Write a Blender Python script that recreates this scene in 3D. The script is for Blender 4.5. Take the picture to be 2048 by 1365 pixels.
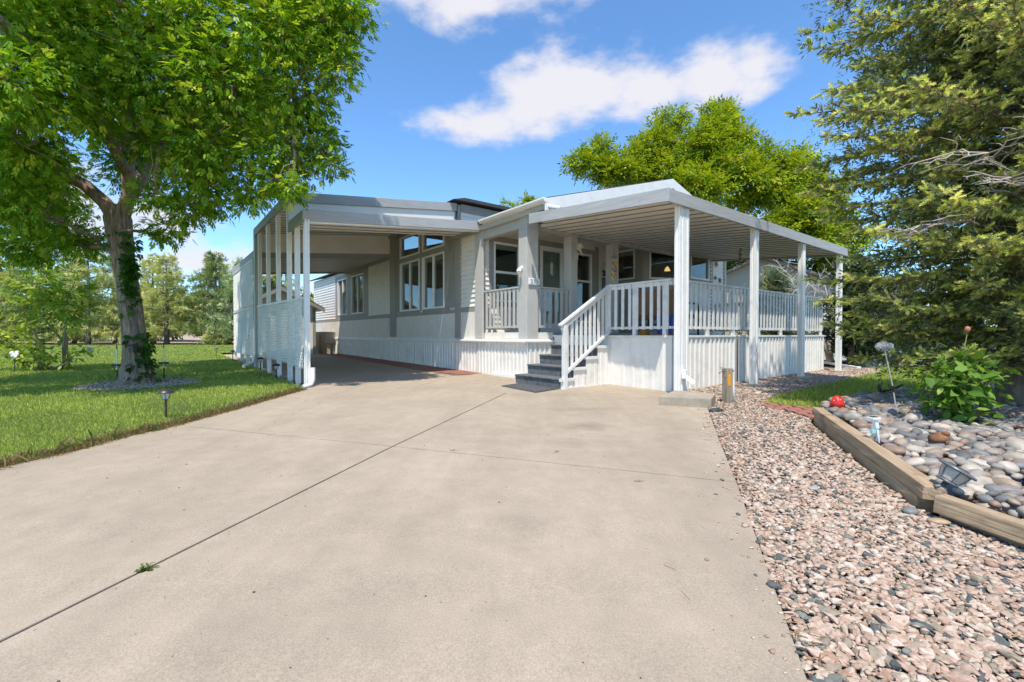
import bpy, bmesh, math, random
import numpy as np
from mathutils import Vector, Matrix

for o in list(bpy.data.objects):
    bpy.data.objects.remove(o, do_unlink=True)
sc = bpy.context.scene
COL = sc.collection

# ------------------------------------------------------------------ camera
CAM_H = 0.90
PITCH = 0.81
cam_d = bpy.data.cameras.new('camera')
cam_d.sensor_width = 36.0
cam_d.lens = 36.0 * 915.0 / 2048.0
cam_d.clip_start = 0.05
cam_d.clip_end = 3000.0
cam = bpy.data.objects.new('camera', cam_d)
COL.objects.link(cam)
cam.location = (0, 0, CAM_H)
cam.rotation_euler = (math.radians(90 - PITCH), 0, 0)
sc.camera = cam

# ------------------------------------------------------------------ sun and sky
LIGHT = Vector((0.084, 0.495, -1.0)).normalized()       # the way the light travels
SUN_EL = math.asin(-LIGHT.z)
SUN_ROT = math.atan2(-LIGHT.x, -LIGHT.y)
sun_d = bpy.data.lights.new('sun', 'SUN')
sun_d.energy = 2.4
sun_d.angle = math.radians(0.53)
sun_d.color = (1.0, 0.945, 0.86)
sun = bpy.data.objects.new('sun', sun_d)
COL.objects.link(sun)
sun.location = (-10, -40, 80)
sun.rotation_euler = LIGHT.to_track_quat('-Z', 'Y').to_euler()

world = bpy.data.worlds.new('World')
sc.world = world
world.use_nodes = True
wt = world.node_tree
wt.nodes.clear()


def N(t, kind, **kw):
    n = t.nodes.new(kind)
    for k, v in kw.items():
        setattr(n, k, v)
    return n


def math_node(t, op, a, b=None, clamp=False):
    n = t.nodes.new('ShaderNodeMath')
    n.operation = op
    n.use_clamp = clamp
    for i, q in enumerate((a, b)):
        if q is None:
            continue
        if hasattr(q, 'links'):
            t.links.new(q, n.inputs[i])
        else:
            n.inputs[i].default_value = q
    return n.outputs[0]


SKY_STRENGTH = 0.142
sky = N(wt, 'ShaderNodeTexSky', sky_type='NISHITA', sun_disc=False)
sky.sun_elevation = SUN_EL
sky.sun_rotation = SUN_ROT
sky.altitude = 1500
sky.air_density = 1.0
sky.dust_density = 0.15
sky.ozone_density = 2.5
wco = N(wt, 'ShaderNodeTexCoord')
dirv = wco.outputs['Generated']
# clouds: soft puffs at chosen directions with ragged noise edges, and a thin scatter everywhere else
PUFFS = [  # direction x, y, z and the half widths across and up
    ((-0.07, 1.0, 0.455), 0.190, 0.055), ((0.04, 1.0, 0.500), 0.16, 0.085), ((0.16, 1.0, 0.535), 0.19, 0.095),
    ((0.29, 1.0, 0.530), 0.20, 0.080), ((0.43, 1.0, 0.555), 0.15, 0.085), ((0.53, 1.0, 0.585), 0.090, 0.075),
    ((-0.10, 1.0, 0.735), 0.20, 0.075), ((-0.27, 1.0, 0.76), 0.16, 0.07), ((0.14, 1.0, 0.800), 0.24, 0.060),
    ((0.42, 1.0, 0.790), 0.15, 0.045), ((-0.62, 1.0, 0.150), 0.26, 0.06), ((-0.30, 1.0, 0.10), 0.3, 0.04),
    ((-1.1, 1.0, 0.30), 0.5, 0.12), ((-1.3, 0.4, 0.5), 0.5, 0.12), ((1.2, 0.7, 0.6), 0.5, 0.12),
    ((1.3, -0.5, 0.5), 0.5, 0.13), ((-0.9, -1.1, 0.6), 0.5, 0.13), ((0.4, -1.3, 0.7), 0.5, 0.13)]
dens = None
for c, wa, wu in PUFFS:
    c = Vector(c)
    L = c.length
    m = N(wt, 'ShaderNodeVectorMath', operation='SUBTRACT')
    wt.links.new(dirv, m.inputs[0])
    m.inputs[1].default_value = c / L
    s = N(wt, 'ShaderNodeVectorMath', operation='MULTIPLY')
    wt.links.new(m.outputs[0], s.inputs[0])
    s.inputs[1].default_value = (L / wa / 0.96, L / wa / 0.96, L / wu / 0.92)
    ln = N(wt, 'ShaderNodeVectorMath', operation='LENGTH')
    wt.links.new(s.outputs[0], ln.inputs[0])
    v = math_node(wt, 'SUBTRACT', 1.0, ln.outputs['Value'])
    dens = v if dens is None else math_node(wt, 'SMOOTH_MAX', dens, v)
    if dens.node.operation == 'SMOOTH_MAX':
        dens.node.inputs[2].default_value = 0.35
cn = N(wt, 'ShaderNodeTexNoise')
cn.inputs['Scale'].default_value = 7.6
cn.inputs['Detail'].default_value = 9
cn.inputs['Roughness'].default_value = 0.57
cmap = N(wt, 'ShaderNodeMapping')
cmap.inputs['Scale'].default_value = (1, 1, 1.9)
wt.links.new(dirv, cmap.inputs[0])
wt.links.new(cmap.outputs[0], cn.inputs['Vector'])
nz = math_node(wt, 'MULTIPLY', math_node(wt, 'SUBTRACT', cn.outputs[0], 0.5), 2.5)
dn = math_node(wt, 'ADD', dens, nz)
mr = N(wt, 'ShaderNodeMapRange', interpolation_type='SMOOTHSTEP')
mr.inputs['From Min'].default_value = 0.0
mr.inputs['From Max'].default_value = 0.80
mr.inputs['To Max'].default_value = 0.97
wt.links.new(dn, mr.inputs['Value'])
mixc = N(wt, 'ShaderNodeMix', data_type='RGBA')
wt.links.new(mr.outputs[0], mixc.inputs[0])
tint = N(wt, 'ShaderNodeMix', data_type='RGBA', blend_type='MULTIPLY')
tint.inputs[0].default_value = 1.0
wt.links.new(sky.outputs[0], tint.inputs[6])
tint.inputs[7].default_value = (0.61, 0.81, 0.92, 1)
wt.links.new(tint.outputs[2], mixc.inputs[6])
CLOUD = (2.75, 2.72, 2.92, 1)
mixc.inputs[7].default_value = CLOUD
bg = N(wt, 'ShaderNodeBackground')
bg.inputs['Strength'].default_value = SKY_STRENGTH
wt.links.new(mixc.outputs[2], bg.inputs['Color'])
wo = N(wt, 'ShaderNodeOutputWorld')
wt.links.new(bg.outputs[0], wo.inputs['Surface'])

vs = sc.view_settings
vs.view_transform = 'Standard'
vs.look = 'None'
vs.exposure = 1.18
vs.gamma = 1.0
vs.use_curve_mapping = False
sc.render.engine = 'CYCLES'
sc.cycles.max_bounces = 8
sc.cycles.diffuse_bounces = 6
sc.cycles.glossy_bounces = 3
sc.cycles.transmission_bounces = 3
sc.cycles.transparent_max_bounces = 8
sc.cycles.caustics_reflective = False
sc.cycles.caustics_refractive = False

# ------------------------------------------------------------------ helpers
TH = math.radians(37.8)                                  # the house stands turned by this much
HU = Vector((math.cos(TH), math.sin(TH), 0))
HV = Vector((-math.sin(TH), math.cos(TH), 0))
rng = np.random.default_rng(7)
random.seed(11)


def gz(x, y):
    return min(-0.045 + 0.013 * (y - 10.0), 0.085)


def hw(u, v, z=0.0):
    p = HU * u + HV * v
    return Vector((p.x, p.y, z))


def wh(x, y):
    p = Vector((x, y, 0))
    return p.dot(HU), p.dot(HV)


ORG = {}


def tag(o, label, cat=None, group=None, kind=None):
    if label:
        o['label'] = label
    if cat:
        o['category'] = cat
    if group:
        o['group'] = group
    if kind:
        o['kind'] = kind
    return o


def thing(name, label, cat, loc=(0, 0, 0), rot=0.0, group=None):
    o = bpy.data.objects.new(name, None)
    o.empty_display_size = 0.1
    COL.objects.link(o)
    o.location = loc
    o.rotation_euler = (0, 0, rot)
    tag(o, label, cat, group)
    ORG[o.name] = Vector((0, 0, 0))
    return o


def hthing(name, label, cat, u, v, z=0.0, group=None):
    o = thing(name, label, cat, hw(u, v, z), TH, group)
    ORG[o.name] = Vector((u, v, z))
    return o


def org(p):
    while p is not None:
        if p.name in ORG:
            return ORG[p.name]
        p = p.parent
    return Vector((0, 0, 0))


class MB:
    """collects faces for one mesh"""

    def __init__(self):
        self.v = []
        self.f = []

    def add(self, vs, fs):
        b = len(self.v)
        self.v += [tuple(p) for p in vs]
        self.f += [tuple(i + b for i in f) for f in fs]
        return self

    def box(self, a, b):
        x0, y0, z0 = [min(a[i], b[i]) for i in range(3)]
        x1, y1, z1 = [max(a[i], b[i]) for i in range(3)]
        return self.add([(x0, y0, z0), (x1, y0, z0), (x1, y1, z0), (x0, y1, z0), (x0, y0, z1), (x1, y0, z1), (x1, y1, z1), (x0, y1, z1)],
                        [(0, 3, 2, 1), (4, 5, 6, 7), (0, 1, 5, 4), (1, 2, 6, 5), (2, 3, 7, 6), (3, 0, 4, 7)])

    def hexa(self, p):
        """eight corners: four of the bottom ring, then four of the top ring"""
        return self.add(p, [(0, 3, 2, 1), (4, 5, 6, 7), (0, 1, 5, 4), (1, 2, 6, 5), (2, 3, 7, 6), (3, 0, 4, 7)])

    def prism(self, pts, vec):
        n = len(pts)
        vec = Vector(vec)
        a = [Vector(p) for p in pts]
        b = [p + vec for p in a]
        fs = [tuple(range(n))[::-1], tuple(range(n, 2 * n))]
        for i in range(n):
            j = (i + 1) % n
            fs.append((i, j, n + j, n + i))
        return self.add(a + b, fs)

    def beam(self, a, b, w, h, up=(0, 0, 1)):
        a, b = Vector(a), Vector(b)
        d = (b - a).normalized()
        s = d.cross(Vector(up))
        if s.length < 1e-5:
            s = d.cross(Vector((0, 1, 0)))
        s = s.normalized() * (w / 2)
        t = s.cross(d).normalized() * (h / 2)
        return self.hexa([a - s - t, a + s - t, b + s - t, b - s - t, a - s + t, a + s + t, b + s + t, b - s + t])

    def tube(self, pts, rad, n=8, cap=True):
        pts = [Vector(p) for p in pts]
        if not hasattr(rad, '__len__'):
            rad = [rad] * len(pts)
        b = len(self.v)
        prev = None
        for i, p in enumerate(pts):
            d = (pts[min(i + 1, len(pts) - 1)] - pts[max(i - 1, 0)]).normalized()
            if prev is None:
                s = d.orthogonal().normalized()
            else:
                s = prev - d * prev.dot(d)
                s = s.normalized() if s.length > 1e-6 else d.orthogonal().normalized()
            prev = s
            t = d.cross(s)
            for k in range(n):
                a = 2 * math.pi * k / n
                self.v.append(tuple(p + (s * math.cos(a) + t * math.sin(a)) * rad[i]))
        for i in range(len(pts) - 1):
            for k in range(n):
                k2 = (k + 1) % n
                self.f.append((b + i * n + k, b + i * n + k2, b + (i + 1) * n + k2, b + (i + 1) * n + k))
        if cap:
            self.f.append(tuple(b + k for k in range(n))[::-1])
            e = b + (len(pts) - 1) * n
            self.f.append(tuple(e + k for k in range(n)))
        return self

    def lathe(self, prof, c=(0, 0, 0), n=16, axis=None):
        """profile of (radius, height) pairs turned about a vertical (or given) axis"""
        b = len(self.v)
        c = Vector(c)
        ax = Vector(axis).normalized() if axis else Vector((0, 0, 1))
        s = ax.orthogonal().normalized()
        t = ax.cross(s)
        for r, z in prof:
            for k in range(n):
                a = 2 * math.pi * k / n
                self.v.append(tuple(c + ax * z + (s * math.cos(a) + t * math.sin(a)) * r))
        for i in range(len(prof) - 1):
            for k in range(n):
                k2 = (k + 1) % n
                self.f.append((b + i * n + k, b + i * n + k2, b + (i + 1) * n + k2, b + (i + 1) * n + k))
        self.f.append(tuple(b + k for k in range(n))[::-1])
        e = b + (len(prof) - 1) * n
        self.f.append(tuple(e + k for k in range(n)))
        return self

    def ball(self, c, r, n=12, m=8):
        rr = r if hasattr(r, '__len__') else (r, r, r)
        b = len(self.v)
        for i in range(m + 1):
            p = math.pi * i / m
            for k in range(n):
                a = 2 * math.pi * k / n
                self.v.append((c[0] + rr[0] * math.sin(p) * math.cos(a), c[1] + rr[1] * math.sin(p) * math.sin(a), c[2] - rr[2] * math.cos(p)))
        for i in range(m):
            for k in range(n):
                k2 = (k + 1) % n
                self.f.append((b + i * n + k, b + i * n + k2, b + (i + 1) * n + k2, b + (i + 1) * n + k))
        return self

    def build(self, name, mat, parent=None, smooth=False, bevel=0.0, sharp=None):
        me = bpy.data.meshes.new(name)
        of = org(parent)
        me.from_pydata([(x - of.x, y - of.y, z - of.z) for x, y, z in self.v], [], self.f)
        me.materials.append(mat)
        if smooth:
            me.polygons.foreach_set('use_smooth', [True] * len(me.polygons))
            if sharp:
                me.set_sharp_from_angle(angle=math.radians(sharp))
        me.update()
        o = bpy.data.objects.new(name, me)
        COL.objects.link(o)
        o.parent = parent
        if bevel:
            md = o.modifiers.new('edge', 'BEVEL')
            md.width = bevel
            md.segments = 2
            md.limit_method = 'ANGLE'
            md.angle_limit = math.radians(40)
        return o


def mesh_np(name, V, F, mat, parent=None, col=None, smooth=False):
    """a mesh from arrays; F is (n,3) or (n,4), col is one colour for each vertex"""
    me = bpy.data.meshes.new(name)
    V = np.asarray(V, dtype=np.float32)
    F = np.asarray(F, dtype=np.int32)
    k = F.shape[1]
    me.vertices.add(len(V))
    me.vertices.foreach_set('co', V.ravel())
    me.loops.add(F.size)
    me.loops.foreach_set('vertex_index', F.ravel())
    me.polygons.add(len(F))
    me.polygons.foreach_set('loop_start', np.arange(len(F), dtype=np.int32) * k)
    if smooth:
        me.polygons.foreach_set('use_smooth', np.ones(len(F), dtype=bool))
    me.update(calc_edges=True)
    me.validate()
    if col is not None:
        a = me.color_attributes.new('tint', 'FLOAT_COLOR', 'POINT')
        c = np.ones((len(V), 4), dtype=np.float32)
        c[:, :3] = col
        a.data.foreach_set('color', c.ravel())
    me.materials.append(mat)
    o = bpy.data.objects.new(name, me)
    COL.objects.link(o)
    o.parent = parent
    return o


def frames(d, roll):
    """rotation matrices with x along d"""
    d = d / np.linalg.norm(d, axis=1, keepdims=True)
    up = np.tile(np.array([[0, 0, 1.0]]), (len(d), 1))
    s = np.cross(up, d)
    l = np.linalg.norm(s, axis=1, keepdims=True)
    s = np.where(l > 1e-4, s / np.maximum(l, 1e-4), np.array([[0, 1.0, 0]]))
    t = np.cross(d, s)
    c, q = np.cos(roll)[:, None], np.sin(roll)[:, None]
    s2, t2 = s * c + t * q, -s * q + t * c
    return np.stack([d, s2, t2], axis=2)


def scatter(T, TF, pos, R, scale):
    """copies of a template: T (m,3), TF (f,k), pos (n,3), R (n,3,3), scale (n,) or (n,3)"""
    scale = np.asarray(scale)
    if scale.ndim == 1:
        scale = scale[:, None].repeat(3, 1)
    L = T[None, :, :] * scale[:, None, :]
    V = np.einsum('nij,nmj->nmi', R, L) + pos[:, None, :]
    F = TF[None, :, :] + (np.arange(len(pos)) * len(T))[:, None, None]
    return V.reshape(-1, 3), F.reshape(-1, TF.shape[1])


# ------------------------------------------------------------------ materials
MATS = {}


def srgb(r, g, b):
    def f(c):
        c /= 255.0
        return c / 12.92 if c <= 0.04045 else ((c + 0.055) / 1.055) ** 2.4
    return (f(r), f(g), f(b))


def mat(name, col, rough=0.6, var=0.0, scale=6.0, stretch=(1, 1, 1), bump=0.0, bscale=40.0, metal=0.0, spec=0.4, fine=0.0, fscale=180.0, dirt=None, bdist=0.01):
    m = bpy.data.materials.new(name)
    m.use_nodes = True
    t = m.node_tree
    b = t.nodes['Principled BSDF']
    b.inputs['Roughness'].default_value = rough
    b.inputs['Metallic'].default_value = metal
    b.inputs['Specular IOR Level'].default_value = spec
    b.inputs['Base Color'].default_value = (*col, 1)
    co = N(t, 'ShaderNodeTexCoord')
    mp = N(t, 'ShaderNodeMapping')
    mp.inputs['Scale'].default_value = stretch
    t.links.new(co.outputs['Object'], mp.inputs[0])
    out = None
    if var > 0:
        n = N(t, 'ShaderNodeTexNoise')
        n.inputs['Scale'].default_value = scale
        n.inputs['Detail'].default_value = 6
        n.inputs['Roughness'].default_value = 0.65
        t.links.new(mp.outputs[0], n.inputs['Vector'])
        r = N(t, 'ShaderNodeValToRGB')
        r.color_ramp.elements[0].position = 0.32
        r.color_ramp.elements[1].position = 0.68
        r.color_ramp.elements[0].color = (*[c * (1 - var) for c in col], 1)
        r.color_ramp.elements[1].color = (*[min(1, c * (1 + var)) for c in col], 1)
        t.links.new(n.outputs[0], r.inputs[0])
        out = r.outputs[0]
    if fine > 0:
        n2 = N(t, 'ShaderNodeTexNoise')
        n2.inputs['Scale'].default_value = fscale
        n2.inputs['Detail'].default_value = 3
        t.links.new(mp.outputs[0], n2.inputs['Vector'])
        r2 = N(t, 'ShaderNodeMapRange')
        r2.inputs['From Min'].default_value = 0.3
        r2.inputs['From Max'].default_value = 0.7
        r2.inputs['To Min'].default_value = 1 - fine
        r2.inputs['To Max'].default_value = 1 + fine
        t.links.new(n2.outputs[0], r2.inputs[0])
        mx = N(t, 'ShaderNodeVectorMath', operation='SCALE')
        if out is not None:
            t.links.new(out, mx.inputs[0])
        else:
            mx.inputs[0].default_value = col
        t.links.new(r2.outputs[0], mx.inputs['Scale'])
        out = mx.outputs[0]
    if dirt:
        dcol, amount, dscale = dirt
        n3 = N(t, 'ShaderNodeTexNoise')
        n3.inputs['Scale'].default_value = dscale
        n3.inputs['Detail'].default_value = 8
        n3.inputs['Roughness'].default_value = 0.7
        t.links.new(co.outputs['Object'], n3.inputs['Vector'])
        r3 = N(t, 'ShaderNodeMapRange')
        r3.inputs['From Min'].default_value = 0.52
        r3.inputs['From Max'].default_value = 0.75
        r3.inputs['To Max'].default_value = amount
        t.links.new(n3.outputs[0], r3.inputs[0])
        m3 = N(t, 'ShaderNodeMix', data_type='RGBA')
        t.links.new(r3.outputs[0], m3.inputs[0])
        if out is not None:
            t.links.new(out, m3.inputs[6])
        else:
            m3.inputs[6].default_value = (*col, 1)
        m3.inputs[7].default_value = (*dcol, 1)
        out = m3.outputs[2]
    if out is not None:
        t.links.new(out, b.inputs['Base Color'])
    if bump > 0:
        nb = N(t, 'ShaderNodeTexNoise')
        nb.inputs['Scale'].default_value = bscale
        nb.inputs['Detail'].default_value = 5
        t.links.new(mp.outputs[0], nb.inputs['Vector'])
        bp = N(t, 'ShaderNodeBump')
        bp.inputs['Strength'].default_value = bump
        bp.inputs['Distance'].default_value = bdist
        t.links.new(nb.outputs[0], bp.inputs['Height'])
        t.links.new(bp.outputs[0], b.inputs['Normal'])
    MATS[name] = m
    return m


def leaf_mat(name, rough=0.5, trans=0.4, tcol=(1.0, 1.0, 0.55), spec=0.3, gain=1.0):
    """leaf tissue: the colour comes from each leaf's own tint, some light passes through"""
    m = bpy.data.materials.new(name)
    m.use_nodes = True
    t = m.node_tree
    b = t.nodes['Principled BSDF']
    b.inputs['Roughness'].default_value = rough
    b.inputs['Specular IOR Level'].default_value = spec
    a = N(t, 'ShaderNodeAttribute', attribute_name='tint')
    g = N(t, 'ShaderNodeVectorMath', operation='SCALE')
    t.links.new(a.outputs['Color'], g.inputs[0])
    g.inputs['Scale'].default_value = gain
    t.links.new(g.outputs[0], b.inputs['Base Color'])
    if trans > 0:
        tr = N(t, 'ShaderNodeBsdfTranslucent')
        ml = N(t, 'ShaderNodeVectorMath', operation='MULTIPLY')
        t.links.new(g.outputs[0], ml.inputs[0])
        ml.inputs[1].default_value = tcol
        t.links.new(ml.outputs[0], tr.inputs['Color'])
        ms = N(t, 'ShaderNodeMixShader')
        ms.inputs[0].default_value = trans
        t.links.new(b.outputs[0], ms.inputs[1])
        t.links.new(tr.outputs[0], ms.inputs[2])
        t.links.new(ms.outputs[0], t.nodes['Material Output'].inputs['Surface'])
    MATS[name] = m
    return m


def stone_mat(name, stops, rough, var, scale, per_object, bump=0.3, bscale=30):
    """stones: a colour of its own for each stone, from a list of mineral colours"""
    m = bpy.data.materials.new(name)
    m.use_nodes = True
    t = m.node_tree
    b = t.nodes['Principled BSDF']
    b.inputs['Roughness'].default_value = rough
    b.inputs['Specular IOR Level'].default_value = 0.35
    if per_object:
        src = N(t, 'ShaderNodeObjectInfo').outputs['Random']
    else:
        src = N(t, 'ShaderNodeAttribute', attribute_name='tint').outputs['Fac']
    r = N(t, 'ShaderNodeValToRGB')
    r.color_ramp.interpolation = 'CONSTANT'
    els = r.color_ramp.elements
    while len(els) < len(stops):
        els.new(0.5)
    for e, (p, c) in zip(els, stops):
        e.position = p
        e.color = (*c, 1)
    t.links.new(src, r.inputs[0])
    ge = N(t, 'ShaderNodeNewGeometry')
    n = N(t, 'ShaderNodeTexNoise')
    n.inputs['Scale'].default_value = scale
    n.inputs['Detail'].default_value = 5
    t.links.new(ge.outputs['Position'], n.inputs['Vector'])
    mr_ = N(t, 'ShaderNodeMapRange')
    mr_.inputs['From Min'].default_value = 0.3
    mr_.inputs['From Max'].default_value = 0.7
    mr_.inputs['To Min'].default_value = 1 - var
    mr_.inputs['To Max'].default_value = 1 + var
    t.links.new(n.outputs[0], mr_.inputs[0])
    mx = N(t, 'ShaderNodeVectorMath', operation='SCALE')
    t.links.new(r.outputs[0], mx.inputs[0])
    t.links.new(mr_.outputs[0], mx.inputs['Scale'])
    t.links.new(mx.outputs[0], b.inputs['Base Color'])
    nb = N(t, 'ShaderNodeTexNoise')
    nb.inputs['Scale'].default_value = bscale
    nb.inputs['Detail'].default_value = 4
    t.links.new(ge.outputs['Position'], nb.inputs['Vector'])
    bp = N(t, 'ShaderNodeBump')
    bp.inputs['Strength'].default_value = bump
    bp.inputs['Distance'].default_value = 0.006
    t.links.new(nb.outputs[0], bp.inputs['Height'])
    t.links.new(bp.outputs[0], b.inputs['Normal'])
    MATS[name] = m
    return m


def glass_mat(name, gloss=0.22, tintc=(0.75, 0.8, 0.78)):
    m = bpy.data.materials.new(name)
    m.use_nodes = True
    t = m.node_tree
    t.nodes.remove(t.nodes['Principled BSDF'])
    a = N(t, 'ShaderNodeBsdfTransparent')
    a.inputs['Color'].default_value = (*tintc, 1)
    g = N(t, 'ShaderNodeBsdfGlossy')
    g.inputs['Roughness'].default_value = 0.015
    lw = N(t, 'ShaderNodeLayerWeight')
    lw.inputs['Blend'].default_value = 0.35
    f = math_node(t, 'ADD', math_node(t, 'MULTIPLY', lw.outputs['Facing'], 0.26), gloss, True)
    ms = N(t, 'ShaderNodeMixShader')
    t.links.new(f, ms.inputs[0])
    t.links.new(a.outputs[0], ms.inputs[1])
    t.links.new(g.outputs[0], ms.inputs[2])
    t.links.new(ms.outputs[0], t.nodes['Material Output'].inputs['Surface'])
    MATS[name] = m
    return m


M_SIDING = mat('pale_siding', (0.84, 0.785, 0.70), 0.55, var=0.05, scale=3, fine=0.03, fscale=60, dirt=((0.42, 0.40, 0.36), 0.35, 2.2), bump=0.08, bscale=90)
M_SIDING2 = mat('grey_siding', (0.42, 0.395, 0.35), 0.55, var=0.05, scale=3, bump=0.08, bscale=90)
M_WAINSCOT = mat('pale_wainscot', (0.79, 0.735, 0.65), 0.6, var=0.06, scale=3, dirt=((0.40, 0.37, 0.32), 0.35, 2.5), bump=0.1, bscale=70)
M_TRIM = mat('grey_trim', (0.335, 0.312, 0.275), 0.6, var=0.06, scale=5, bump=0.12, bscale=60, dirt=((0.28, 0.28, 0.27), 0.3, 3))
M_COLUMN = mat('grey_column_paint', (0.51, 0.487, 0.445), 0.6, var=0.05, scale=5, bump=0.12, bscale=60, dirt=((0.36, 0.36, 0.35), 0.25, 3))
M_FASC_U = mat('weathered_fascia_along', (0.42, 0.42, 0.41), 0.75, var=0.16, scale=1.0, stretch=(1.6, 30, 55), bump=0.5, bscale=1.4, dirt=((0.30, 0.30, 0.29), 0.45, 2.5))
M_FASC_V = mat('weathered_fascia_across', (0.42, 0.42, 0.41), 0.75, var=0.16, scale=1.0, stretch=(30, 1.6, 55), bump=0.5, bscale=1.4, dirt=((0.30, 0.30, 0.29), 0.45, 2.5))
M_WHITE = mat('white_enamel', (0.85, 0.82, 0.765), 0.35, var=0.04, scale=4, dirt=((0.52, 0.48, 0.42), 0.35, 3.5))
M_VINYL = mat('white_vinyl', (0.86, 0.85, 0.82), 0.35, var=0.02, scale=4)
M_PAN = mat('cream_roof_pan', (0.88, 0.825, 0.74), 0.38, var=0.04, scale=2, dirt=((0.50, 0.46, 0.40), 0.25, 1.5))
M_SKIRT = mat('skirting_metal', (0.80, 0.76, 0.69), 0.42, var=0.06, scale=3, dirt=((0.46, 0.42, 0.37), 0.5, 2.0))
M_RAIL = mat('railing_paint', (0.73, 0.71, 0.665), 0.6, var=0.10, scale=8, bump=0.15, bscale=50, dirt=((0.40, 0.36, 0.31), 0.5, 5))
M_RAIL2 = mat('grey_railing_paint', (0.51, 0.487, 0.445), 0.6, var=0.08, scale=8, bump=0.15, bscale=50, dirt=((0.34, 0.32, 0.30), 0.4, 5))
M_SEAM_SHADE = mat('painted_seam_shade', (0.30, 0.28, 0.245), 0.7)  # dark grey stands in for the shadow line between roof pans
M_SHINGLE = mat('dark_shingle', (0.075, 0.07, 0.068), 0.9, var=0.35, scale=30, bump=0.6, bscale=80)
M_DARK = mat('dark_interior', (0.10, 0.095, 0.09), 0.9)
M_ROOMWALL = mat('interior_wall', (0.48, 0.45, 0.41), 0.9, var=0.1, scale=1)
M_CURTAIN = mat('grey_curtain', (0.42, 0.41, 0.39), 0.9, var=0.12, scale=2, stretch=(14, 14, 0.4))
M_GLASS = glass_mat('window_glass', 0.035)
M_DOOR = mat('door_paint', (0.60, 0.60, 0.59), 0.45, var=0.03)
M_DECK = mat('deck_carpet', (0.42, 0.41, 0.39), 0.95, var=0.15, scale=20, bump=0.5, bscale=300)
M_CARPET = mat('stair_carpet', (0.14, 0.142, 0.145), 0.95, var=0.35, scale=9, fine=0.25, fscale=260, bump=0.6, bscale=400)
M_MAT = mat('door_mat_rubber', (0.10, 0.10, 0.105), 0.95, var=0.2, scale=14, fine=0.3, fscale=300, bump=0.6, bscale=300)
M_BLACK = mat('black_metal', (0.022, 0.022, 0.024), 0.45, var=0.2, scale=20)
M_BRONZE = mat('bronze_metal', (0.085, 0.065, 0.055), 0.4, var=0.2, scale=20, metal=0.5)
M_CHROME = mat('grey_metal', (0.35, 0.35, 0.36), 0.4, metal=0.8, var=0.2, scale=20)
M_LENS = glass_mat('lamp_lens', 0.12, (0.80, 0.80, 0.78))
M_TIMBER = mat('weathered_timber', (0.40, 0.285, 0.175), 0.85, var=0.30, scale=1.0, stretch=(1.5, 26, 26), bump=0.7, bscale=2.0, dirt=((0.13, 0.085, 0.05), 0.7, 3.2))
M_POSTWOOD = mat('grey_post_wood', (0.33, 0.27, 0.20), 0.85, var=0.3, scale=1.0, stretch=(26, 26, 1.6), bump=0.6, bscale=2.0, dirt=((0.16, 0.12, 0.08), 0.6, 4))
M_WOOD = mat('tan_wood', (0.42, 0.28, 0.16), 0.7, var=0.2, scale=3)
M_BARK = mat('bark', (0.30, 0.215, 0.15), 0.9, var=0.55, scale=2.4, stretch=(10, 10, 1.5), bump=1.0, bscale=2.4, bdist=0.045)
M_BARK2 = mat('grey_bark', (0.20, 0.165, 0.13), 0.9, var=0.4, scale=3, stretch=(6, 6, 1.5), bump=0.8, bscale=4)
M_DEADTWIG = mat('dead_twig', (0.46, 0.38, 0.31), 0.9, var=0.2, scale=8)
M_PINKBRICK = mat('red_paver', (0.32, 0.135, 0.095), 0.85, var=0.25, scale=5, fine=0.12, fscale=60, bump=0.4, bscale=60)
M_BLOCK = mat('concrete_block', (0.36, 0.30, 0.225), 0.9, var=0.18, scale=6, bump=0.4, bscale=60, fine=0.1)

# ------------------------------------------------------------------ ground
def pip(poly, X, Y):
    inside = np.zeros(len(X), dtype=bool)
    n = len(poly)
    for i in range(n):
        x0, y0 = poly[i]
        x1, y1 = poly[(i + 1) % n]
        c = ((y0 > Y) != (y1 > Y)) & (X < (x1 - x0) * (Y - y0) / (y1 - y0 + 1e-12) + x0)
        inside ^= c
    return inside


def inset(poly, d):
    n = len(poly)
    P = [Vector((x, y)) for x, y in poly]
    area = sum(P[i].x * P[(i + 1) % n].y - P[(i + 1) % n].x * P[i].y for i in range(n))
    s = 1 if area > 0 else -1
    out = []
    for i in range(n):
        a, b, c = P[i - 1], P[i], P[(i + 1) % n]
        d0, d1 = (b - a).normalized(), (c - b).normalized()
        n0, n1 = Vector((-d0.y, d0.x)) * s, Vector((-d1.y, d1.x)) * s
        m = n0 + n1
        k = d / max(0.35, m.length_squared / 2)
        q = b + m * k
        out.append((q.x, q.y))
    return out


def gza(Y):
    return np.minimum(-0.045 + 0.013 * (Y - 10.0), 0.085)


def sheet(name, polys, m, dz=0.0, kind='structure', parent=None):
    mb = MB()
    for poly in polys:
        mb.add([(x, y, gz(x, y) + dz) for x, y in poly], [tuple(range(len(poly)))])
    o = mb.build(name, m, parent)
    bm = bmesh.new()
    bm.from_mesh(o.data)
    for f in bm.faces:
        if f.normal.z < 0:
            f.normal_flip()
    bm.to_mesh(o.data)
    bm.free()
    if kind and parent is None:
        o['kind'] = kind
    return o


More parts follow.
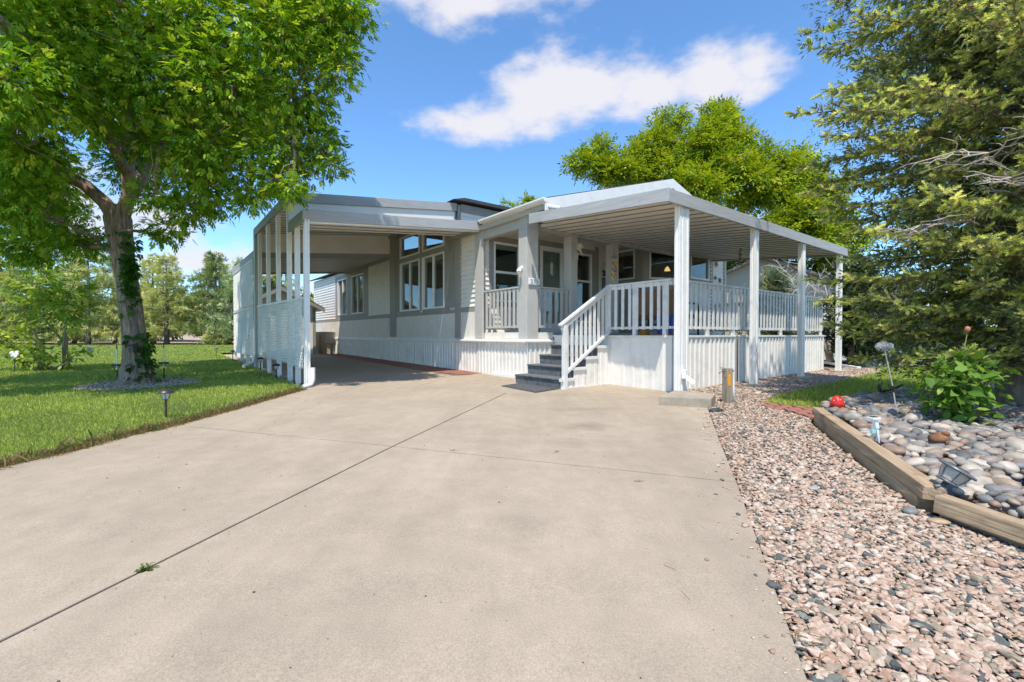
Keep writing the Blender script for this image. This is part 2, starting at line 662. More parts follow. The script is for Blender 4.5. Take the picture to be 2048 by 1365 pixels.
M_FIELD = mat('dry_field', (0.42, 0.32, 0.215), 0.95, var=0.22, scale=0.12, fine=0.12, fscale=3)
M_LAWN = mat('lawn_soil', (0.10, 0.155, 0.030), 0.95, var=0.35, scale=0.9, fine=0.35, fscale=70)
M_EARTH = mat('joint_sand', (0.16, 0.13, 0.10), 0.95, var=0.3, scale=20)
M_ASPHALT = mat('street_concrete', (0.36, 0.34, 0.31), 0.9, var=0.1, scale=2, fine=0.1)
M_PINE = mat('pine_litter', (0.10, 0.065, 0.04), 0.95, var=0.4, scale=6, fine=0.3, fscale=60)

# far terrain: one sheet to the horizon, rising a little towards the dry field behind the conifers
xs = np.concatenate([np.linspace(-900, -80, 12), np.linspace(-70, 70, 29), np.linspace(80, 900, 12)])
ys = np.concatenate([np.linspace(-60, 20, 9), np.linspace(24, 120, 25), np.linspace(150, 1600, 16)])
XX, YY = np.meshgrid(xs, ys)
rise = np.clip(YY - 44, 0, 60) * 0.030 + np.clip(YY - 104, 0, 2000) * 0.0006
ZZ = gza(YY) - 0.07 + rise * (1 + 0.12 * np.sin(XX * 0.05) + 0.05 * np.sin(XX * 0.17 + 1))
V = np.stack([XX.ravel(), YY.ravel(), ZZ.ravel()], 1)
nx, ny = len(xs), len(ys)
I = np.arange(nx * ny).reshape(ny, nx)
F = np.stack([I[:-1, :-1].ravel(), I[:-1, 1:].ravel(), I[1:, 1:].ravel(), I[1:, :-1].ravel()], 1)
fo = mesh_np('field', V, F, M_FIELD, smooth=True)
fo['kind'] = 'structure'

DRIVE_L = [(-4.6, -4.0), (-4.1, 2.5), (-3.97, 3.53), (-3.87, 3.95), (-3.83, 4.58), (-3.73, 5.08), (-3.70, 5.9), (-3.68, 6.95), (-3.67, 8.03)]
CARP = [tuple(hw(2.10, 9.0)[:2]), tuple(hw(2.10, 20.0)[:2])]
LAWN1 = [(-60, -4)] + DRIVE_L + CARP + [(-12.8, 20.0), (-60, 20)]
LAWN2 = [(-60, 20), (-12.8, 20), tuple(hw(3.2, 24.5)[:2]), (-5, 27), (-3, 35.5), (-20, 36.0), (-40, 35), (-60, 34)]
sheet('lawn', [LAWN1, LAWN2], M_LAWN)
sheet('tree_litter_bed', [[(-60, 34), (-40, 35), (-20, 36), (-3, 35.5), (-3, 43), (-60, 45)]], M_PINE, 0.004)
LAWN_R = [(3.69, 6.66), (4.06, 6.15), (4.75, 6.15), (5.69, 6.85), (7.54, 8.15), (9.6, 7.8), (26, 6.0), (26, 12.9), (11.0, 13.0), (9.7, 12.6), (9.75, 11.95), (9.06, 11.3), (6.4, 9.1), (4.2, 7.25)]
sheet('lawn_right', [LAWN_R], M_LAWN)
sheet('lawn_behind', [[(9.9, 13.1), (9.2, 15.0), (7.0, 20), (60, 20), (60, 18.2), (11, 18.2)], [(7.0, 20), (4, 40), (70, 40), (60, 20)]], M_LAWN, -0.01)
sheet('street', [[(11.0, 13.35), (60, 13.35), (60, 18.0), (11.0, 18.0)]], M_ASPHALT, -0.035)
kb = MB()
for yy in (13.05, 18.0):
    kb.prism([(9.9, yy, -0.1), (9.9, yy + 0.2, -0.1), (9.9, yy + 0.2, gz(0, yy) + 0.09), (9.9, yy + 0.03, gz(0, yy) + 0.09)], (40, 0, 0))
k_ = kb.build('kerb', M_ASPHALT, None, bevel=0.015)
k_['kind'] = 'structure'

# concrete
mc = bpy.data.materials.new('driveway_concrete')
mc.use_nodes = True
t = mc.node_tree
b = t.nodes['Principled BSDF']
b.inputs['Roughness'].default_value = 0.88
b.inputs['Specular IOR Level'].default_value = 0.25
ge = N(t, 'ShaderNodeNewGeometry')
CONC = (0.402, 0.322, 0.236)


def noise(t, src, scale, detail=5, rough=0.6, dist=0.0):
    n = N(t, 'ShaderNodeTexNoise')
    n.inputs['Scale'].default_value = scale
    n.inputs['Detail'].default_value = detail
    n.inputs['Roughness'].default_value = rough
    n.inputs['Distortion'].default_value = dist
    t.links.new(src, n.inputs['Vector'])
    return n.outputs[0]


def remap(t, v, a, b_, c, d):
    m = N(t, 'ShaderNodeMapRange')
    m.inputs['From Min'].default_value = a
    m.inputs['From Max'].default_value = b_
    m.inputs['To Min'].default_value = c
    m.inputs['To Max'].default_value = d
    t.links.new(v, m.inputs[0])
    return m.outputs[0]


big = remap(t, noise(t, ge.outputs['Position'], 0.55, 6, 0.62, 0.6), 0.3, 0.7, 0.89, 1.08)
mid = remap(t, noise(t, ge.outputs['Position'], 5.0, 6, 0.7), 0.3, 0.7, 0.90, 1.08)
sp = remap(t, noise(t, ge.outputs['Position'], 150, 2, 0.5), 0.25, 0.75, 0.80, 1.20)
val = math_node(t, 'MULTIPLY', math_node(t, 'MULTIPLY', big, mid), sp)
# sweeping trowel and tyre streaks along the drive
mpn = N(t, 'ShaderNodeMapping')
mpn.inputs['Rotation'].default_value = (0, 0, math.radians(-14))
mpn.inputs['Scale'].default_value = (2.6, 0.35, 1)
t.links.new(ge.outputs['Position'], mpn.inputs[0])
strk = remap(t, noise(t, mpn.outputs[0], 1.3, 5, 0.6, 0.4), 0.33, 0.7, 1.04, 0.93)
val = math_node(t, 'MULTIPLY', val, strk)
# oil and tyre smudges, and small dark pits
for cx, cy, rx, ry, k in ((0.78, 5.05, 0.28, 0.22, 0.30), (0.03, 2.55, 0.16, 0.30, 0.17), (0.95, 6.1, 0.55, 0.12, 0.14), (-0.75, 4.9, 0.8, 0.18, 0.06), (0.6, 4.3, 0.5, 0.14, 0.08)):
    sb = N(t, 'ShaderNodeVectorMath', operation='SUBTRACT')
    t.links.new(ge.outputs['Position'], sb.inputs[0])
    sb.inputs[1].default_value = (cx, cy, 0)
    ml = N(t, 'ShaderNodeVectorMath', operation='MULTIPLY')
    t.links.new(sb.outputs[0], ml.inputs[0])
    ml.inputs[1].default_value = (1 / rx, 1 / ry, 0)
    ln = N(t, 'ShaderNodeVectorMath', operation='LENGTH')
    t.links.new(ml.outputs[0], ln.inputs[0])
    wob = math_node(t, 'ADD', ln.outputs['Value'], math_node(t, 'MULTIPLY', math_node(t, 'SUBTRACT', noise(t, ge.outputs['Position'], 4.5, 6, 0.7), 0.5), 2.6))
    s = remap(t, wob, 0.0, 1.5, 1 - k, 1.0)
    val = math_node(t, 'MULTIPLY', val, s)
vo = N(t, 'ShaderNodeTexVoronoi')
vo.inputs['Scale'].default_value = 14
t.links.new(ge.outputs['Position'], vo.inputs['Vector'])
pit = remap(t, math_node(t, 'ADD', vo.outputs['Distance'], math_node(t, 'MULTIPLY', noise(t, ge.outputs['Position'], 1.7, 3), 0.16)), 0.105, 0.135, 0.40, 1.0)
val = math_node(t, 'MULTIPLY', val, pit)
# a few hairline cracks and two faint wheel tracks
vc = N(t, 'ShaderNodeTexVoronoi', feature='DISTANCE_TO_EDGE')
vc.inputs['Scale'].default_value = 0.32
wv_ = N(t, 'ShaderNodeVectorMath', operation='ADD')
nv_ = N(t, 'ShaderNodeTexNoise')
nv_.inputs['Scale'].default_value = 1.6
nv_.inputs['Detail'].default_value = 8
t.links.new(ge.outputs['Position'], nv_.inputs['Vector'])
t.links.new(ge.outputs['Position'], wv_.inputs[0])
t.links.new(nv_.outputs['Color'], wv_.inputs[1])
t.links.new(wv_.outputs[0], vc.inputs['Vector'])
crk = remap(t, vc.outputs['Distance'], 0.0, 0.0022, 0.55, 1.0)
msk = remap(t, noise(t, ge.outputs['Position'], 0.45, 2), 0.50, 0.56, 0.0, 1.0)
val = math_node(t, 'MULTIPLY', val, math_node(t, 'SUBTRACT', 1.0, math_node(t, 'MULTIPLY', msk, math_node(t, 'SUBTRACT', 1.0, crk))))
for off_ in (-0.55, 0.95):
    sx_ = N(t, 'ShaderNodeVectorMath', operation='DOT_PRODUCT')
    t.links.new(ge.outputs['Position'], sx_.inputs[0])
    sx_.inputs[1].default_value = (0.967, -0.255, 0)
    dd_ = math_node(t, 'ABSOLUTE', math_node(t, 'SUBTRACT', math_node(t, 'ADD', sx_.outputs['Value'], math_node(t, 'MULTIPLY', noise(t, ge.outputs['Position'], 0.8, 4), 0.35)), off_ - 0.35))
    val = math_node(t, 'MULTIPLY', val, remap(t, dd_, 0.04, 0.26, 0.945, 1.0))
# dirt gathered along the tooled joints
for (ax_, ay_), (bx_, by_) in (((-3.19, -4), (-1.09, 4.17)), ((-1.09, 4.17), (-0.11, 7.60)), ((-3.73, 5.08), (-1.09, 4.17)), ((-1.09, 4.17), (1.58, 3.19)), ((-1.83, 8.30), (-0.11, 7.60)), ((-0.11, 7.60), (2.42, 6.93))):
    L_ = math.hypot(bx_ - ax_, by_ - ay_)
    nx_, ny_ = -(by_ - ay_) / L_, (bx_ - ax_) / L_
    sb = N(t, 'ShaderNodeVectorMath', operation='SUBTRACT')
    t.links.new(ge.outputs['Position'], sb.inputs[0])
    sb.inputs[1].default_value = (ax_, ay_, 0)
    dt = N(t, 'ShaderNodeVectorMath', operation='DOT_PRODUCT')
    t.links.new(sb.outputs[0], dt.inputs[0])
    dt.inputs[1].default_value = (nx_, ny_, 0)
    al = N(t, 'ShaderNodeVectorMath', operation='DOT_PRODUCT')
    t.links.new(sb.outputs[0], al.inputs[0])
    al.inputs[1].default_value = ((bx_ - ax_) / L_, (by_ - ay_) / L_, 0)
    dd_ = math_node(t, 'ADD', math_node(t, 'ABSOLUTE', dt.outputs['Value']), math_node(t, 'MULTIPLY', noise(t, ge.outputs['Position'], 9, 4), 0.012))
    k1 = remap(t, dd_, 0.010, 0.020, 0.68, 1.0)
    inseg = math_node(t, 'MULTIPLY', math_node(t, 'GREATER_THAN', al.outputs['Value'], -0.02), math_node(t, 'LESS_THAN', al.outputs['Value'], L_ + 0.02))
    mixv = math_node(t, 'SUBTRACT', 1.0, math_node(t, 'MULTIPLY', inseg, math_node(t, 'SUBTRACT', 1.0, k1)))
    val = math_node(t, 'MULTIPLY', val, mixv)
cm = N(t, 'ShaderNodeVectorMath', operation='SCALE')
cm.inputs[0].default_value = CONC
t.links.new(val, cm.inputs['Scale'])
t.links.new(cm.outputs[0], b.inputs['Base Color'])
bp = N(t, 'ShaderNodeBump')
bp.inputs['Strength'].default_value = 0.35
bp.inputs['Distance'].default_value = 0.004
t.links.new(math_node(t, 'ADD', noise(t, ge.outputs['Position'], 220, 3), noise(t, ge.outputs['Position'], 30, 4)), bp.inputs['Height'])
t.links.new(bp.outputs[0], b.inputs['Normal'])
M_CONC = mc

SLABS = [
    [(-4.6, -4), (-3.19, -4), (-1.09, 4.17), (-3.73, 5.08), (-3.83, 4.58), (-3.87, 3.95), (-3.97, 3.53), (-4.1, 2.5)],
    [(-3.19, -4), (-1.08, -4), (0.91, 1.38), (1.58, 3.19), (-1.09, 4.17)],
    [(-3.73, 5.08), (-1.09, 4.17), (-0.11, 7.60), (-1.83, 8.30), (-3.69, 8.55), (-3.67, 8.03), (-3.68, 6.95), (-3.70, 5.9)],
    [(-1.09, 4.17), (1.58, 3.19), (2.01, 4.41), (2.72, 6.36), (2.42, 6.93), (0.9, 7.48), (-0.11, 7.60)],
    [(-1.83, 8.30), (-0.11, 7.60), (0.9, 7.48), (2.42, 6.93), (2.72, 6.36), (3.02, 6.9), (3.05, 7.95), tuple(hw(7.1, 6.2)[:2]), tuple(hw(6.5, 9.3)[:2]), (-1.0, 10.6), (-1.33, 10.42)],
    [(-1.83, 8.30), (-1.33, 10.42), tuple(hw(5.45, 12.0)[:2]), tuple(hw(5.55, 14.5)[:2]), tuple(hw(2.10, 14.5)[:2]), (-3.80, 8.70), (-3.69, 8.55)],
    [tuple(hw(5.55, 14.5)[:2]), tuple(hw(5.62, 20.0)[:2]), tuple(hw(2.10, 20.0)[:2]), tuple(hw(2.10, 14.5)[:2])],
]
drive = sheet('driveway', [[(-4.5, -4), (-1.2, -4), (0.85, 1.38), (2.6, 6.3), (2.9, 7.8), (-0.8, 11.0), tuple(hw(5.4, 19.9)[:2]), tuple(hw(2.2, 19.9)[:2]), (-3.6, 8.3), (-3.75, 5.0), (-4.0, 2.5)]], M_EARTH, -0.03)
for s_ in SLABS:
    q = inset(s_, 0.0065)
    mb = MB()
    mb.prism([(x, y, gz(x, y) - 0.12) for x, y in q], (0, 0, 0.12))
    o = mb.build('slab', M_CONC, drive, bevel=0.005)
    bm = bmesh.new()
    bm.from_mesh(o.data)
    bmesh.ops.recalc_face_normals(bm, faces=bm.faces)
    bm.to_mesh(o.data)
    bm.free()

# ------------------------------------------------------------------ red pavers along the carport wall and a short brick path in the gravel
pav = sheet('paver_strip', [[(-1.80, 10.2), (-1.35, 10.42), (-0.55, 9.85), tuple(hw(6.22, 9.3)[:2]), tuple(hw(6.3, 20.2)[:2]), tuple(hw(5.5, 20.2)[:2]), tuple(hw(5.4, 12.0)[:2]), (-1.36, 10.5)]], M_EARTH, -0.012)
mb = MB()
for i in range(160):
    v0 = 9.1 + i * 0.103
    for j in range(5):
        u0 = 5.33 + j * 0.205 + (0.1 if i % 2 else 0) + 0.011 * max(0, v0 - 10)
        if v0 > 20 or u0 > 6.3:
            continue
        if v0 < 10.3 and u0 < 5.35 + (9.9 - v0) * 0.25:
            continue
        p = [hw(u0, v0), hw(u0 + 0.198, v0), hw(u0 + 0.198, v0 + 0.097), hw(u0, v0 + 0.097)]
        mb.prism([(a.x, a.y, gz(a.x, a.y) - 0.06) for a in p], (0, 0, 0.055 + random.uniform(0.008, 0.014)))
o = mb.build('paver', M_PINKBRICK, pav)
o['kind'] = 'stuff'
path = sheet('brick_path', [[(3.53, 6.36), (3.66, 6.62), (4.02, 6.12), (3.95, 5.62), (3.62, 5.42)]], M_EARTH, -0.012)
for i in range(6):
    for j in range(7):
        cx, cy = 3.42 + i * 0.125, 5.40 + j * 0.205 + (0.1 if i % 2 else 0)
        if pip([(3.50, 6.40), (3.66, 6.66), (4.06, 6.14), (3.98, 5.56), (3.60, 5.36)], np.array([cx]), np.array([cy]))[0]:
            mb = MB().box((-0.058, -0.096, -0.05), (0.058, 0.096, 0.010))
            o = mb.build('brick', M_PINKBRICK, path, bevel=0.004)
            o.location = (cx, cy, gz(cx, cy) + random.uniform(-0.004, 0.006))
            o.rotation_euler = (random.uniform(-.02, .02), random.uniform(-.02, .02), random.uniform(-.05, .05) - 0.2)

# ------------------------------------------------------------------ gravel
GSTOPS = [(0.0, (0.459, 0.323, 0.237)), (0.20, (0.512, 0.379, 0.288)), (0.40, (0.415, 0.284, 0.205)), (0.52, (0.547, 0.448, 0.355)), (0.66, (0.371, 0.233, 0.158)), (0.74, (0.459, 0.370, 0.276)),
          (0.82, (0.300, 0.241, 0.173)), (0.88, (0.101, 0.108, 0.099)), (0.95, (0.186, 0.190, 0.158))]
M_GRAV = stone_mat('gravel_stone_mix', GSTOPS, 0.85, 0.22, 60, False, 0.4, 120)
M_GRAV1 = stone_mat('gravel_stone', GSTOPS, 0.85, 0.22, 60, True, 0.4, 120)
M_GBASE = mat('gravel_base', (0.26, 0.19, 0.14), 0.95, var=0.35, scale=25, fine=0.4, fscale=60, bump=0.8, bscale=50)
GRAVEL = [(0.0, -1.1), (0.91, 1.38), (1.58, 3.19), (2.01, 4.41), (2.72, 6.36), (3.02, 6.8), (3.04, 7.6), tuple(hw(7.0, 4.52)[:2]), tuple(hw(13.9, 4.52)[:2]), (9.6, 12.9), (9.85, 12.0), (9.06, 11.25), (6.4, 9.05),
          (4.2, 7.20), (3.69, 6.62), (3.53, 6.36), (3.58, 5.42), (3.42, 5.24), (2.43, 2.80), (2.44, 2.66), (2.51, 2.22), (2.70, 0.8), (2.8, -1.1)]
gb = sheet('gravel_bed', [GRAVEL], M_GBASE, -0.028)


def ico():
    p = (1 + 5 ** 0.5) / 2
    v = np.array([(-1, p, 0), (1, p, 0), (-1, -p, 0), (1, -p, 0), (0, -1, p), (0, 1, p), (0, -1, -p), (0, 1, -p), (p, 0, -1), (p, 0, 1), (-p, 0, -1), (-p, 0, 1)], float)
    f = np.array([(0, 11, 5), (0, 5, 1), (0, 1, 7), (0, 7, 10), (0, 10, 11), (1, 5, 9), (5, 11, 4), (11, 10, 2), (10, 7, 6), (7, 1, 8), (3, 9, 4), (3, 4, 2), (3, 2, 6), (3, 6, 8), (3, 8, 9), (4, 9, 5), (2, 4, 11), (6, 2, 10), (8, 6, 7), (9, 8, 1)])
    return v / np.linalg.norm(v[0]), f


IV, IF = ico()


def chip(seed):
    r = np.random.default_rng(seed)
    v = IV * (0.75 + 0.5 * r.random((12, 1))) + r.normal(0, 0.12, (12, 3))
    return v


CHIPS = [chip(s) for s in range(9)]


def rand_rot(n, r, tilt):
    """upright-ish random rotations: any heading, some tilt"""
    a = r.random(n) * 2 * math.pi
    d = np.stack([np.cos(a), np.sin(a), r.normal(0, tilt, n)], 1)
    return frames(d, r.normal(0, tilt, n))


def grid_points(poly, step, r, jit=0.45):
    P = np.array(poly)
    x0, y0 = P.min(0)
    x1, y1 = P.max(0)
    X, Y = np.meshgrid(np.arange(x0, x1, step), np.arange(y0, y1, step))
    X = X.ravel() + r.uniform(-jit, jit, X.size) * step
    Y = Y.ravel() + r.uniform(-jit, jit, Y.size) * step
    k = pip(poly, X, Y)
    return X[k], Y[k]


gx, gy, gs = [], [], []
for y0, y1, step, size in ((0.9, 3.2, 0.0180, 0.0138), (3.2, 6.9, 0.0235, 0.0150), (6.9, 13, 0.034, 0.019)):
    X, Y = grid_points(GRAVEL, step, rng)
    k = (Y >= y0) & (Y < y1) & (X < Y * 1.22 + 0.25)
    gx.append(X[k])
    gy.append(Y[k])
    gs.append(np.full(k.sum(), size))
gx, gy, gs = np.concatenate(gx), np.concatenate(gy), np.concatenate(gs)
n = len(gx)
size = gs * np.exp(rng.normal(0, 0.32, n))
sx = size * rng.uniform(1.0, 1.5, n)
sy = size * rng.uniform(0.7, 1.05, n)
sz = size * rng.uniform(0.32, 0.62, n)
pos = np.stack([gx, gy, gza(gy) - 0.016 + rng.random(n) * 0.016], 1)
Rr = rand_rot(n, rng, 0.28)
near = np.argsort(np.where((gy > 1.32) & (gx < gy * 1.12), gy + np.where(size > 0.017, -0.5, 0.6), 99))[:300]
isnear = np.zeros(n, bool)
isnear[near] = True
tints = rng.random(n)
Vs, Fs, Cs, off = [], [], [], 0
OV = np.array([(1, 0, 0), (0, 1, 0), (-1, 0, 0), (0, -1, 0), (0, 0, 1), (0, 0, -1)], float) * 1.12
OF = np.array([(0, 1, 4), (1, 2, 4), (2, 3, 4), (3, 0, 4), (1, 0, 5), (2, 1, 5), (3, 2, 5), (0, 3, 5)])
for c in range(18):
    far = c >= 9
    k = (~isnear) & (np.arange(n) % 9 == c % 9) & ((gy > 4.0) == far)
    if far:
        r_ = np.random.default_rng(c)
        T, TF = OV * (0.8 + 0.45 * r_.random((6, 1))) + r_.normal(0, 0.14, (6, 3)), OF
    else:
        T, TF = CHIPS[c], IF
    V, F = scatter(T, TF, pos[k], Rr[k], np.stack([sx[k], sy[k], sz[k]], 1))
    Vs.append(V)
    Fs.append(F + off)
    Cs.append(np.repeat(tints[k], len(T))[:, None].repeat(3, 1))
    off += len(V)
o = mesh_np('gravel', np.concatenate(Vs), np.concatenate(Fs), M_GRAV, gb, np.concatenate(Cs))
o['kind'] = 'stuff'
chip_me = []
for c in range(9):
    me = bpy.data.meshes.new('gravel_stone')
    me.from_pydata(CHIPS[c].tolist(), [], IF.tolist())
    me.materials.append(M_GRAV1)
    chip_me.append(me)
for i in near:
    o = bpy.data.objects.new('gravel_stone', chip_me[i % 9])
    COL.objects.link(o)
    o.parent = gb
    Mx = Matrix([list(Rr[i][r_]) for r_ in range(3)]).to_4x4()
    o.matrix_local = Matrix.Translation(Vector(pos[i] + [0, 0, 0.003])) @ Mx @ Matrix.Diagonal((sx[i], sy[i], sz[i], 1))

# stones kicked out onto the slab
m_ = 150
yy_ = rng.uniform(1.3, 6.3, m_)
xx_ = np.interp(yy_, [1.38, 3.19, 4.41, 6.36], [0.91, 1.58, 2.01, 2.72]) - np.abs(rng.normal(0, 0.10, m_)) - 0.01
s_ = 0.007 * np.exp(rng.normal(0, 0.4, m_))
V, F = scatter(CHIPS[4], IF, np.stack([xx_, yy_, gza(yy_) + s_ * 0.4], 1), rand_rot(m_, rng, .15), np.stack([s_ * 1.3, s_, s_ * .6], 1))
o = mesh_np('spilled_gravel', V, F, M_GRAV, gb, np.repeat(rng.random(m_), 12)[:, None].repeat(3, 1))
o['kind'] = 'stuff'

# ------------------------------------------------------------------ cobble bed with its timbers
CSTOPS = [(0.0, (0.232, 0.206, 0.182)), (0.14, (0.319, 0.278, 0.232)), (0.28, (0.154, 0.148, 0.140)), (0.42, (0.406, 0.345, 0.274)), (0.54, (0.261, 0.210, 0.178)), (0.64, (0.329, 0.243, 0.174)),
          (0.74, (0.193, 0.189, 0.182)), (0.84, (0.483, 0.413, 0.331)), (0.92, (0.270, 0.179, 0.124)), (0.97, (0.116, 0.113, 0.108))]
M_COB = stone_mat('river_cobble', CSTOPS, 0.55, 0.16, 22, True, 0.2, 60)
M_COBM = stone_mat('river_cobble_mix', CSTOPS, 0.55, 0.16, 22, False, 0.2, 60)
BED = [(3.56, 5.38), (2.52, 2.78), (2.50, 2.60), (2.56, 2.16), (2.78, 0.8), (2.9, -0.5), (9.0, -0.5), (9.6, 7.7), (7.54, 8.05), (5.69, 6.78), (4.15, 5.98)]
bed = sheet('rock_bed', [BED], M_PINE, 0.045)
bmi = bmesh.new()
bmesh.ops.create_icosphere(bmi, subdivisions=2, radius=1.0)
BV = np.array([v.co[:] for v in bmi.verts])
BF = np.array([[v.index for v in f.verts] for f in bmi.faces])
bmi.free()


def cobble(seed):
    r = np.random.default_rng(seed)
    v = BV.copy()
    for _ in range(5):
        d = r.normal(size=3)
        d /= np.linalg.norm(d)
        h = r.uniform(0.72, 0.95)
        k = v @ d
        v -= np.outer(np.maximum(k - h, 0) * 0.75, d)
    ph = r.uniform(0, 6, 3)
    v *= 1 + 0.05 * np.sin(v @ r.normal(0, 2, 3) + ph[0])[:, None]
    return v


COBS = [cobble(s) for s in range(8)]
cob_me = []
for c in range(8):
    me = bpy.data.meshes.new('cobble')
    me.from_pydata(COBS[c].tolist(), [], BF.tolist())
    me.polygons.foreach_set('use_smooth', [True] * len(me.polygons))
    me.materials.append(M_COB)
    cob_me.append(me)
def mound(X, Y):
    d = np.hypot(X - 5.2, (Y - 4.7) * 0.9)
    return 0.10 * np.clip(1.0 - d / 2.6, 0, 1) ** 0.8


pts = []
for layer, (step, dz) in enumerate(((0.12, 0.06), (0.077, 0.096))):
    X, Y = grid_points(BED, step, rng, 0.36)
    k = (X < Y * 1.2 + 0.2) & (Y > 1.0)
    X, Y = X[k], Y[k]
    rim = np.minimum(np.hypot(X - 3.3, Y - 4.8), 9)
    pts.append(np.stack([X, Y, gza(Y) + dz + mound(X, Y) + rng.normal(0, 0.010, len(X))], 1))
cp = np.concatenate(pts)
# keep stones off the timbers
a_, b_ = np.array([3.53, 5.36]), np.array([2.44, 2.72])
dd = (b_ - a_) / np.linalg.norm(b_ - a_)
nn = np.array([-dd[1], dd[0]])
side = (cp[:, :2] - a_) @ nn
side2 = cp[:, 0] - (2.50 + (2.6 - cp[:, 1]) * 0.15)
cp = cp[((side > 0.16) | (cp[:, 1] < 2.7)) & ((side2 > 0.15) | (cp[:, 1] > 2.75))]
n = len(cp)
cs = 0.0385 * np.exp(rng.normal(0, 0.36, n))
cx_, cy_, cz_ = cs * rng.uniform(1.0, 1.45, n), cs * rng.uniform(0.8, 1.05, n), cs * rng.uniform(0.58, 0.86, n)
Rc = rand_rot(n, rng, 0.22)
md_ = mound(cp[:, 0], cp[:, 1])
vis = (cp[:, 0] < cp[:, 1] * 1.13) & (cp[:, 2] - md_ > gza(cp[:, 1]) + 0.072)
order = np.argsort(np.where(vis, cp[:, 1] - cs * 20, 99))[:300]
isn = np.zeros(n, bool)
isn[order] = True
for i in order:
    o = bpy.data.objects.new('cobble', cob_me[i % 8])
    COL.objects.link(o)
    o.parent = bed
    Mx = Matrix([list(Rc[i][r_]) for r_ in range(3)]).to_4x4()
    o.matrix_local = Matrix.Translation(Vector(cp[i])) @ Mx @ Matrix.Diagonal((cx_[i], cy_[i], cz_[i], 1))
Vs, Fs, Cs, off = [], [], [], 0
lowl = cp[:, 2] - md_ < gza(cp[:, 1]) + 0.078
for c in range(16):
    k = (~isn) & (np.arange(n) % 8 == c % 8) & (lowl == (c >= 8))
    T, TF = (IV * 1.05, IF) if c >= 8 else (COBS[c], BF)
    V, F = scatter(T, TF, cp[k], Rc[k], np.stack([cx_[k], cy_[k], cz_[k]], 1))
    Vs.append(V)
    Fs.append(F + off)
    Cs.append(np.repeat(rng.random(k.sum()), len(T))[:, None].repeat(3, 1))
    off += len(V)
o = mesh_np('cobbles', np.concatenate(Vs), np.concatenate(Fs), M_COBM, bed, np.concatenate(Cs), smooth=True)
o['kind'] = 'stuff'


def timber(p0, p1, z0, w, h, label, ends=0.0, seed=0):
    p0, p1 = Vector((*p0, z0)), Vector((*p1, z0))
    p0.z += gz(p0.x, p0.y)
    p1.z += gz(p1.x, p1.y)
    d = p1 - p0
    L = d.length
    r = random.Random(seed)
    segs = 14
    mb = MB()
    prof = [(-w / 2, 0), (-w / 2 + 0.004, h * 0.52), (-w / 2 + 0.010, h), (w / 2 - 0.010, h), (w / 2, h * 0.5), (w / 2, 0)]
    k = len(prof)
    for i in range(segs + 1):
        for y, z in prof:
            mb.v.append((L * i / segs, y + r.uniform(-.004, .004), z + r.uniform(-.003, .003)))
    for i in range(segs):
        for j in range(k):
            j2 = (j + 1) % k
            mb.f.append((i * k + j, (i + 1) * k + j, (i + 1) * k + j2, i * k + j2))
    mb.f.append(tuple(range(k)))
    mb.f.append(tuple(segs * k + j for j in range(k))[::-1])
    o = mb.build('landscape_timber', M_TIMBER, None, bevel=0.006)
    o.location = p0
    o.rotation_euler = (0, -math.asin(d.z / L), math.atan2(d.y, d.x))
    tag(o, label, 'timber', 'timbers edging the rock bed')
    return o


timber((3.56, 5.28), (2.50, 2.74), -0.03, 0.125, 0.095, 'lower weathered timber of the long stack edging the cobbles', seed=1)
timber((3.59, 5.36), (2.475, 2.66), 0.067, 0.120, 0.085, 'upper grey-brown timber with split edge, of the long stack edging the cobbles', seed=2)
timber((2.505, 2.62), (2.86, 0.2), -0.045, 0.12, 0.08, 'lower timber of the nearest stack, half sunk in pink gravel', seed=3)
timber((2.435, 2.59), (2.84, 0.25), 0.037, 0.10, 0.095, 'upper brown timber with a knot, of the nearest stack', seed=4)

# ------------------------------------------------------------------ building helpers (house coordinates: u to the right and back, v to the left and back)
class Plane:
    def __init__(self, p, d, n):
        self.p, self.d, self.n = Vector((*p, 0)), Vector((*d, 0)).normalized(), Vector((*n, 0)).normalized()

    def at(self, a, off, z):
        q = self.p + self.d * a + self.n * off
        return (q.x, q.y, z)


def PLU(u):
    return Plane((u, 0), (0, 1), (-1, 0))


def PLV(v):
    return Plane((0, v), (1, 0), (0, -1))


def pbox(mb, pl, a0, a1, o0, o1, z0, z1):
    P = pl.at
    return mb.hexa([P(a0, o0, z0), P(a1, o0, z0), P(a1, o1, z0), P(a0, o1, z0), P(a0, o0, z1), P(a1, o0, z1), P(a1, o1, z1), P(a0, o1, z1)])


def fixn(o):
    bm = bmesh.new()
    bm.from_mesh(o.data)
    bmesh.ops.recalc_face_normals(bm, faces=bm.faces)
    bm.to_mesh(o.data)
    bm.free()
    return o


def wall(pl, a0, a1, z0, z1, holes, m, parent, name='wall', thick=0.12):
    A = sorted({a0, a1, *[h[0] for h in holes], *[h[1] for h in holes]})
    Z = sorted({z0, z1, *[h[2] for h in holes], *[h[3] for h in holes]})
    A = [a for a in A if a0 <= a <= a1]
    Z = [z for z in Z if z0 <= z <= z1]
    mb = MB()
    for i in range(len(A) - 1):
        for j in range(len(Z) - 1):
            ca, cz = (A[i] + A[i + 1]) / 2, (Z[j] + Z[j + 1]) / 2
            if any(h[0] < ca < h[1] and h[2] < cz < h[3] for h in holes):
                continue
            pbox(mb, pl, A[i], A[i + 1], 0, -thick, Z[j], Z[j + 1])
    return fixn(mb.build(name, m, parent))


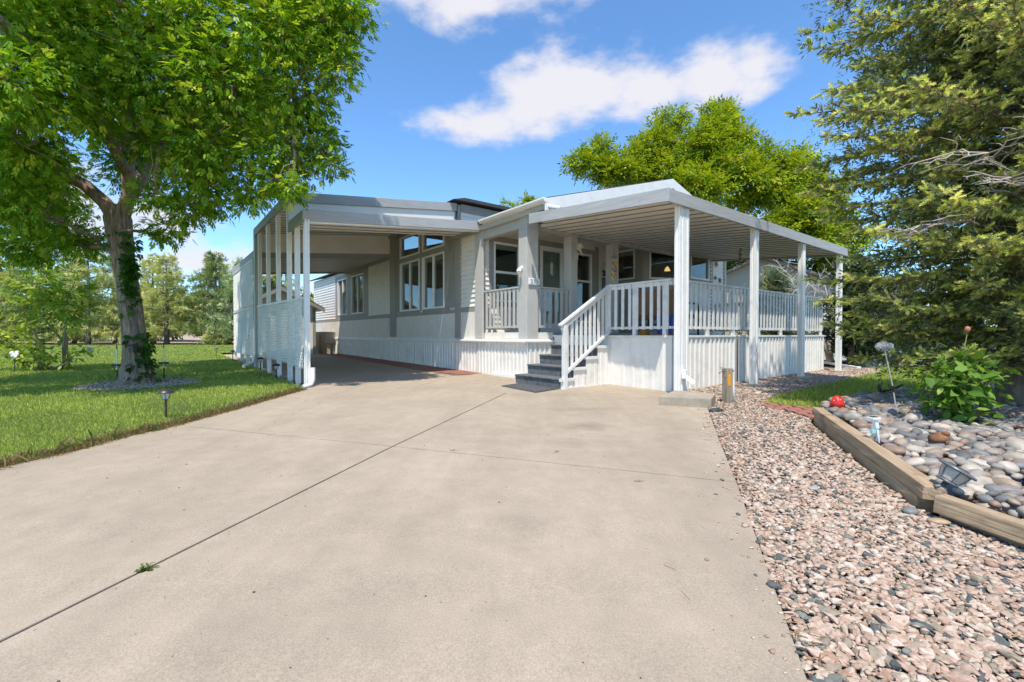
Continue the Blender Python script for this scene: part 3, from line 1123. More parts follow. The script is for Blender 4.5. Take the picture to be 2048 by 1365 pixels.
def siding(pl, a0, a1, z0, z1, holes, m, parent, step=0.116, top=None):
    """lap siding: one wedge-shaped board for each course and gap"""
    z = z0
    while z < z1 - 0.02:
        zt = min(z + step, z1)
        cuts = [(a0, a1)]
        for h in holes:
            if h[2] < zt - 0.01 and h[3] > z + 0.01:
                nc = []
                for c0, c1 in cuts:
                    if h[1] <= c0 or h[0] >= c1:
                        nc.append((c0, c1))
                    else:
                        if h[0] - c0 > 0.03:
                            nc.append((c0, h[0]))
                        if c1 - h[1] > 0.03:
                            nc.append((h[1], c1))
                cuts = nc
        for c0, c1 in cuts:
            j = random.uniform(-0.0015, 0.0015)
            P = pl.at
            mb = MB()
            mb.hexa([P(c0, 0.001, z), P(c1, 0.001, z), P(c1, 0.036 + j, z - 0.008), P(c0, 0.036 + j, z - 0.008),
                     P(c0, 0.001, zt), P(c1, 0.001, zt), P(c1, 0.005, zt), P(c0, 0.005, zt)])
            fixn(mb.build('siding_board', m, parent))
        z += step


def trim(pl, a0, a1, z0, z1, m, parent, proud=0.03, name='trim', bevel=0.004):
    mb = MB()
    pbox(mb, pl, a0, a1, 0.0, proud, z0, z1)
    return fixn(mb.build(name, m, parent, bevel=bevel))


def window(pl, a0, a1, z0, z1, parent, split='v', blind=False, curtain=None, proud=0.035, fw=0.05, at=0.5):
    mb = MB()
    for (b0, b1, c0, c1) in ((a0, a1, z0, z0 + fw), (a0, a1, z1 - fw, z1), (a0, a0 + fw, z0 + fw, z1 - fw), (a1 - fw, a1, z0 + fw, z1 - fw)):
        pbox(mb, pl, b0, b1, -0.06, proud, c0, c1)
    am, zm = a0 + (a1 - a0) * at, z0 + (z1 - z0) * at
    if split == 'v':
        pbox(mb, pl, am - 0.025, am + 0.025, -0.05, proud - 0.01, z0 + fw, z1 - fw)
    elif split == 'h':
        pbox(mb, pl, a0 + fw, a1 - fw, -0.05, proud - 0.01, zm - 0.03, zm + 0.03)
    w = fixn(mb.build('window', M_VINYL, parent, bevel=0.004))
    cells = {'v': [(a0 + fw, am - 0.025, z0 + fw, z1 - fw), (am + 0.025, a1 - fw, z0 + fw, z1 - fw)],
             'h': [(a0 + fw, a1 - fw, z0 + fw, zm - 0.03), (a0 + fw, a1 - fw, zm + 0.03, z1 - fw)],
             None: [(a0 + fw, a1 - fw, z0 + fw, z1 - fw)]}[split]
    for i, (b0, b1, c0, c1) in enumerate(cells):
        d = -0.012 - 0.02 * (i % 2)
        g = MB()
        pbox(g, pl, b0 + 0.002, b1 - 0.002, d, d - 0.004, c0 + 0.002, c1 - 0.002)
        fixn(g.build('pane', M_GLASS, w))
    if blind:
        g = MB()
        for k in range(5):
            pbox(g, pl, a0 + fw + 0.01, a1 - fw - 0.01, -0.075, -0.11, z1 - fw - 0.015 - k * 0.022, z1 - fw - 0.003 - k * 0.022)
        fixn(g.build('blind', M_VINYL, w))
    if curtain:
        for c in curtain:
            g = MB()
            n = 14
            b0, b1 = a0 + (a1 - a0) * c[0], a0 + (a1 - a0) * c[1]
            P = pl.at
            for k in range(n + 1):
                a = b0 + (b1 - b0) * k / n
                o_ = -0.17 - 0.02 * math.sin(k * 2.1)
                g.v += [P(a, o_, z0 - 0.1), P(a, o_, z1 + 0.05)]
            for k in range(n):
                g.f.append((2 * k, 2 * k + 2, 2 * k + 3, 2 * k + 1))
            g.build('curtain', M_CURTAIN, w, smooth=True)
    return w


def skirting(pl, a0, a1, z0, z1, parent, m=None, period=0.14, rib=0.026, panel=1.2, name='skirting_panel'):
    a = a0
    while a < a1 - 0.02:
        b = min(a + panel, a1)
        if a1 - b < 0.15:
            b = a1
        P = pl.at
        prof = []
        x = a
        r = random.Random(int(a * 97))
        while x < b - 1e-6:
            for f_, o_ in ((0, 0), (0.52, 0.0), (0.60, rib), (0.86, rib), (0.94, 0.0)):
                xx = x + f_ * period
                if xx < b:
                    prof.append((xx, o_ + r.uniform(-0.0012, 0.0012)))
            x += period
        prof.append((b, 0.0))
        mb = MB()
        for x, o_ in prof:
            mb.v += [P(x, 0.012 + o_, z0), P(x, 0.012 + o_, z1)]
        for k in range(len(prof) - 1):
            mb.f.append((2 * k, 2 * k + 1, 2 * k + 3, 2 * k + 2))
        mb.build(name, m or M_SKIRT, parent)
        a = b


def railing(pl, a0, a1, zb, zt, parent, m, step=0.15, pw=0.062, off=0.0, name='railing', posts=()):
    mb = MB()
    pbox(mb, pl, a0, a1, off - 0.055, off + 0.055, zt - 0.035, zt)
    pbox(mb, pl, a0, a1, off - 0.022, off + 0.022, zt - 0.105, zt - 0.036)
    r = fixn(mb.build(name, m, parent, bevel=0.004))
    mb = MB()
    pbox(mb, pl, a0, a1, off - 0.03, off + 0.021, zb - 0.02, zb + 0.025)
    fixn(mb.build('bottom_rail', m, r, bevel=0.004))
    n = max(1, round((a1 - a0) / step))
    for k in range(n):
        c = a0 + (k + 0.5) * (a1 - a0) / n + random.uniform(-0.006, 0.006)
        g = MB()
        ln = random.uniform(-0.004, 0.004)
        P = pl.at
        o0, o1 = off + 0.0225, off + 0.043
        g.hexa([P(c - pw / 2, o0, zb - 0.03), P(c + pw / 2, o0, zb - 0.03), P(c + pw / 2, o1, zb - 0.03), P(c - pw / 2, o1, zb - 0.03),
                P(c - pw / 2 + ln, o0, zt - 0.036), P(c + pw / 2 + ln, o0, zt - 0.036), P(c + pw / 2 + ln, o1, zt - 0.036), P(c - pw / 2 + ln, o1, zt - 0.036)])
        fixn(g.build('baluster', m, r, bevel=0.003))
    return r


# ------------------------------------------------------------------ the mobile home
home = hthing('mobile_home', 'long pale grey manufactured home with inset entry, lap siding and dark roof', 'house', 6.2, 7.44)
W0 = PLU(6.2)
FLOOR = 0.93
# long wall by the carport
big_w = [(10.95, 12.26, 1.63, 3.16), (12.43, 13.81, 1.63, 3.16)]
top_w = [(10.95, 12.26, 3.31, 3.86), (12.43, 13.81, 3.31, 3.98)]
far_w = [(17.09, 18.46, 1.71, 3.23), (18.96, 20.2, 1.71, 3.23)]
w_long = wall(W0, 9.24, 24.0, -0.3, 3.52, big_w + far_w + [(10.95, 12.26, 3.31, 3.52), (12.43, 13.81, 3.31, 3.52)], M_SIDING, home)
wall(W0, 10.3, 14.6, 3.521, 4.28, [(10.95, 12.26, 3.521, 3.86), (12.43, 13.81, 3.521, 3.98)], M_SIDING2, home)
siding(W0, 14.60, 24.0, 1.60, 3.50, [(16.62, 20.55, 1.5, 3.40)], M_SIDING, w_long)
siding(W0, 9.42, 10.09, 1.60, 3.42, [], M_SIDING, w_long)
PB = PLU(6.165)
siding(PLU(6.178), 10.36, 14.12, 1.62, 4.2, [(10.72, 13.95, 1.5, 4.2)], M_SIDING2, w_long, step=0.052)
# window surround boards in grey
for a0, a1, z0, z1 in ((10.72, 10.95, 1.55, 4.2), (12.26, 12.43, 1.63, 4.2), (13.81, 13.96, 1.55, 4.2), (10.95, 12.26, 3.16, 3.31), (12.43, 13.81, 3.16, 3.31), (10.95, 12.26, 1.55, 1.63), (12.43, 13.81, 1.55, 1.63), (10.95, 12.26, 3.86, 4.2), (12.43, 13.81, 3.98, 4.2)):
    trim(W0, a0, a1, z0, z1, M_TRIM, home, 0.030)
trim(W0, 14.12, 14.58, 0.82, 4.2, M_TRIM, home, 0.055)
trim(W0, 10.10, 10.36, 0.82, 3.5, M_TRIM, home, 0.055)
trim(W0, 10.36, 14.12, 1.462, 1.549, M_TRIM, home, 0.034)
trim(W0, 14.58, 24.0, 1.47, 1.60, M_TRIM, home, 0.028)
trim(W0, 9.42, 10.10, 1.47, 1.60, M_TRIM, home, 0.028)
for a0, a1, z0, z1 in ((16.62, 17.09, 1.60, 3.40), (20.2, 20.55, 1.60, 3.40), (18.46, 18.96, 1.71, 3.23), (17.09, 20.2, 3.23, 3.40), (17.09, 20.2, 1.602, 1.71)):
    trim(W0, a0, a1, z0, z1, M_TRIM, home, 0.029)
for (a0, a1, z0, z1) in big_w:
    window(W0, a0, a1, z0, z1, home, 'v', proud=0.045, curtain=[(0.0, 0.22)], blind=True)
for (a0, a1, z0, z1) in top_w:
    window(W0, a0, a1, z0, z1, home, None, proud=0.045)
for i, (a0, a1, z0, z1) in enumerate(far_w):
    window(W0, a0, a1, z0, z1, home, 'v', proud=0.045, curtain=[(0.5, 1.0)] if i else [(0.0, 0.3)])


def wainscot(pl, a0, a1, z0, z1, parent):
    a = a0
    mb = MB()
    while a < a1 - 0.01:
        b = min(a + 0.102, a1)
        pbox(mb, pl, a + 0.007, b - 0.007, 0.0, 0.026, z0, z1)
        a = b
    o = fixn(mb.build('wainscot_panel', M_WAINSCOT, parent))
    return o


for a0, a1 in ((9.42, 10.10), (10.36, 14.12), (14.58, 17.0), (17.0, 19.4), (19.4, 21.8), (21.8, 24.0)):
    wainscot(W0, a0, a1, 0.80, 1.465, home)
# skirting with its cap along the carport
skirting(W0, 9.24, 24.0, -0.25, 0.70, home)
mb = MB()
P = W0.at
mb.prism([P(9.0, 0.0, 0.69), P(9.0, 0.05, 0.69), P(9.0, 0.05, 0.72), P(9.0, 0.025, 0.80), P(9.0, 0.0, 0.80)], (0, 15.0, 0))
fixn(mb.build('skirting_cap', M_SKIRT, home))
# end walls and rear
w_end = wall(PLV(7.5), 12.3, 14.5, -0.3, 3.5, [(12.49, 13.53, 2.56, 3.42)], M_SIDING, home)
siding(PLV(7.5), 13.75, 14.38, 0.95, 3.4, [], M_SIDING, w_end)
siding(PLV(7.5), 12.36, 13.70, 0.95, 3.4, [(12.40, 13.62, 2.46, 3.5)], M_SIDING, w_end)
trim(PLV(7.5), 14.38, 14.52, 0.9, 3.45, M_TRIM, home, 0.035)
for a0, a1, z0, z1 in ((12.38, 12.49, 2.46, 3.46), (13.53, 13.75, 0.95, 3.46), (12.49, 13.53, 3.42, 3.55), (12.49, 13.53, 2.46, 2.56)):
    trim(PLV(7.5), a0, a1, z0, z1, M_TRIM, home, 0.027)
window(PLV(7.5), 12.49, 13.53, 2.56, 3.42, home, None, blind=True)
ANG = Plane((11.0, 8.1), (1.3, -0.6), (-0.6, -1.3))
LA = math.hypot(1.3, 0.6)
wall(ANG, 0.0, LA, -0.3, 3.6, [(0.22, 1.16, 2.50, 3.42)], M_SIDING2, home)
for a0, a1, z0, z1 in ((0.02, 0.22, 0.95, 3.5), (1.16, LA - 0.02, 0.95, 3.5), (0.22, 1.16, 3.42, 3.55), (0.22, 1.16, 0.95, 2.50)):
    trim(ANG, a0, a1, z0, z1, M_TRIM, home, 0.025)
window(ANG, 0.22, 1.16, 2.50, 3.42, home, None, blind=True)
wall(PLU(11.0), 8.1, 9.24, -0.3, 4.2, [(8.33, 9.05, 2.52, 3.40), (8.33, 9.05, 3.55, 3.92)], M_SIDING2, home)
for a0, a1, z0, z1 in ((8.12, 8.33, 0.95, 4.0), (9.05, 9.22, 0.95, 4.0), (8.33, 9.05, 3.40, 3.55), (8.33, 9.05, 2.40, 2.52)):
    trim(PLU(11.0), a0, a1, z0, z1, M_TRIM, home, 0.025)
window(PLU(11.0), 8.33, 9.05, 2.52, 3.40, home, None, blind=True)
window(PLU(11.0), 8.33, 9.05, 3.55, 3.92, home, None)
# the recessed entry wall
RW = PLV(9.24)
rec_h = [(6.58, 7.42, 1.72, 3.20), (8.10, 8.95, FLOOR + 0.02, 3.28), (9.28, 10.12, 1.25, 3.24)]
w_rec = wall(RW, 6.2, 11.0, -0.3, 3.52, rec_h, M_SIDING, home)
siding(RW, 6.33, 10.95, 0.96, 3.49, [(6.44, 7.56, 1.55, 3.36), (7.93, 9.10, 0.9, 3.44), (9.16, 10.42, 1.1, 3.40), (10.26, 10.42, 0.9, 3.9)], M_SIDING, w_rec)
for a0, a1, z0, z1 in ((6.44, 6.58, 1.60, 3.34), (7.42, 7.56, 1.60, 3.34), (6.58, 7.42, 3.20, 3.34), (6.58, 7.42, 1.60, 1.72),
                       (7.95, 8.09, 0.94, 3.43), (8.96, 9.10, 0.94, 3.43), (8.09, 8.96, 3.29, 3.43),
                       (9.16, 9.28, 1.14, 3.38), (10.12, 10.26, 1.14, 3.38), (9.28, 10.12, 3.24, 3.38), (9.28, 10.12, 1.14, 1.25), (10.262, 10.42, 0.94, 3.49)):
    trim(RW, a0, a1, z0, z1, M_TRIM, home, 0.028)
window(RW, 6.58, 7.42, 1.72, 3.20, home, 'h', blind=True)
window(RW, 9.28, 10.12, 1.25, 3.24, home, 'h', at=0.6)
mb = MB()
for b0, b1, c0, c1 in ((8.10, 8.19, 0.95, 3.28), (8.86, 8.95, 0.95, 3.28), (8.19, 8.86, 3.16, 3.28), (8.19, 8.86, 0.95, 1.22)):
    pbox(mb, RW, b0, b1, -0.04, 0.04, c0, c1)
door = fixn(mb.build('door', M_VINYL, home, bevel=0.004))
g = MB()
pbox(g, RW, 8.19, 8.86, -0.01, -0.015, 1.22, 3.16)
fixn(g.build('pane', M_GLASS, door))
g = MB()
pbox(g, RW, 8.12, 8.93, -0.09, -0.12, 0.95, 3.25)
fixn(g.build('inner_door', M_DOOR, door))
g = MB()
g.tube([RW.at(8.80, 0.04, 1.98), RW.at(8.80, 0.085, 1.98), RW.at(8.72, 0.085, 1.98)], 0.012, 8)
g.build('handle', M_CHROME, door, smooth=True)
# pilaster, columns, header beams
trim(W0, 9.09, 9.42, 0.80, 3.42, M_COLUMN, home, 0.045, 'pilaster')
for (u0, u1, v0, v1, zb) in ((6.17, 6.49, 7.44, 7.73, 0.76), (7.49, 7.71, 7.46, 7.70, 0.93), (8.97, 9.18, 7.46, 7.71, 0.93)):
    mb = MB().box((u0, v0, zb), (u1, v1, 3.40))
    mb.box((u0 - 0.012, v0 - 0.012, 3.14), (u1 + 0.012, v1 + 0.012, 3.17))
    mb.build('column', M_COLUMN, home, bevel=0.008)
mb = MB().box((6.20, 7.735, 3.19), (6.36, 9.09, 3.385))
mb.build('header_beam', M_COLUMN, home, bevel=0.006)
mb = MB().box((6.493, 7.50, 3.17), (12.2, 7.66, 3.40))
mb.build('header_beam', M_COLUMN, home, bevel=0.006)
mb = MB().box((6.10, 6.75, 3.386), (6.19, 10.25, 3.50))
mb.build('eave_board', M_COLUMN, home, bevel=0.005)
# entry floor, its edge boards and skirting
mb = MB().box((6.24, 7.47, 0.80), (11.0, 9.24, FLOOR))
mb.build('entry_floor', M_DECK, home)
mb = MB().box((6.205, 7.74, 0.803), (6.239, 9.085, 0.945)).box((6.495, 7.445, 0.803), (6.93, 7.469, 0.945))
mb.build('edge_board', M_WAINSCOT, home, bevel=0.004)
mb = MB()
mb.prism([(6.12, 7.40, 0.735), (6.07, 7.35, 0.735), (6.07, 7.35, 0.765), (6.20, 7.40, 0.80), (6.24, 7.40, 0.735)], (0, 2.95, 0))
mb.prism([(6.10, 7.47, 0.735), (6.10, 7.365, 0.735), (6.10, 7.365, 0.765), (6.10, 7.45, 0.80)], (0.82, 0, 0))
fixn(mb.build('ledge', M_WHITE, home))
skirting(PLU(6.175), 7.40, 9.32, -0.25, 0.735, home, period=0.135, rib=0.02)
skirting(PLV(7.445), 6.16, 6.92, -0.25, 0.735, home, period=0.135, rib=0.02)
mb = MB()
pbox(mb, PLU(6.155), 7.36, 8.62, 0.0, 0.05, -0.2, 0.02)
fixn(mb.build('base_board', M_WHITE, home, bevel=0.005))
wall(PLU(6.26), 7.5, 9.24, -0.3, 0.79, [], M_DARK, home, 'foundation')
wall(PLV(7.53), 6.3, 12.3, -0.3, 0.79, [], M_DARK, home, 'foundation')
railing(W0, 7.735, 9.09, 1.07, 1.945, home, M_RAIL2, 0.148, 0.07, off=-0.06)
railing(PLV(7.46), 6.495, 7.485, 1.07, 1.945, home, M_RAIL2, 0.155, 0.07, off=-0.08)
# rear and right walls, gable, ceiling of the entry, floors
wall(PLV(24.0), 6.2, 14.5, -0.3, 3.5, [], M_SIDING, home)
wall(PLU(14.5), 7.5, 24.0, -0.3, 3.5, [], M_SIDING, home)
mb = MB()
mb.prism([(6.22, 7.56, 3.41), (14.48, 7.56, 3.41), (14.48, 7.56, 3.56), (10.35, 7.56, 4.72), (6.22, 7.56, 3.56)], (0, 0.1, 0))
mb.prism([(6.32, 23.9, 3.4), (14.48, 23.9, 3.4), (10.35, 23.9, 4.72)], (0, 0.1, 0))
mb.build('gable', M_SIDING, home)
mb = MB().box((6.36, 7.66, 3.495), (11.0, 9.24, 3.52))
mb.build('entry_ceiling', M_PAN, home)
mb = MB().box((6.33, 9.37, FLOOR - 0.03), (14.37, 23.87, FLOOR)).box((11.14, 8.5, FLOOR - 0.03), (14.37, 9.36, FLOOR))
mb.build('interior_floor', M_DARK, home)
mb = MB().box((9.4, 9.40, FLOOR), (9.5, 23.8, 3.6)).box((6.4, 15.0, FLOOR), (9.39, 15.08, 3.6)).box((11.15, 11.4, FLOOR), (14.3, 11.5, 3.6))
mb.build('interior_wall', M_ROOMWALL, home)
# roof
VF, VB = 6.72, 24.25
EU0, EZ, RU, RZ, EU1 = 6.02, 3.585, 10.35, 4.86, 14.68
for k, (u0, z0, u1, z1) in enumerate(((EU0, EZ, RU, RZ), (RU, RZ, EU1, EZ))):
    mb = MB()
    if k == 0:
        um, zm_ = 8.5, EZ + (RZ - EZ) * (8.5 - EU0) / (RU - EU0)
        for a_, b_, ua, zq in ((VF, 10.25, u0, z0), (10.251, 14.65, um, zm_), (14.651, VB, u0, z0)):
            mb.prism([(ua, a_, zq - 0.05), (u1, a_, z1 - 0.05), (u1, a_, z1), (ua, a_, zq)], (0, b_ - a_, 0))
    else:
        mb.prism([(u0, VF, z0 - 0.05), (u1, VF, z1 - 0.05), (u1, VF, z1), (u0, VF, z0)], (0, VB - VF, 0))
    fixn(mb.build('roof', M_SHINGLE, home))
    mb = MB()
    mb.prism([(u0, VF - 0.03, z0 - 0.26), (u1, VF - 0.03, z1 - 0.26), (u1, VF - 0.03, z1 - 0.022), (u0, VF - 0.03, z0 - 0.022)], (0, 0.029, 0))
    fixn(mb.build('rake_board', M_WHITE, home, bevel=0.003))
    mb = MB()
    mb.prism([(u0, VF, z0 - 0.10), (u1, VF, z1 - 0.10), (u1, VF, z1 - 0.085), (u0, VF, z0 - 0.085)], (0, 0.84, 0))
    fixn(mb.build('soffit', M_PAN, home))
mb = MB()
mb.prism([(6.02, 6.70, 3.575), (5.99, 6.70, 3.585), (5.955, 6.70, 3.575), (5.955, 6.70, 3.545), (5.99, 6.70, 3.505), (6.10, 6.70, 3.495), (6.10, 6.70, 3.51), (5.995, 6.70, 3.52), (5.968, 6.70, 3.55), (5.968, 6.70, 3.57)], (0, 2.28, 0))
mb.prism([(5.958, 6.685, 3.578), (5.958, 6.685, 3.548), (5.99, 6.685, 3.498), (6.10, 6.685, 3.498), (6.10, 6.685, 3.578)], (0, 0.012, 0))
mb.tube([(6.06, 6.76, 3.50), (6.07, 6.74, 3.44), (6.16, 6.62, 3.40), (6.24, 6.5, 3.37)], 0.036, 8)
fixn(mb.build('gutter', M_WHITE, home))
# raised section over the tall windows: cheek wall, roof and ceiling line
mb = MB()
mb.prism([(6.2, 10.30, 3.50), (6.2, 10.30, 4.26), (8.3, 10.30, 4.26)], (0, 0.1, 0))
ck = fixn(mb.build('cheek_wall', M_SIDING, home))
for k in range(5):
    z = 3.66 + k * 0.115
    u1 = 6.0 + (z - 3.585) / 0.294 + 0.1
    if u1 > 6.32:
        P = PLV(10.30).at
        g = MB().hexa([P(6.28, 0.001, z), P(u1, 0.001, z), P(u1, 0.018, z), P(6.28, 0.018, z), P(6.28, 0.001, z + 0.11), P(u1, 0.001, z + 0.11), P(u1, 0.005, z + 0.11), P(6.28, 0.005, z + 0.11)])
        fixn(g.build('siding_board', M_SIDING, ck))
trim(PLV(10.30), 6.19, 6.28, 3.62, 4.26, M_TRIM, home, 0.03)
mb = MB()
mb.prism([(6.285, 10.262, 4.10), (7.62, 10.262, 4.10), (8.3, 10.262, 4.30), (6.285, 10.262, 4.30)], (0, 0.035, 0))
fixn(mb.build('rake_board', M_TRIM, home))
mb = MB()
mb.prism([(5.96, 10.10, 4.335), (6.30, 10.10, 4.425), (8.75, 10.10, 4.425), (8.75, 10.10, 4.34), (6.30, 10.10, 4.34)], (0, 4.7, 0))
fixn(mb.build('roof', M_SHINGLE, home))
# ------------------------------------------------------------------ porch: deck, railings and its metal cover
porch = hthing('porch', 'raised porch with pale picket railing under a ribbed metal cover on white posts', 'porch', 6.93, 4.49)
DZ = 0.86
mb = MB().box((6.96, 4.52, DZ - 0.06), (13.86, 7.44, DZ))
mb.build('deck', M_DECK, porch)
PS, PR = PLU(6.93), PLV(4.49)
skirting(PS, 4.52, 5.62, -0.25, 0.845, porch, period=0.205, rib=0.008, panel=0.42)
skirting(PR, 6.93, 9.08, -0.25, 0.845, porch, period=0.15, rib=0.026, panel=1.1)
skirting(PR, 9.24, 13.86, -0.25, 0.845, porch, period=0.15, rib=0.026, panel=1.1)
skirting(PS, 5.62, 7.40, -0.25, 0.845, porch, period=0.205, rib=0.008, panel=0.42)
mb = MB()
pbox(mb, PR, 9.075, 9.245, -0.01, -0.02, -0.25, 0.85)
fixn(mb.build('skirting_gap', M_TRIM, porch))
mb = MB()
pbox(mb, PLU(13.88), 4.5, 7.44, 0.0, 0.02, -0.25, 0.85)
fixn(mb.build('skirting_end', M_SKIRT, porch))
wall(PLU(6.965), 4.54, 7.42, -0.3, 0.795, [], M_DARK, porch, 'foundation')
wall(PLV(4.535), 7.0, 13.86, -0.3, 0.795, [], M_DARK, porch, 'foundation')
mb = MB()
pbox(mb, PS, 4.45, 7.40, 0.0, 0.05, 0.846, 0.885)
pbox(mb, PR, 6.93, 9.08, 0.0, 0.05, 0.846, 0.885)
pbox(mb, PR, 9.24, 13.9, 0.0, 0.05, 0.846, 0.885)
fixn(mb.build('cap_board', M_RAIL, porch, bevel=0.004))
mb = MB()
pbox(mb, PS, 4.47, 4.55, 0.015, 0.033, -0.2, 0.845)
pbox(mb, PR, 6.93, 7.0, 0.015, 0.033, -0.2, 0.845)
fixn(mb.build('corner_trim', M_SKIRT, porch))
railing(PS, 4.49, 5.90, 1.02, 1.853, porch, M_RAIL, 0.150, 0.062, off=0.0)
railing(PR, 6.95, 13.70, 1.02, 1.853, porch, M_RAIL, 0.150, 0.064, off=0.0)
railing(PLU(13.72), 4.49, 7.40, 1.02, 1.853, porch, M_RAIL, 0.150, 0.09, off=0.0)
for u, v in ((6.93, 4.62), (6.93, 5.25), (6.93, 5.90)):
    MB().box((u - 0.035, v - 0.035, DZ), (u + 0.035, v + 0.035, 1.82)).build('rail_post', M_RAIL, porch, bevel=0.003)
for u in (8.05, 9.0, 10.1, 11.2, 12.3, 13.6):
    MB().box((u - 0.04, 4.455, DZ + 0.02), (u + 0.04, 4.525, 1.82 if u in (9.0, 13.6) else 1.0)).build('rail_post', M_RAIL, porch, bevel=0.003)


def fluted(mb, u, v, w, d, z0, z1):
    """roll-formed aluminium post: a box section with a groove in each face"""
    g = 0.22
    pts = []
    for (ax, ay, bx, by) in ((-1, -1, 1, -1), (1, -1, 1, 1), (1, 1, -1, 1), (-1, 1, -1, -1)):
        nx_, ny_ = -(by - ay) / 2, (bx - ax) / 2
        for f_, dep in ((0.0, 0), (0.36, 0), (0.40, g), (0.60, g), (0.64, 0)):
            x = ax + (bx - ax) * f_ + nx_ * dep
            y = ay + (by - ay) * f_ + ny_ * dep
            pts.append((u + x * w / 2, v + y * d / 2, z0))
    mb.prism(pts, (0, 0, z1 - z0))


for u, w in ((6.47, 0.24), (8.90, 0.14), (11.11, 0.14), (13.44, 0.14)):
    mb = MB()
    if w > 0.2:
        fluted(mb, u - 0.065, 4.025, 0.115, 0.10, -0.1, 2.89)
        fluted(mb, u + 0.065, 4.025, 0.115, 0.10, -0.1, 2.89)
    else:
        fluted(mb, u, 4.025, w, 0.10, -0.2, 2.89)
    fixn(mb.build('post', M_WHITE, porch))
# downspout boot on the corner post
mb = MB()
mb.beam((6.42, 3.93, 0.36), (6.42, 3.93, 0.22), 0.08, 0.07, (0, 1, 0))
mb.beam((6.42, 3.94, 0.26), (6.50, 3.82, 0.15), 0.075, 0.07)
fixn(mb.build('downspout', M_WHITE, porch, bevel=0.006))
# cover
CU0, CU1, CV0, CV1 = 5.95, 13.70, 3.925, 7.49
CZ0, CZ1 = 2.862, 3.17


def cz(v):
    return CZ0 + (CZ1 - CZ0) * (v - CV0) / (CV1 - CV0)


def board(mb, a, b, h, w):
    """upright board from a to b (bottom edge), h high and w thick, thickness to the inside"""
    a, b = Vector(a), Vector(b)
    d = (b - a)
    n_ = Vector((-d.y, d.x, 0)).normalized() * w
    mb.hexa([a, b, b + n_, a + n_, a + Vector((0, 0, h)), b + Vector((0, 0, h)), b + n_ + Vector((0, 0, h)), a + n_ + Vector((0, 0, h))])
    return mb


mb = MB()
board(mb, (CU0, CV0, CZ0), (9.10, CV0, CZ0), 0.196, 0.04)
fixn(mb.build('fascia_board', M_FASC_U, porch, bevel=0.004))
mb = MB()
board(mb, (9.103, CV0 + 0.004, CZ0), (CU1, CV0 + 0.004, CZ0), 0.194, 0.04)
fixn(mb.build('fascia_board', M_FASC_U, porch, bevel=0.004))
mb = MB()
board(mb, (CU0 + 0.002, 7.12, cz(7.12)), (CU0 + 0.002, CV0 - 0.003, CZ0), 0.200, 0.04)
fixn(mb.build('fascia_board', M_FASC_V, porch, bevel=0.004))
mb = MB()
board(mb, (CU1, CV0 + 0.05, CZ0), (CU1, CV1, CZ1), 0.196, 0.04)
fixn(mb.build('fascia_board', M_FASC_V, porch, bevel=0.004))
u = CU0 + 0.045
PANW = 0.305
while u < CU1 - 0.05:
    u1 = min(u + PANW, CU1 - 0.045)
    mb = MB()
    v0, v1 = CV0 + 0.045, (CV1 + 0.005 if u > 6.45 else 7.02)
    z0, z1 = cz(v0) + 0.055, cz(v1) + 0.055
    um_ = (u + u1) / 2
    for (a, b, dz0, dz1) in ((u + 0.001, um_ - 0.004, 0.0, 0.075), (um_ - 0.0035, um_ + 0.0035, 0.006, 0.075), (um_ + 0.004, u1 - 0.021, 0.0, 0.075)):
        mb.hexa([(a, v0, z0 + dz0), (b, v0, z0 + dz0), (b, v1, z1 + dz0), (a, v1, z1 + dz0), (a, v0, z0 + dz1), (b, v0, z0 + dz1), (b, v1, z1 + dz1), (a, v1, z1 + dz1)])
    pn_ = mb.build('roof_pan', M_PAN, porch)
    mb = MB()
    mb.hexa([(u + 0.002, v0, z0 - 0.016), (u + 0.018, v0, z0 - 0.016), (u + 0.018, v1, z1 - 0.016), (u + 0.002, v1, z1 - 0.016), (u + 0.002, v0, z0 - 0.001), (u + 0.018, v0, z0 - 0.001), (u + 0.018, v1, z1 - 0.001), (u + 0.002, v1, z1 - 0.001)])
    mb.build('seam_shade_strip', M_SEAM_SHADE, pn_)  # thin lip at the pan seam, its shadow gap painted dark
    u += PANW
mb = MB()
v0, v1 = CV0 + 0.045, CV1
z0, z1 = cz(v0) + 0.135, cz(v1) + 0.135
a, b = CU0 + 0.54, CU1 - 0.045
a2, b2, v2, zz = CU0 + 0.045, CU0 + 0.539, 7.0, cz(7.0) + 0.135
mb.hexa([(a2, v0, z0), (b2, v0, z0), (b2, v2, zz), (a2, v2, zz), (a2, v0, z0 + 0.02), (b2, v0, z0 + 0.02), (b2, v2, zz + 0.02), (a2, v2, zz + 0.02)])
mb.hexa([(a, v0, z0), (b, v0, z0), (b, v1, z1), (a, v1, z1), (a, v0, z0 + 0.02), (b, v0, z0 + 0.02), (b, v1, z1 + 0.02), (a, v1, z1 + 0.02)])
mb.build('roof_top', M_DARK, porch)
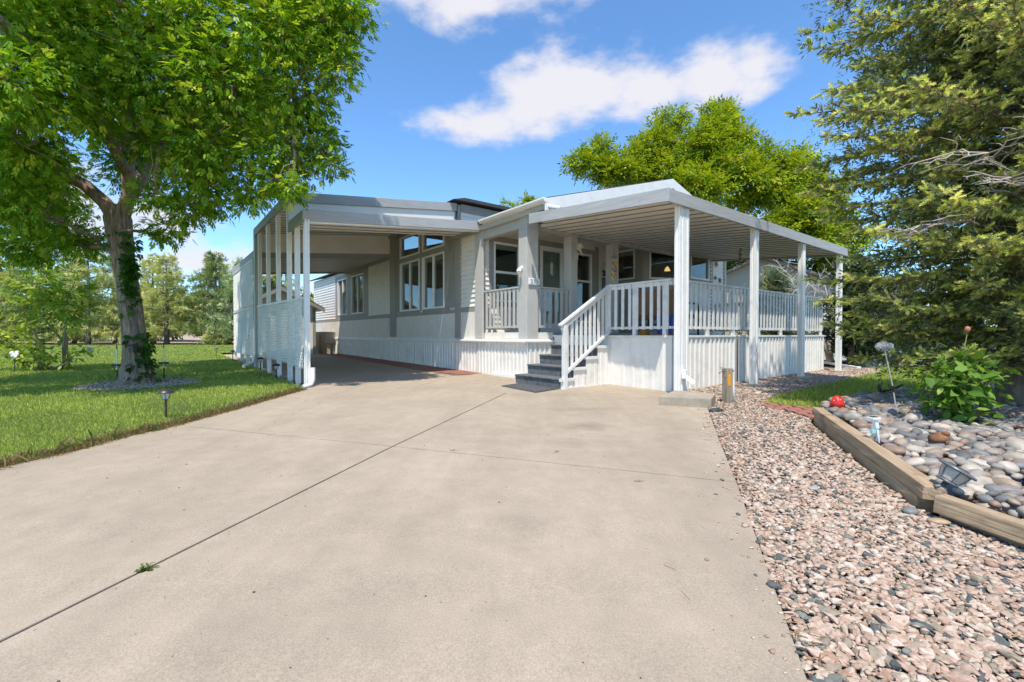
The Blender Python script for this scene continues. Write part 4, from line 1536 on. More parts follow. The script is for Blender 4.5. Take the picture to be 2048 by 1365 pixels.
# ------------------------------------------------------------------ entry stairs
st = hthing('entry_stairs', 'five-rise entry stairs with charcoal carpet and pale picket handrail', 'stairs', 5.62, 5.84)
TU = [5.62, 5.94, 6.26, 6.58, 6.90]
TZ = [0.115, 0.302, 0.490, 0.690]
SV0, SV1 = 5.86, 7.13
for k in range(4):
    mb = MB().box((TU[k], SV0, -0.2 if k == 0 else TZ[k - 1] - 0.02), (TU[k + 1] + 0.02, SV1, TZ[k] - 0.028))
    s_ = mb.build('riser', M_CARPET, st)
    mb = MB().box((TU[k] - 0.028, SV0, TZ[k] - 0.028), (TU[k + 1], SV1, TZ[k] + random.uniform(0, .003)))
    mb.build('tread', M_CARPET, st, bevel=0.008)
    mb = MB().box((TU[k] - 0.03, SV0 - 0.045, TZ[k] - 0.05), (TU[k + 1] + 0.005, SV0 - 0.002, TZ[k] + 0.004))
    mb.build('tread_end_cap', M_RAIL, st, bevel=0.003)
    skirting(PLV(SV0 - 0.001), TU[k] + 0.005, TU[k + 1] + (0.0 if k < 3 else 0.02), -0.25, TZ[k] - 0.05, st, period=0.15, rib=0.006, panel=2, name='side_panel')
    mb = MB().box((TU[k] + 0.0, SV1 + 0.001, -0.25), (TU[k + 1] + 0.02, SV1 + 0.02, TZ[k]))
    mb.build('side_panel', M_RAIL, st)
mb = MB().box((5.66, SV0 - 0.03, -0.2), (6.93, SV0 - 0.018, -0.045))
mb.build('kick_board', M_RAIL, st)
HA, HB = Vector((5.60, 5.83, 1.055)), Vector((6.93, 5.83, 1.853))
mb = MB()
mb.beam(HA - Vector((0.02, 0, 0.0)), HB, 0.075, 0.045)
mb.beam(HA + Vector((0.02, 0, -0.065)), HB - Vector((0, 0, 0.065)), 0.03, 0.06)
mb.beam(Vector((5.74, 5.83, 0.215)), Vector((6.93, 5.83, 0.975)), 0.045, 0.055)
hr = fixn(mb.build('handrail', M_RAIL, st, bevel=0.006))
MB().box((5.665, 5.79, -0.15), (5.745, 5.87, 1.06)).build('newel_post', M_RAIL, st, bevel=0.005)
for k in range(10):
    uu = 5.80 + k * 0.119
    f_ = (uu - 5.60) / 1.33
    zt_ = 1.055 + 0.798 * f_ - 0.035
    zb_ = 0.215 + 0.76 * (uu - 5.74) / 1.19 - 0.03
    MB().box((uu - 0.028, 5.852, zb_), (uu + 0.028, 5.878, zt_)).build('baluster', M_RAIL, hr, bevel=0.003)
mat_ = hthing('doormat', 'dark rubber doormat lying flat at the foot of the stairs', 'doormat', 5.45, 6.5)
mb = MB()
P4 = [(-0.20, 8.50), (0.40, 7.62), (0.82, 8.08), (0.22, 8.98)]
mb.prism([(*wh(x, y), gz(x, y) + 0.004) for x, y in P4], (0, 0, 0.012))
fixn(mb.build('rubber_sheet', M_MAT, mat_, bevel=0.003))
mb = MB()
Q4 = inset(P4, 0.05)
for i in range(4):
    a, b = Q4[i], Q4[(i + 1) % 4]
    mb.beam((*wh(*a), gz(*a) + 0.018), (*wh(*b), gz(*b) + 0.018), 0.02, 0.006)
mb.build('border_ridge', M_MAT, mat_)

# ------------------------------------------------------------------ carport
cp_ = hthing('carport', 'white post carport with stepped grey fascia roofs and lattice screens', 'carport', 2.2, 9.1)
SEGS = [(9.10, 10.342, 3.22, 3.595), (10.30, 14.57, 3.845, 4.31), (14.60, 19.2, 3.255, 3.63)]
U0, U1 = 2.15, 6.16
FH = 0.205
for i, (v0, v1, za, zb) in enumerate(SEGS):
    fo_ = 0.04
    if i < 2:
        ue = 6.12 if i == 0 else 6.18
        mb = MB()
        zr = za + (zb - za) * (ue - U0) / (U1 - U0)
        mb.hexa([(U0, v0, za - FH), (ue, v0, zr - FH), (ue, v0 + fo_, zr - FH), (U0, v0 + fo_, za - FH), (U0, v0, za), (ue, v0, zr), (ue, v0 + fo_, zr), (U0, v0 + fo_, za)])
        fixn(mb.build('fascia_board', M_FASC_U, cp_, bevel=0.004))
    else:
        mb = MB()
        mb.hexa([(U0, v0, za - FH), (U1, v0, zb - FH), (U1, v0 + fo_, zb - FH), (U0, v0 + fo_, za - FH), (U0, v0, za), (U1, v0, zb), (U1, v0 + fo_, zb), (U0, v0 + fo_, za)])
        fixn(mb.build('fascia_board', M_TRIM, cp_, bevel=0.004))
        mb = MB()
        mb.hexa([(U0, v1, za - FH), (U1, v1, zb - FH), (U1, v1 + fo_, zb - FH), (U0, v1 + fo_, za - FH), (U0, v1, za), (U1, v1, zb), (U1, v1 + fo_, zb), (U0, v1 + fo_, za)])
        fixn(mb.build('fascia_board', M_TRIM, cp_, bevel=0.004))
    mb = MB().box((U0 - 0.001, v0 + 0.002, za - FH), (U0 + 0.045, v1, za - 0.001))
    mb.build('fascia_board', M_FASC_V, cp_, bevel=0.004)
    # wall ledger
    MB().box((6.09, v0 + 0.05, zb - FH - 0.03), (6.14, v1, zb - 0.06)).build('ledger', M_TRIM, cp_)
    v = v0 + 0.045
    while v < v1 - 0.03:
        v2 = min(v + 0.305, v1 - 0.005)
        mb = MB()
        a0, a1 = U0 + 0.05, 6.145
        z0 = za - FH + 0.07
        z1 = z0 + (zb - za) * (a1 - a0) / (U1 - U0)
        for (p, q, d0, d1) in ((v + 0.001, v2 - 0.021, 0.0, 0.075),):
            mb.hexa([(a0, p, z0 + d0), (a1, p, z1 + d0), (a1, q, z1 + d0), (a0, q, z0 + d0), (a0, p, z0 + d1), (a1, p, z1 + d1), (a1, q, z1 + d1), (a0, q, z0 + d1)])
        pn_ = mb.build('roof_pan', M_PAN, cp_)
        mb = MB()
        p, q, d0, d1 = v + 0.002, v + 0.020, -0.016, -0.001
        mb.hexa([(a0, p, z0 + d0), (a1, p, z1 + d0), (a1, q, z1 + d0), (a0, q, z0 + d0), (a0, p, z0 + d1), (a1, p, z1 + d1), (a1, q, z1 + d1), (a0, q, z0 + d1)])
        mb.build('seam_shade_strip', M_SEAM_SHADE, pn_)  # same painted shadow line along each carport pan seam
        v += 0.305
    mb = MB()
    mb.hexa([(a0, v0 + .045, z0 + .08), (a1, v0 + .045, z1 + .08), (a1, v1, z1 + .08), (a0, v1, z0 + .08), (a0, v0 + .045, z0 + .095), (a1, v0 + .045, z1 + .095), (a1, v1, z1 + .095), (a0, v1, z0 + .095)])
    mb.build('roof_top', M_DARK, cp_)
# closing panels between the roof levels
for v, (za, zb), name in ((10.345, (3.20, 3.58), 'closing_panel'), (14.550, (3.20, 3.58), 'closing_panel')):
    mb = MB()
    mb.hexa([(U0 + 0.02, v, za), (6.145, v, zb), (6.145, v + 0.012, zb), (U0 + 0.02, v + 0.012, za), (U0 + 0.02, v, 3.735), (6.145, v, 4.205), (6.145, v + 0.012, 4.205), (U0 + 0.02, v + 0.012, 3.735)])
    fixn(mb.build(name, M_PAN, cp_))
# gutter lip under the front board
mb = MB()
mb.hexa([(U0 + 0.06, 9.145, 2.985), (6.1, 9.145, 3.36), (6.1, 9.25, 3.36), (U0 + 0.06, 9.25, 2.985), (U0 + 0.06, 9.145, 3.045), (6.1, 9.145, 3.42), (6.1, 9.25, 3.42), (U0 + 0.06, 9.25, 3.045)])
fixn(mb.build('gutter', M_WHITE, cp_))
for v, zt in ((9.16, 3.05), (9.86, 3.05), (10.56, 3.66), (11.66, 3.66), (12.86, 3.66), (14.05, 3.66), (14.72, 3.08), (16.2, 3.08), (17.5, 3.08), (19.1, 3.08)):
    mb = MB()
    fluted(mb, 2.225, v, 0.085, 0.10 if v > 9.2 else 0.13, -0.2, zt)
    fixn(mb.build('post', M_WHITE, cp_))


def lattice(v0, v1, z0, z1, u, m, parent):
    mb = MB()
    w, sp, th = 0.032, 0.084, 0.005
    for s, du in ((1, 0.0), (-1, th + 0.001)):
        c = -(v1 - v0) - (z1 - z0)
        while c < (v1 - v0) + (z1 - z0):
            # line: z - z0 = s*(v - v0) + c'
            pts_ = []
            for vv in (v0, v1):
                zz = z0 + s * (vv - v0) + c
                if z0 <= zz <= z1:
                    pts_.append((vv, zz))
            for zz in (z0, z1):
                vv = v0 + (zz - z0 - c) / s
                if v0 < vv < v1:
                    pts_.append((vv, zz))
            if len(pts_) >= 2:
                pts_ = sorted(pts_)[:1] + sorted(pts_)[-1:]
                (va, zaa), (vb, zbb) = pts_
                if abs(vb - va) > 0.03:
                    dv, dz = w * 0.7071 / 2 * s, -w * 0.7071 / 2
                    mb.hexa([(u + du, va - dv, zaa - dz), (u + du, vb - dv, zbb - dz), (u + du + th, vb - dv, zbb - dz), (u + du + th, va - dv, zaa - dz),
                             (u + du, va + dv, zaa + dz), (u + du, vb + dv, zbb + dz), (u + du + th, vb + dv, zbb + dz), (u + du + th, va + dv, zaa + dz)])
            c += sp * 1.4142
    o = mb.build('lattice', m, parent)
    return o


for (v0, v1, z0, z1) in ((9.24, 10.50, 0.26, 1.58), (10.50, 11.72, 0.30, 1.60), (11.72, 12.92, 0.32, 1.62), (12.92, 14.10, 0.35, 1.64),
                         (14.80, 16.2, 0.28, 1.66), (16.2, 17.5, 0.28, 1.66), (17.5, 19.05, 0.28, 1.66), (14.80, 16.2, 1.72, 3.03), (16.2, 17.5, 1.72, 3.03), (17.5, 19.05, 1.72, 3.03)):
    lattice(v0, v1, z0, z1, 2.165, M_WHITE, cp_)
    mb = MB().box((2.150, v0, z1 - 0.01), (2.185, v1, z1 + 0.035))
    mb.build('lattice_rail', M_WHITE, cp_, bevel=0.003)
MB().box((2.14, 14.32, -0.1), (2.31, 14.52, 3.64)).build('corner_post', M_COLUMN, cp_, bevel=0.006)
# downspout and its boot on the front post, drain boot further back
mb = MB()
mb.tube([(2.30, 9.05, 0.28), (2.30, 9.05, 0.05), (2.24, 8.98, -0.03), (2.10, 8.93, -0.06)], 0.045, 8)
mb.build('downspout', M_WHITE, cp_, smooth=True, sharp=50)
mb = MB()
mb.tube([(2.10, 14.25, 0.35), (2.08, 14.25, 0.16), (1.95, 14.1, 0.10), (1.80, 13.9, 0.06)], 0.045, 8)
mb.build('downspout', M_WHITE, cp_, smooth=True, sharp=50)

# ------------------------------------------------------------------ garden shed behind the carport
shed = hthing('garden_shed', 'white gable-roofed garden shed with grey trim behind the carport', 'shed', 3.95, 20.3)
S0, S1, SV_, SD = 2.60, 5.28, 20.3, 22.6
mb = MB()
mb.prism([(S0, SV_, -0.05), (S1, SV_, -0.05), (S1, SV_, 2.05), (3.95, SV_, 2.70), (S0, SV_, 2.05)], (0, SD - SV_, 0))
fixn(mb.build('wall', M_SIDING, shed))
for k, (u0, z0, u1, z1) in enumerate(((S0 - 0.3, 1.96, 3.95, 2.79), (3.95, 2.79, S1 + 0.3, 1.96))):
    mb = MB()
    mb.prism([(u0, SV_ - 0.25, z0), (u1, SV_ - 0.25, z1), (u1, SV_ - 0.25, z1 + 0.07), (u0, SV_ - 0.25, z0 + 0.07)], (0, SD - SV_ + 0.5, 0))
    fixn(mb.build('roof', M_SHINGLE, shed))
    mb = MB()
    mb.prism([(u0, SV_ - 0.28, z0 - 0.13), (u1, SV_ - 0.28, z1 - 0.13), (u1, SV_ - 0.28, z1 + 0.02), (u0, SV_ - 0.28, z0 + 0.02)], (0, 0.03, 0))
    fixn(mb.build('rake_board', M_TRIM, shed))
for a in ((S0, S0 + 0.12), (S1 - 0.12, S1)):
    trim(PLV(SV_), a[0], a[1], -0.05, 2.0, M_TRIM, shed, 0.03)
for a in ((3.0, 3.92), (3.96, 4.88)):
    trim(PLV(SV_), a[0], a[1], 0.02, 1.95, M_WAINSCOT, shed, 0.025, 'door')
mb = MB()
mb.prism([(S1 + 0.22, SV_ - 0.26, 1.90), (S1 + 0.36, SV_ - 0.26, 1.90), (S1 + 0.38, SV_ - 0.26, 2.0), (S1 + 0.22, SV_ - 0.26, 2.0)], (0, SD - SV_ + 0.5, 0))
fixn(mb.build('gutter', M_WHITE, shed))
stn = hthing('wooden_stand', 'small tan wooden stand between the shed and the house wall', 'stand', 5.75, 20.1, 0.09)
for du in (-0.13, 0.13):
    for dv in (-0.1, 0.1):
        MB().box((5.75 + du - 0.025, 20.1 + dv - 0.025, 0.05), (5.75 + du + 0.025, 20.1 + dv + 0.025, 0.50)).build('leg', M_WOOD, stn)
MB().box((5.57, 19.95, 0.50), (5.93, 20.25, 0.54)).build('top', M_WOOD, stn, bevel=0.005)
bxr = hthing('utility_cabinet', 'grey utility cabinet against the far carport wall', 'cabinet', 5.98, 21.2, 0.085)
MB().box((5.72, 20.6, 0.05), (6.15, 22.0, 0.98)).build('body', M_TRIM, bxr, bevel=0.01)
MB().box((5.69, 20.57, 0.98), (6.15, 22.03, 1.02)).build('lid', M_TRIM, bxr, bevel=0.008)
MB().box((5.705, 21.28, 0.12), (5.72, 21.30, 0.9)).build('door_gap', M_DARK, bxr)

# ------------------------------------------------------------------ grass
M_GRASS = leaf_mat('grass_blade', 0.6, 0.32, (1.0, 1.0, 0.45), 0.12)
BLADE = np.array([[-0.5, 0, 0], [0.5, 0, 0], [0.32, 0.28, 0.62], [0.0, 0.75, 1.0]], float)   # quad, bent towards its tip
BLADE_F = np.array([[0, 1, 2, 3]])
RING_C, RING_R = np.array([-7.15, 8.80]), 0.95


def grass(name, poly, bands, parent, cut=None):
    Vs, Fs, Cs, off = [], [], [], 0
    for y0, y1, dens, ln, wd, lim in bands:
        P = np.array(poly)
        x0, x1 = max(P[:, 0].min(), lim[0]), min(P[:, 0].max(), lim[1])
        n = int((x1 - x0) * (y1 - y0) * dens)
        X, Y = rng.uniform(x0, x1, n), rng.uniform(y0, y1, n)
        k = pip(poly, X, Y) & (np.abs(X) < Y * 1.17 + 0.5)
        k &= np.hypot(X - RING_C[0], (Y - RING_C[1]) * 1.0) > RING_R * (0.92 + 0.1 * np.sin(np.arctan2(Y - 8.8, X + 7.15) * 5))
        if cut is not None:
            k &= cut(X, Y)
        # thin, ragged patches
        patch = np.sin(X * 1.9 + 1.3 * np.sin(Y * 1.1)) * np.sin(Y * 2.3 + np.sin(X * 1.4))
        k &= rng.random(n) < 0.80 + 0.2 * patch
        X, Y = X[k], Y[k]
        patch = patch[k]
        n = len(X)
        if n == 0:
            continue
        a = rng.random(n) * 2 * math.pi
        d = np.stack([np.cos(a), np.sin(a), np.zeros(n)], 1)
        R = frames(d, rng.normal(0, 0.30, n))
        L = ln * np.exp(rng.normal(0, 0.32, n))
        S = np.stack([wd * rng.uniform(0.7, 1.3, n), L * rng.uniform(0.2, 1.0, n), L], 1)
        V, F = scatter(BLADE, BLADE_F, np.stack([X, Y, gza(Y) - 0.004], 1), R, S)
        c0 = np.array([0.25, 0.34, 0.05])
        c1 = np.array([0.58, 0.62, 0.14])
        c2 = np.array([0.36, 0.31, 0.14])
        w_ = np.clip(rng.random(n) + 0.22 * patch, 0, 1)[:, None]
        c = c0 * (1 - w_) + c1 * w_
        dry = rng.random(n) < 0.06 + 0.12 * (patch < -0.35)
        c[dry] = c2 * rng.uniform(0.7, 1.1, (dry.sum(), 1))
        Cs.append(np.repeat(c, 4, axis=0))
        Vs.append(V)
        Fs.append(F + off)
        off += len(V)
    o = mesh_np(name, np.concatenate(Vs), np.concatenate(Fs), M_GRASS, parent, np.concatenate(Cs))
    return o


o = grass('grass', LAWN1, [(2.6, 6.0, 6200, 0.029, 0.0050, (-8.6, -3.5)), (6.0, 9.5, 3300, 0.030, 0.007, (-11.8, -3.5)), (9.5, 14, 1100, 0.036, 0.012, (-17, -3.5)), (14, 20, 420, 0.036, 0.02, (-24, -5))], None)
tag(o, 'short bright green lawn grass left of the driveway', 'grass', kind='stuff')
o = grass('grass', LAWN2, [(20, 36, 120, 0.04, 0.035, (-43, -3))], None)
tag(o, 'mown green lawn grass running back to the conifers', 'grass', kind='stuff')
o = grass('grass', LAWN_R, [(6.0, 9.5, 3000, 0.04, 0.0075, (3.5, 10.5)), (9.5, 13, 1100, 0.04, 0.012, (6, 15))], None)
tag(o, 'shaded green grass between the gravel path and the rock bed', 'grass', kind='stuff')
# straw-coloured fringe where the lawn meets the concrete
fr = []
for a, b in zip(DRIVE_L[1:-1], DRIVE_L[2:]):
    a, b = np.array(a), np.array(b)
    m_ = int(np.linalg.norm(b - a) * 2200)
    tt = rng.random((m_, 1))
    q = a + (b - a) * tt
    q[:, 0] += rng.normal(-0.045, 0.05, m_)
    fr.append(q)
fr = np.concatenate(fr)
n = len(fr)
a = rng.random(n) * 2 * math.pi
R = frames(np.stack([np.cos(a), np.sin(a), np.zeros(n)], 1), rng.normal(0, 0.9, n))
L = 0.05 * np.exp(rng.normal(0, 0.4, n))
V, F = scatter(BLADE, BLADE_F, np.stack([fr[:, 0], fr[:, 1], gza(fr[:, 1]) + 0.002], 1), R, np.stack([np.full(n, 0.005), L, L * rng.uniform(0.2, 0.8, n)], 1))
c = np.where(rng.random((n, 1)) < 0.65, np.array([[0.36, 0.24, 0.12]]), np.array([[0.20, 0.22, 0.06]])) * rng.uniform(0.6, 1.15, (n, 1))
o = mesh_np('dry_grass_fringe', V, F, M_GRASS, None, np.repeat(c, 4, 0))
tag(o, 'straw-coloured dry grass fringe along the driveway edge', 'dry grass', kind='stuff')

# ------------------------------------------------------------------ gravel ring round the ash tree
ringp = [(RING_C[0] + math.cos(a) * RING_R * (1 + .05 * math.sin(3 * a)), RING_C[1] + math.sin(a) * RING_R) for a in np.linspace(0, 2 * math.pi, 28, endpoint=False)]
rg = sheet('tree_ring', [ringp], M_GBASE, 0.006)
X, Y = grid_points(ringp, 0.045, rng)
n = len(X)
V, F = scatter(CHIPS[3], IF, np.stack([X, Y, gza(Y) + 0.012], 1), rand_rot(n, rng, 0.3), np.stack([rng.uniform(.018, .035, n), rng.uniform(.014, .026, n), rng.uniform(.008, .016, n)], 1))
o = mesh_np('gravel', V, F, M_GRAV, rg, np.repeat(rng.random(n), 12)[:, None].repeat(3, 1))
o['kind'] = 'stuff'

# ------------------------------------------------------------------ broadleaf trees
M_LEAF = leaf_mat('ash_leaf', 0.48, 0.46, (1.0, 1.0, 0.35), 0.16)
M_LEAF2 = leaf_mat('locust_leaf', 0.5, 0.45, (1.0, 0.95, 0.35), 0.12)
M_NEEDLE = leaf_mat('spruce_needle', 0.6, 0.28, (1.0, 1.0, 0.5), 0.12)


def leaflet(L, W, droop=0.15):
    return np.array([[0, 0, 0], [0.42 * L, -W / 2, 0.02 * L], [L, 0, -droop * L], [0.42 * L, W / 2, 0.02 * L]])


def compound(nleaf, L, W, spread, rach):
    """a feather leaf: leaflets in pairs along a stalk and one at the end"""
    vs_, fs_ = [], []
    k = 0
    pairs = (nleaf - 1) // 2
    for i in range(pairs):
        for s in (-1, 1):
            l = leaflet(L, W)
            a = s * spread
            R2 = np.array([[math.cos(a), -math.sin(a), 0], [math.sin(a), math.cos(a), 0], [0, 0, 1]])
            v = l @ R2.T
            v[:, 0] += rach * (0.35 + 0.6 * i / max(1, pairs))
            v[:, 2] -= 0.10 * rach * (i / max(1, pairs)) ** 2
            vs_.append(v)
            fs_.append([k, k + 1, k + 2, k + 3])
            k += 4
    v = leaflet(L * 1.05, W)
    v[:, 0] += rach
    v[:, 2] -= 0.12 * rach
    vs_.append(v)
    fs_.append([k, k + 1, k + 2, k + 3])
    return np.concatenate(vs_), np.array(fs_)


def lobe_points(lobes, per, r, shell=0.5):
    P, D = [], []
    for (x, y, z, rad) in lobes:
        n = int(per * rad ** 2.1)
        d = r.normal(size=(n, 3))
        d /= np.linalg.norm(d, axis=1, keepdims=True)
        q = r.random(n) ** shell
        # lumps inside the lobe: pull leaves towards a few twig ends
        m = max(4, int(9 * rad))
        cc = r.normal(size=(m, 3))
        cc /= np.linalg.norm(cc, axis=1, keepdims=True)
        cc *= (r.random((m, 1)) ** 0.4) * rad * 0.85
        base = d * (q[:, None] * rad)
        j = r.integers(0, m, n)
        pull = r.random((n, 1)) * 0.75
        p = base * (1 - pull) + (cc[j] + r.normal(0, 0.16 * rad ** 0.5, (n, 3))) * pull
        p[:, 2] *= 0.82
        P.append(p + np.array([x, y, z]))
        D.append(p / (np.linalg.norm(p, axis=1, keepdims=True) + 1e-6))
    return np.concatenate(P), np.concatenate(D)


def foliage(name, lobes, per, tmpl, cols, m, parent, seed, droop=0.5, size=(0.8, 1.25), origin=(0, 0, 0)):
    r = np.random.default_rng(seed)
    T, TF = tmpl
    P, D = lobe_points(lobes, per, r)
    n = len(P)
    d = D * 0.8 + r.normal(0, 0.55, (n, 3))
    d[:, 2] -= droop
    R = frames(d, r.normal(0, 0.5, n))
    V, F = scatter(T, TF, P - np.array(origin), R, r.uniform(size[0], size[1], n))
    ci = r.choice(len(cols), n, p=[c[0] for c in cols])
    cc = np.array([c[1] for c in cols])[ci] * r.uniform(0.75, 1.25, (n, 1))
    # young bright leaves at the ends of some sprays
    o = mesh_np(name, V, F, m, parent, np.repeat(cc, len(T), axis=0))
    o['kind'] = 'stuff' if False else o.get('kind', '')
    if 'kind' in o and not o['kind']:
        del o['kind']
    return o


def branch_mesh(name, chains, m, parent, n=8):
    mb = MB()
    for pts_, rad in chains:
        mb.tube(pts_, rad, n)
    return mb.build(name, m, parent, smooth=True)


def wiggle(a, b, k, amp, r):
    a, b = Vector(a), Vector(b)
    L = (b - a).length
    out = []
    for i in range(k + 1):
        f_ = i / k
        p = a.lerp(b, f_)
        if 0 < i < k:
            p += Vector((r.gauss(0, amp), r.gauss(0, amp), r.gauss(0, amp * 0.6))) * L
        p.z += math.sin(f_ * math.pi) * 0.06 * L
        out.append(p)
    return out


# --- the ash over the lawn
AT = Vector((-7.3, 8.9, -0.07))
ash = thing('ash_tree', 'large green shade tree on the lawn, ivy climbing its ridged trunk', 'tree', AT)
ORG[ash.name] = AT.copy()
ra = random.Random(5)
trunk = []
tp = [(-7.30, 8.9, -0.12, 0.33), (-7.30, 8.9, 0.05, 0.265), (-7.31, 8.9, 0.3, 0.210), (-7.35, 8.9, 0.9, 0.178), (-7.43, 8.9, 1.6, 0.165), (-7.52, 8.9, 2.3, 0.165), (-7.60, 8.9, 2.8, 0.190), (-7.64, 8.9, 3.15, 0.20), (-7.64, 8.9, 3.4, 0.15)]
mb = MB()
nseg = 72
base = 0
import bisect
zs = [t_[2] for t_ in tp]
rows = 90
for i in range(rows + 1):
    z = -0.12 + (3.4 + 0.12) * i / rows
    j = min(max(bisect.bisect(zs, z) - 1, 0), len(tp) - 2)
    f_ = (z - zs[j]) / (zs[j + 1] - zs[j])
    cx, cy, r0 = [tp[j][q] + (tp[j + 1][q] - tp[j][q]) * f_ for q in (0, 1, 3)]
    for k in range(nseg):
        a = 2 * math.pi * k / nseg
        ridge = math.sin(a * 11 + 1.6 * math.sin(z * 3.1 + a * 2) + z * 1.1) * 0.085 + math.sin(a * 19 + 2.2 * math.sin(z * 4.7)) * 0.05
        flare = 0.16 * math.exp(-(z + 0.12) * 4.0) * (0.6 + math.cos(5 * a + 0.8))
        r_ = r0 * (1 + ridge + flare) + ra.uniform(-.003, .003)
        mb.v.append((cx + r_ * math.cos(a), cy + r_ * math.sin(a), z))
for i in range(rows):
    for k in range(nseg):
        k2 = (k + 1) % nseg
        mb.f.append((i * nseg + k, i * nseg + k2, (i + 1) * nseg + k2, (i + 1) * nseg + k))
mb.build('trunk', M_BARK, ash, smooth=True)
LIMBS = [
    ([(-7.62, 8.9, 3.05), (-7.88, 8.88, 3.46), (-8.18, 8.8, 3.77), (-8.65, 8.7, 4.02), (-9.05, 8.6, 4.20), (-9.9, 8.3, 4.7), (-10.8, 8.0, 5.6)], [0.145, 0.125, 0.115, 0.10, 0.09, 0.07, 0.045]),
    ([(-7.60, 8.9, 3.1), (-7.42, 8.9, 3.6), (-7.20, 8.6, 4.54), (-6.60, 8.2, 5.52), (-6.25, 8.0, 6.3), (-5.9, 7.8, 7.6), (-5.7, 7.7, 9.0)], [0.145, 0.12, 0.105, 0.09, 0.08, 0.06, 0.04]),
    ([(-7.25, 8.7, 4.2), (-6.5, 8.3, 4.6), (-5.6, 8.0, 4.75), (-4.6, 7.8, 4.7), (-3.7, 7.7, 4.5)], [0.09, 0.075, 0.06, 0.045, 0.025]),
    ([(-7.3, 8.7, 4.0), (-7.1, 7.9, 4.6), (-6.9, 6.9, 5.0), (-6.8, 5.6, 5.2), (-6.9, 4.3, 5.0)], [0.10, 0.085, 0.07, 0.05, 0.03]),
    ([(-7.5, 8.95, 3.5), (-7.6, 9.6, 4.4), (-7.8, 10.4, 5.6), (-7.9, 11.0, 7.0)], [0.13, 0.11, 0.08, 0.05]),
    ([(-6.4, 8.1, 6.0), (-5.2, 7.6, 6.5), (-4.0, 7.3, 6.6), (-3.1, 7.2, 6.3)], [0.07, 0.055, 0.04, 0.02]),
    ([(-8.3, 8.8, 3.85), (-8.4, 8.0, 4.2), (-8.6, 6.8, 4.6), (-8.9, 5.4, 4.9)], [0.08, 0.065, 0.05, 0.03]),
    ([(-7.70, 8.93, 2.55), (-8.0, 8.95, 2.62), (-8.35, 8.95, 2.60)], [0.075, 0.06, 0.045])]
ASH = [(-7.2, 7.0, 5.5, 1.2), (-6.4, 7.5, 6.0, 1.2), (-5.1, 7.5, 5.9, 1.2), (-3.7, 7.3, 5.7, 1.0), (-2.85, 7.2, 5.7, 0.62), (-2.7, 7.3, 5.3, 0.42), (-6.6, 6.8, 4.6, 1.05), (-5.7, 7.3, 4.9, 1.0), (-4.5, 7.4, 4.9, 1.05), (-3.5, 7.5, 4.9, 0.75),
       (-3.25, 7.8, 4.15, 0.52), (-3.9, 7.8, 4.0, 0.85), (-5.0, 7.6, 4.0, 0.95), (-6.3, 8.0, 4.25, 0.65), (-7.4, 7.0, 3.75, 0.75), (-4.5, 7.9, 3.35, 0.55), (-3.85, 7.6, 3.45, 0.5), (-5.7, 8.2, 3.15, 0.55), (-6.5, 8.6, 2.85, 0.42),
       (-8.0, 7.5, 3.0, 0.75), (-8.5, 8.8, 2.8, 0.5), (-10.3, 9.8, 2.75, 0.7), (-5.8, 7.5, 3.2, 0.42), (-6.6, 6.0, 4.2, 0.85), (-11.1, 11.0, 4.3, 1.2), (-8.9, 11.0, 4.9, 1.1), (-6.0, 10.5, 5.7, 1.2), (-6.4, 10.0, 3.7, 0.5),
       (-8.9, 10.0, 6.9, 1.3), (-7.1, 10.5, 7.0, 1.3), (-3.50, 7.3, 3.2, 0.30), (-3.0, 7.35, 6.5, 0.8), (-9.4, 9.3, 3.1, 0.7), (-9.0, 7.6, 3.9, 0.8), (-4.0, 7.4, 6.9, 1.0), (-2.55, 7.2, 6.0, 0.5), (-2.75, 7.3, 5.0, 0.35), (-9.2, 8.5, 3.5, 0.85), (-8.3, 7.9, 3.8, 0.75), (-9.6, 9.2, 4.4, 1.0), (-3.05, 7.7, 3.75, 0.35), (-5.2, 7.9, 3.45, 0.5), (-10.2, 9.0, 3.5, 0.9), (-7.9, 7.2, 4.6, 0.9), (-8.8, 9.6, 2.75, 0.5)]
ASH_UP = [(-8.8, 5.4, 4.9, 1.0), (-9.2, 4.2, 4.9, 0.9), (-7.6, 5.2, 7.2, 1.1), (-6.2, 5.6, 7.6, 1.0), (-8.8, 6.4, 7.4, 1.1), (-9.8, 7.0, 5.2, 1.1), (-10.8, 8.0, 5.6, 1.2), (-8.5, 8.3, 7.4, 1.3), (-6.3, 7.8, 7.8, 1.2), (-4.8, 7.8, 7.9, 1.1), (-5.7, 8.8, 8.8, 1.3), (-7.6, 9.3, 8.9, 1.4),
          (-9.6, 9.5, 8.0, 1.3), (-10.6, 6.2, 6.0, 1.1), (-4.3, 9.0, 7.0, 1.0), (-7.2, 8.4, 10.0, 1.2), (-11.8, 9.6, 5.6, 1.0), (-8.0, 12.0, 6.2, 1.1), (-9.0, 12.8, 5.8, 1.0), (-6.3, 11.4, 6.8, 1.0), (-7.5, 13.0, 7.0, 1.0), (-10.2, 11.8, 6.6, 1.1)]
chains = [(p, r) for p, r in LIMBS]
nodes = [Vector(q) for p, r in LIMBS for q in p[1:]]
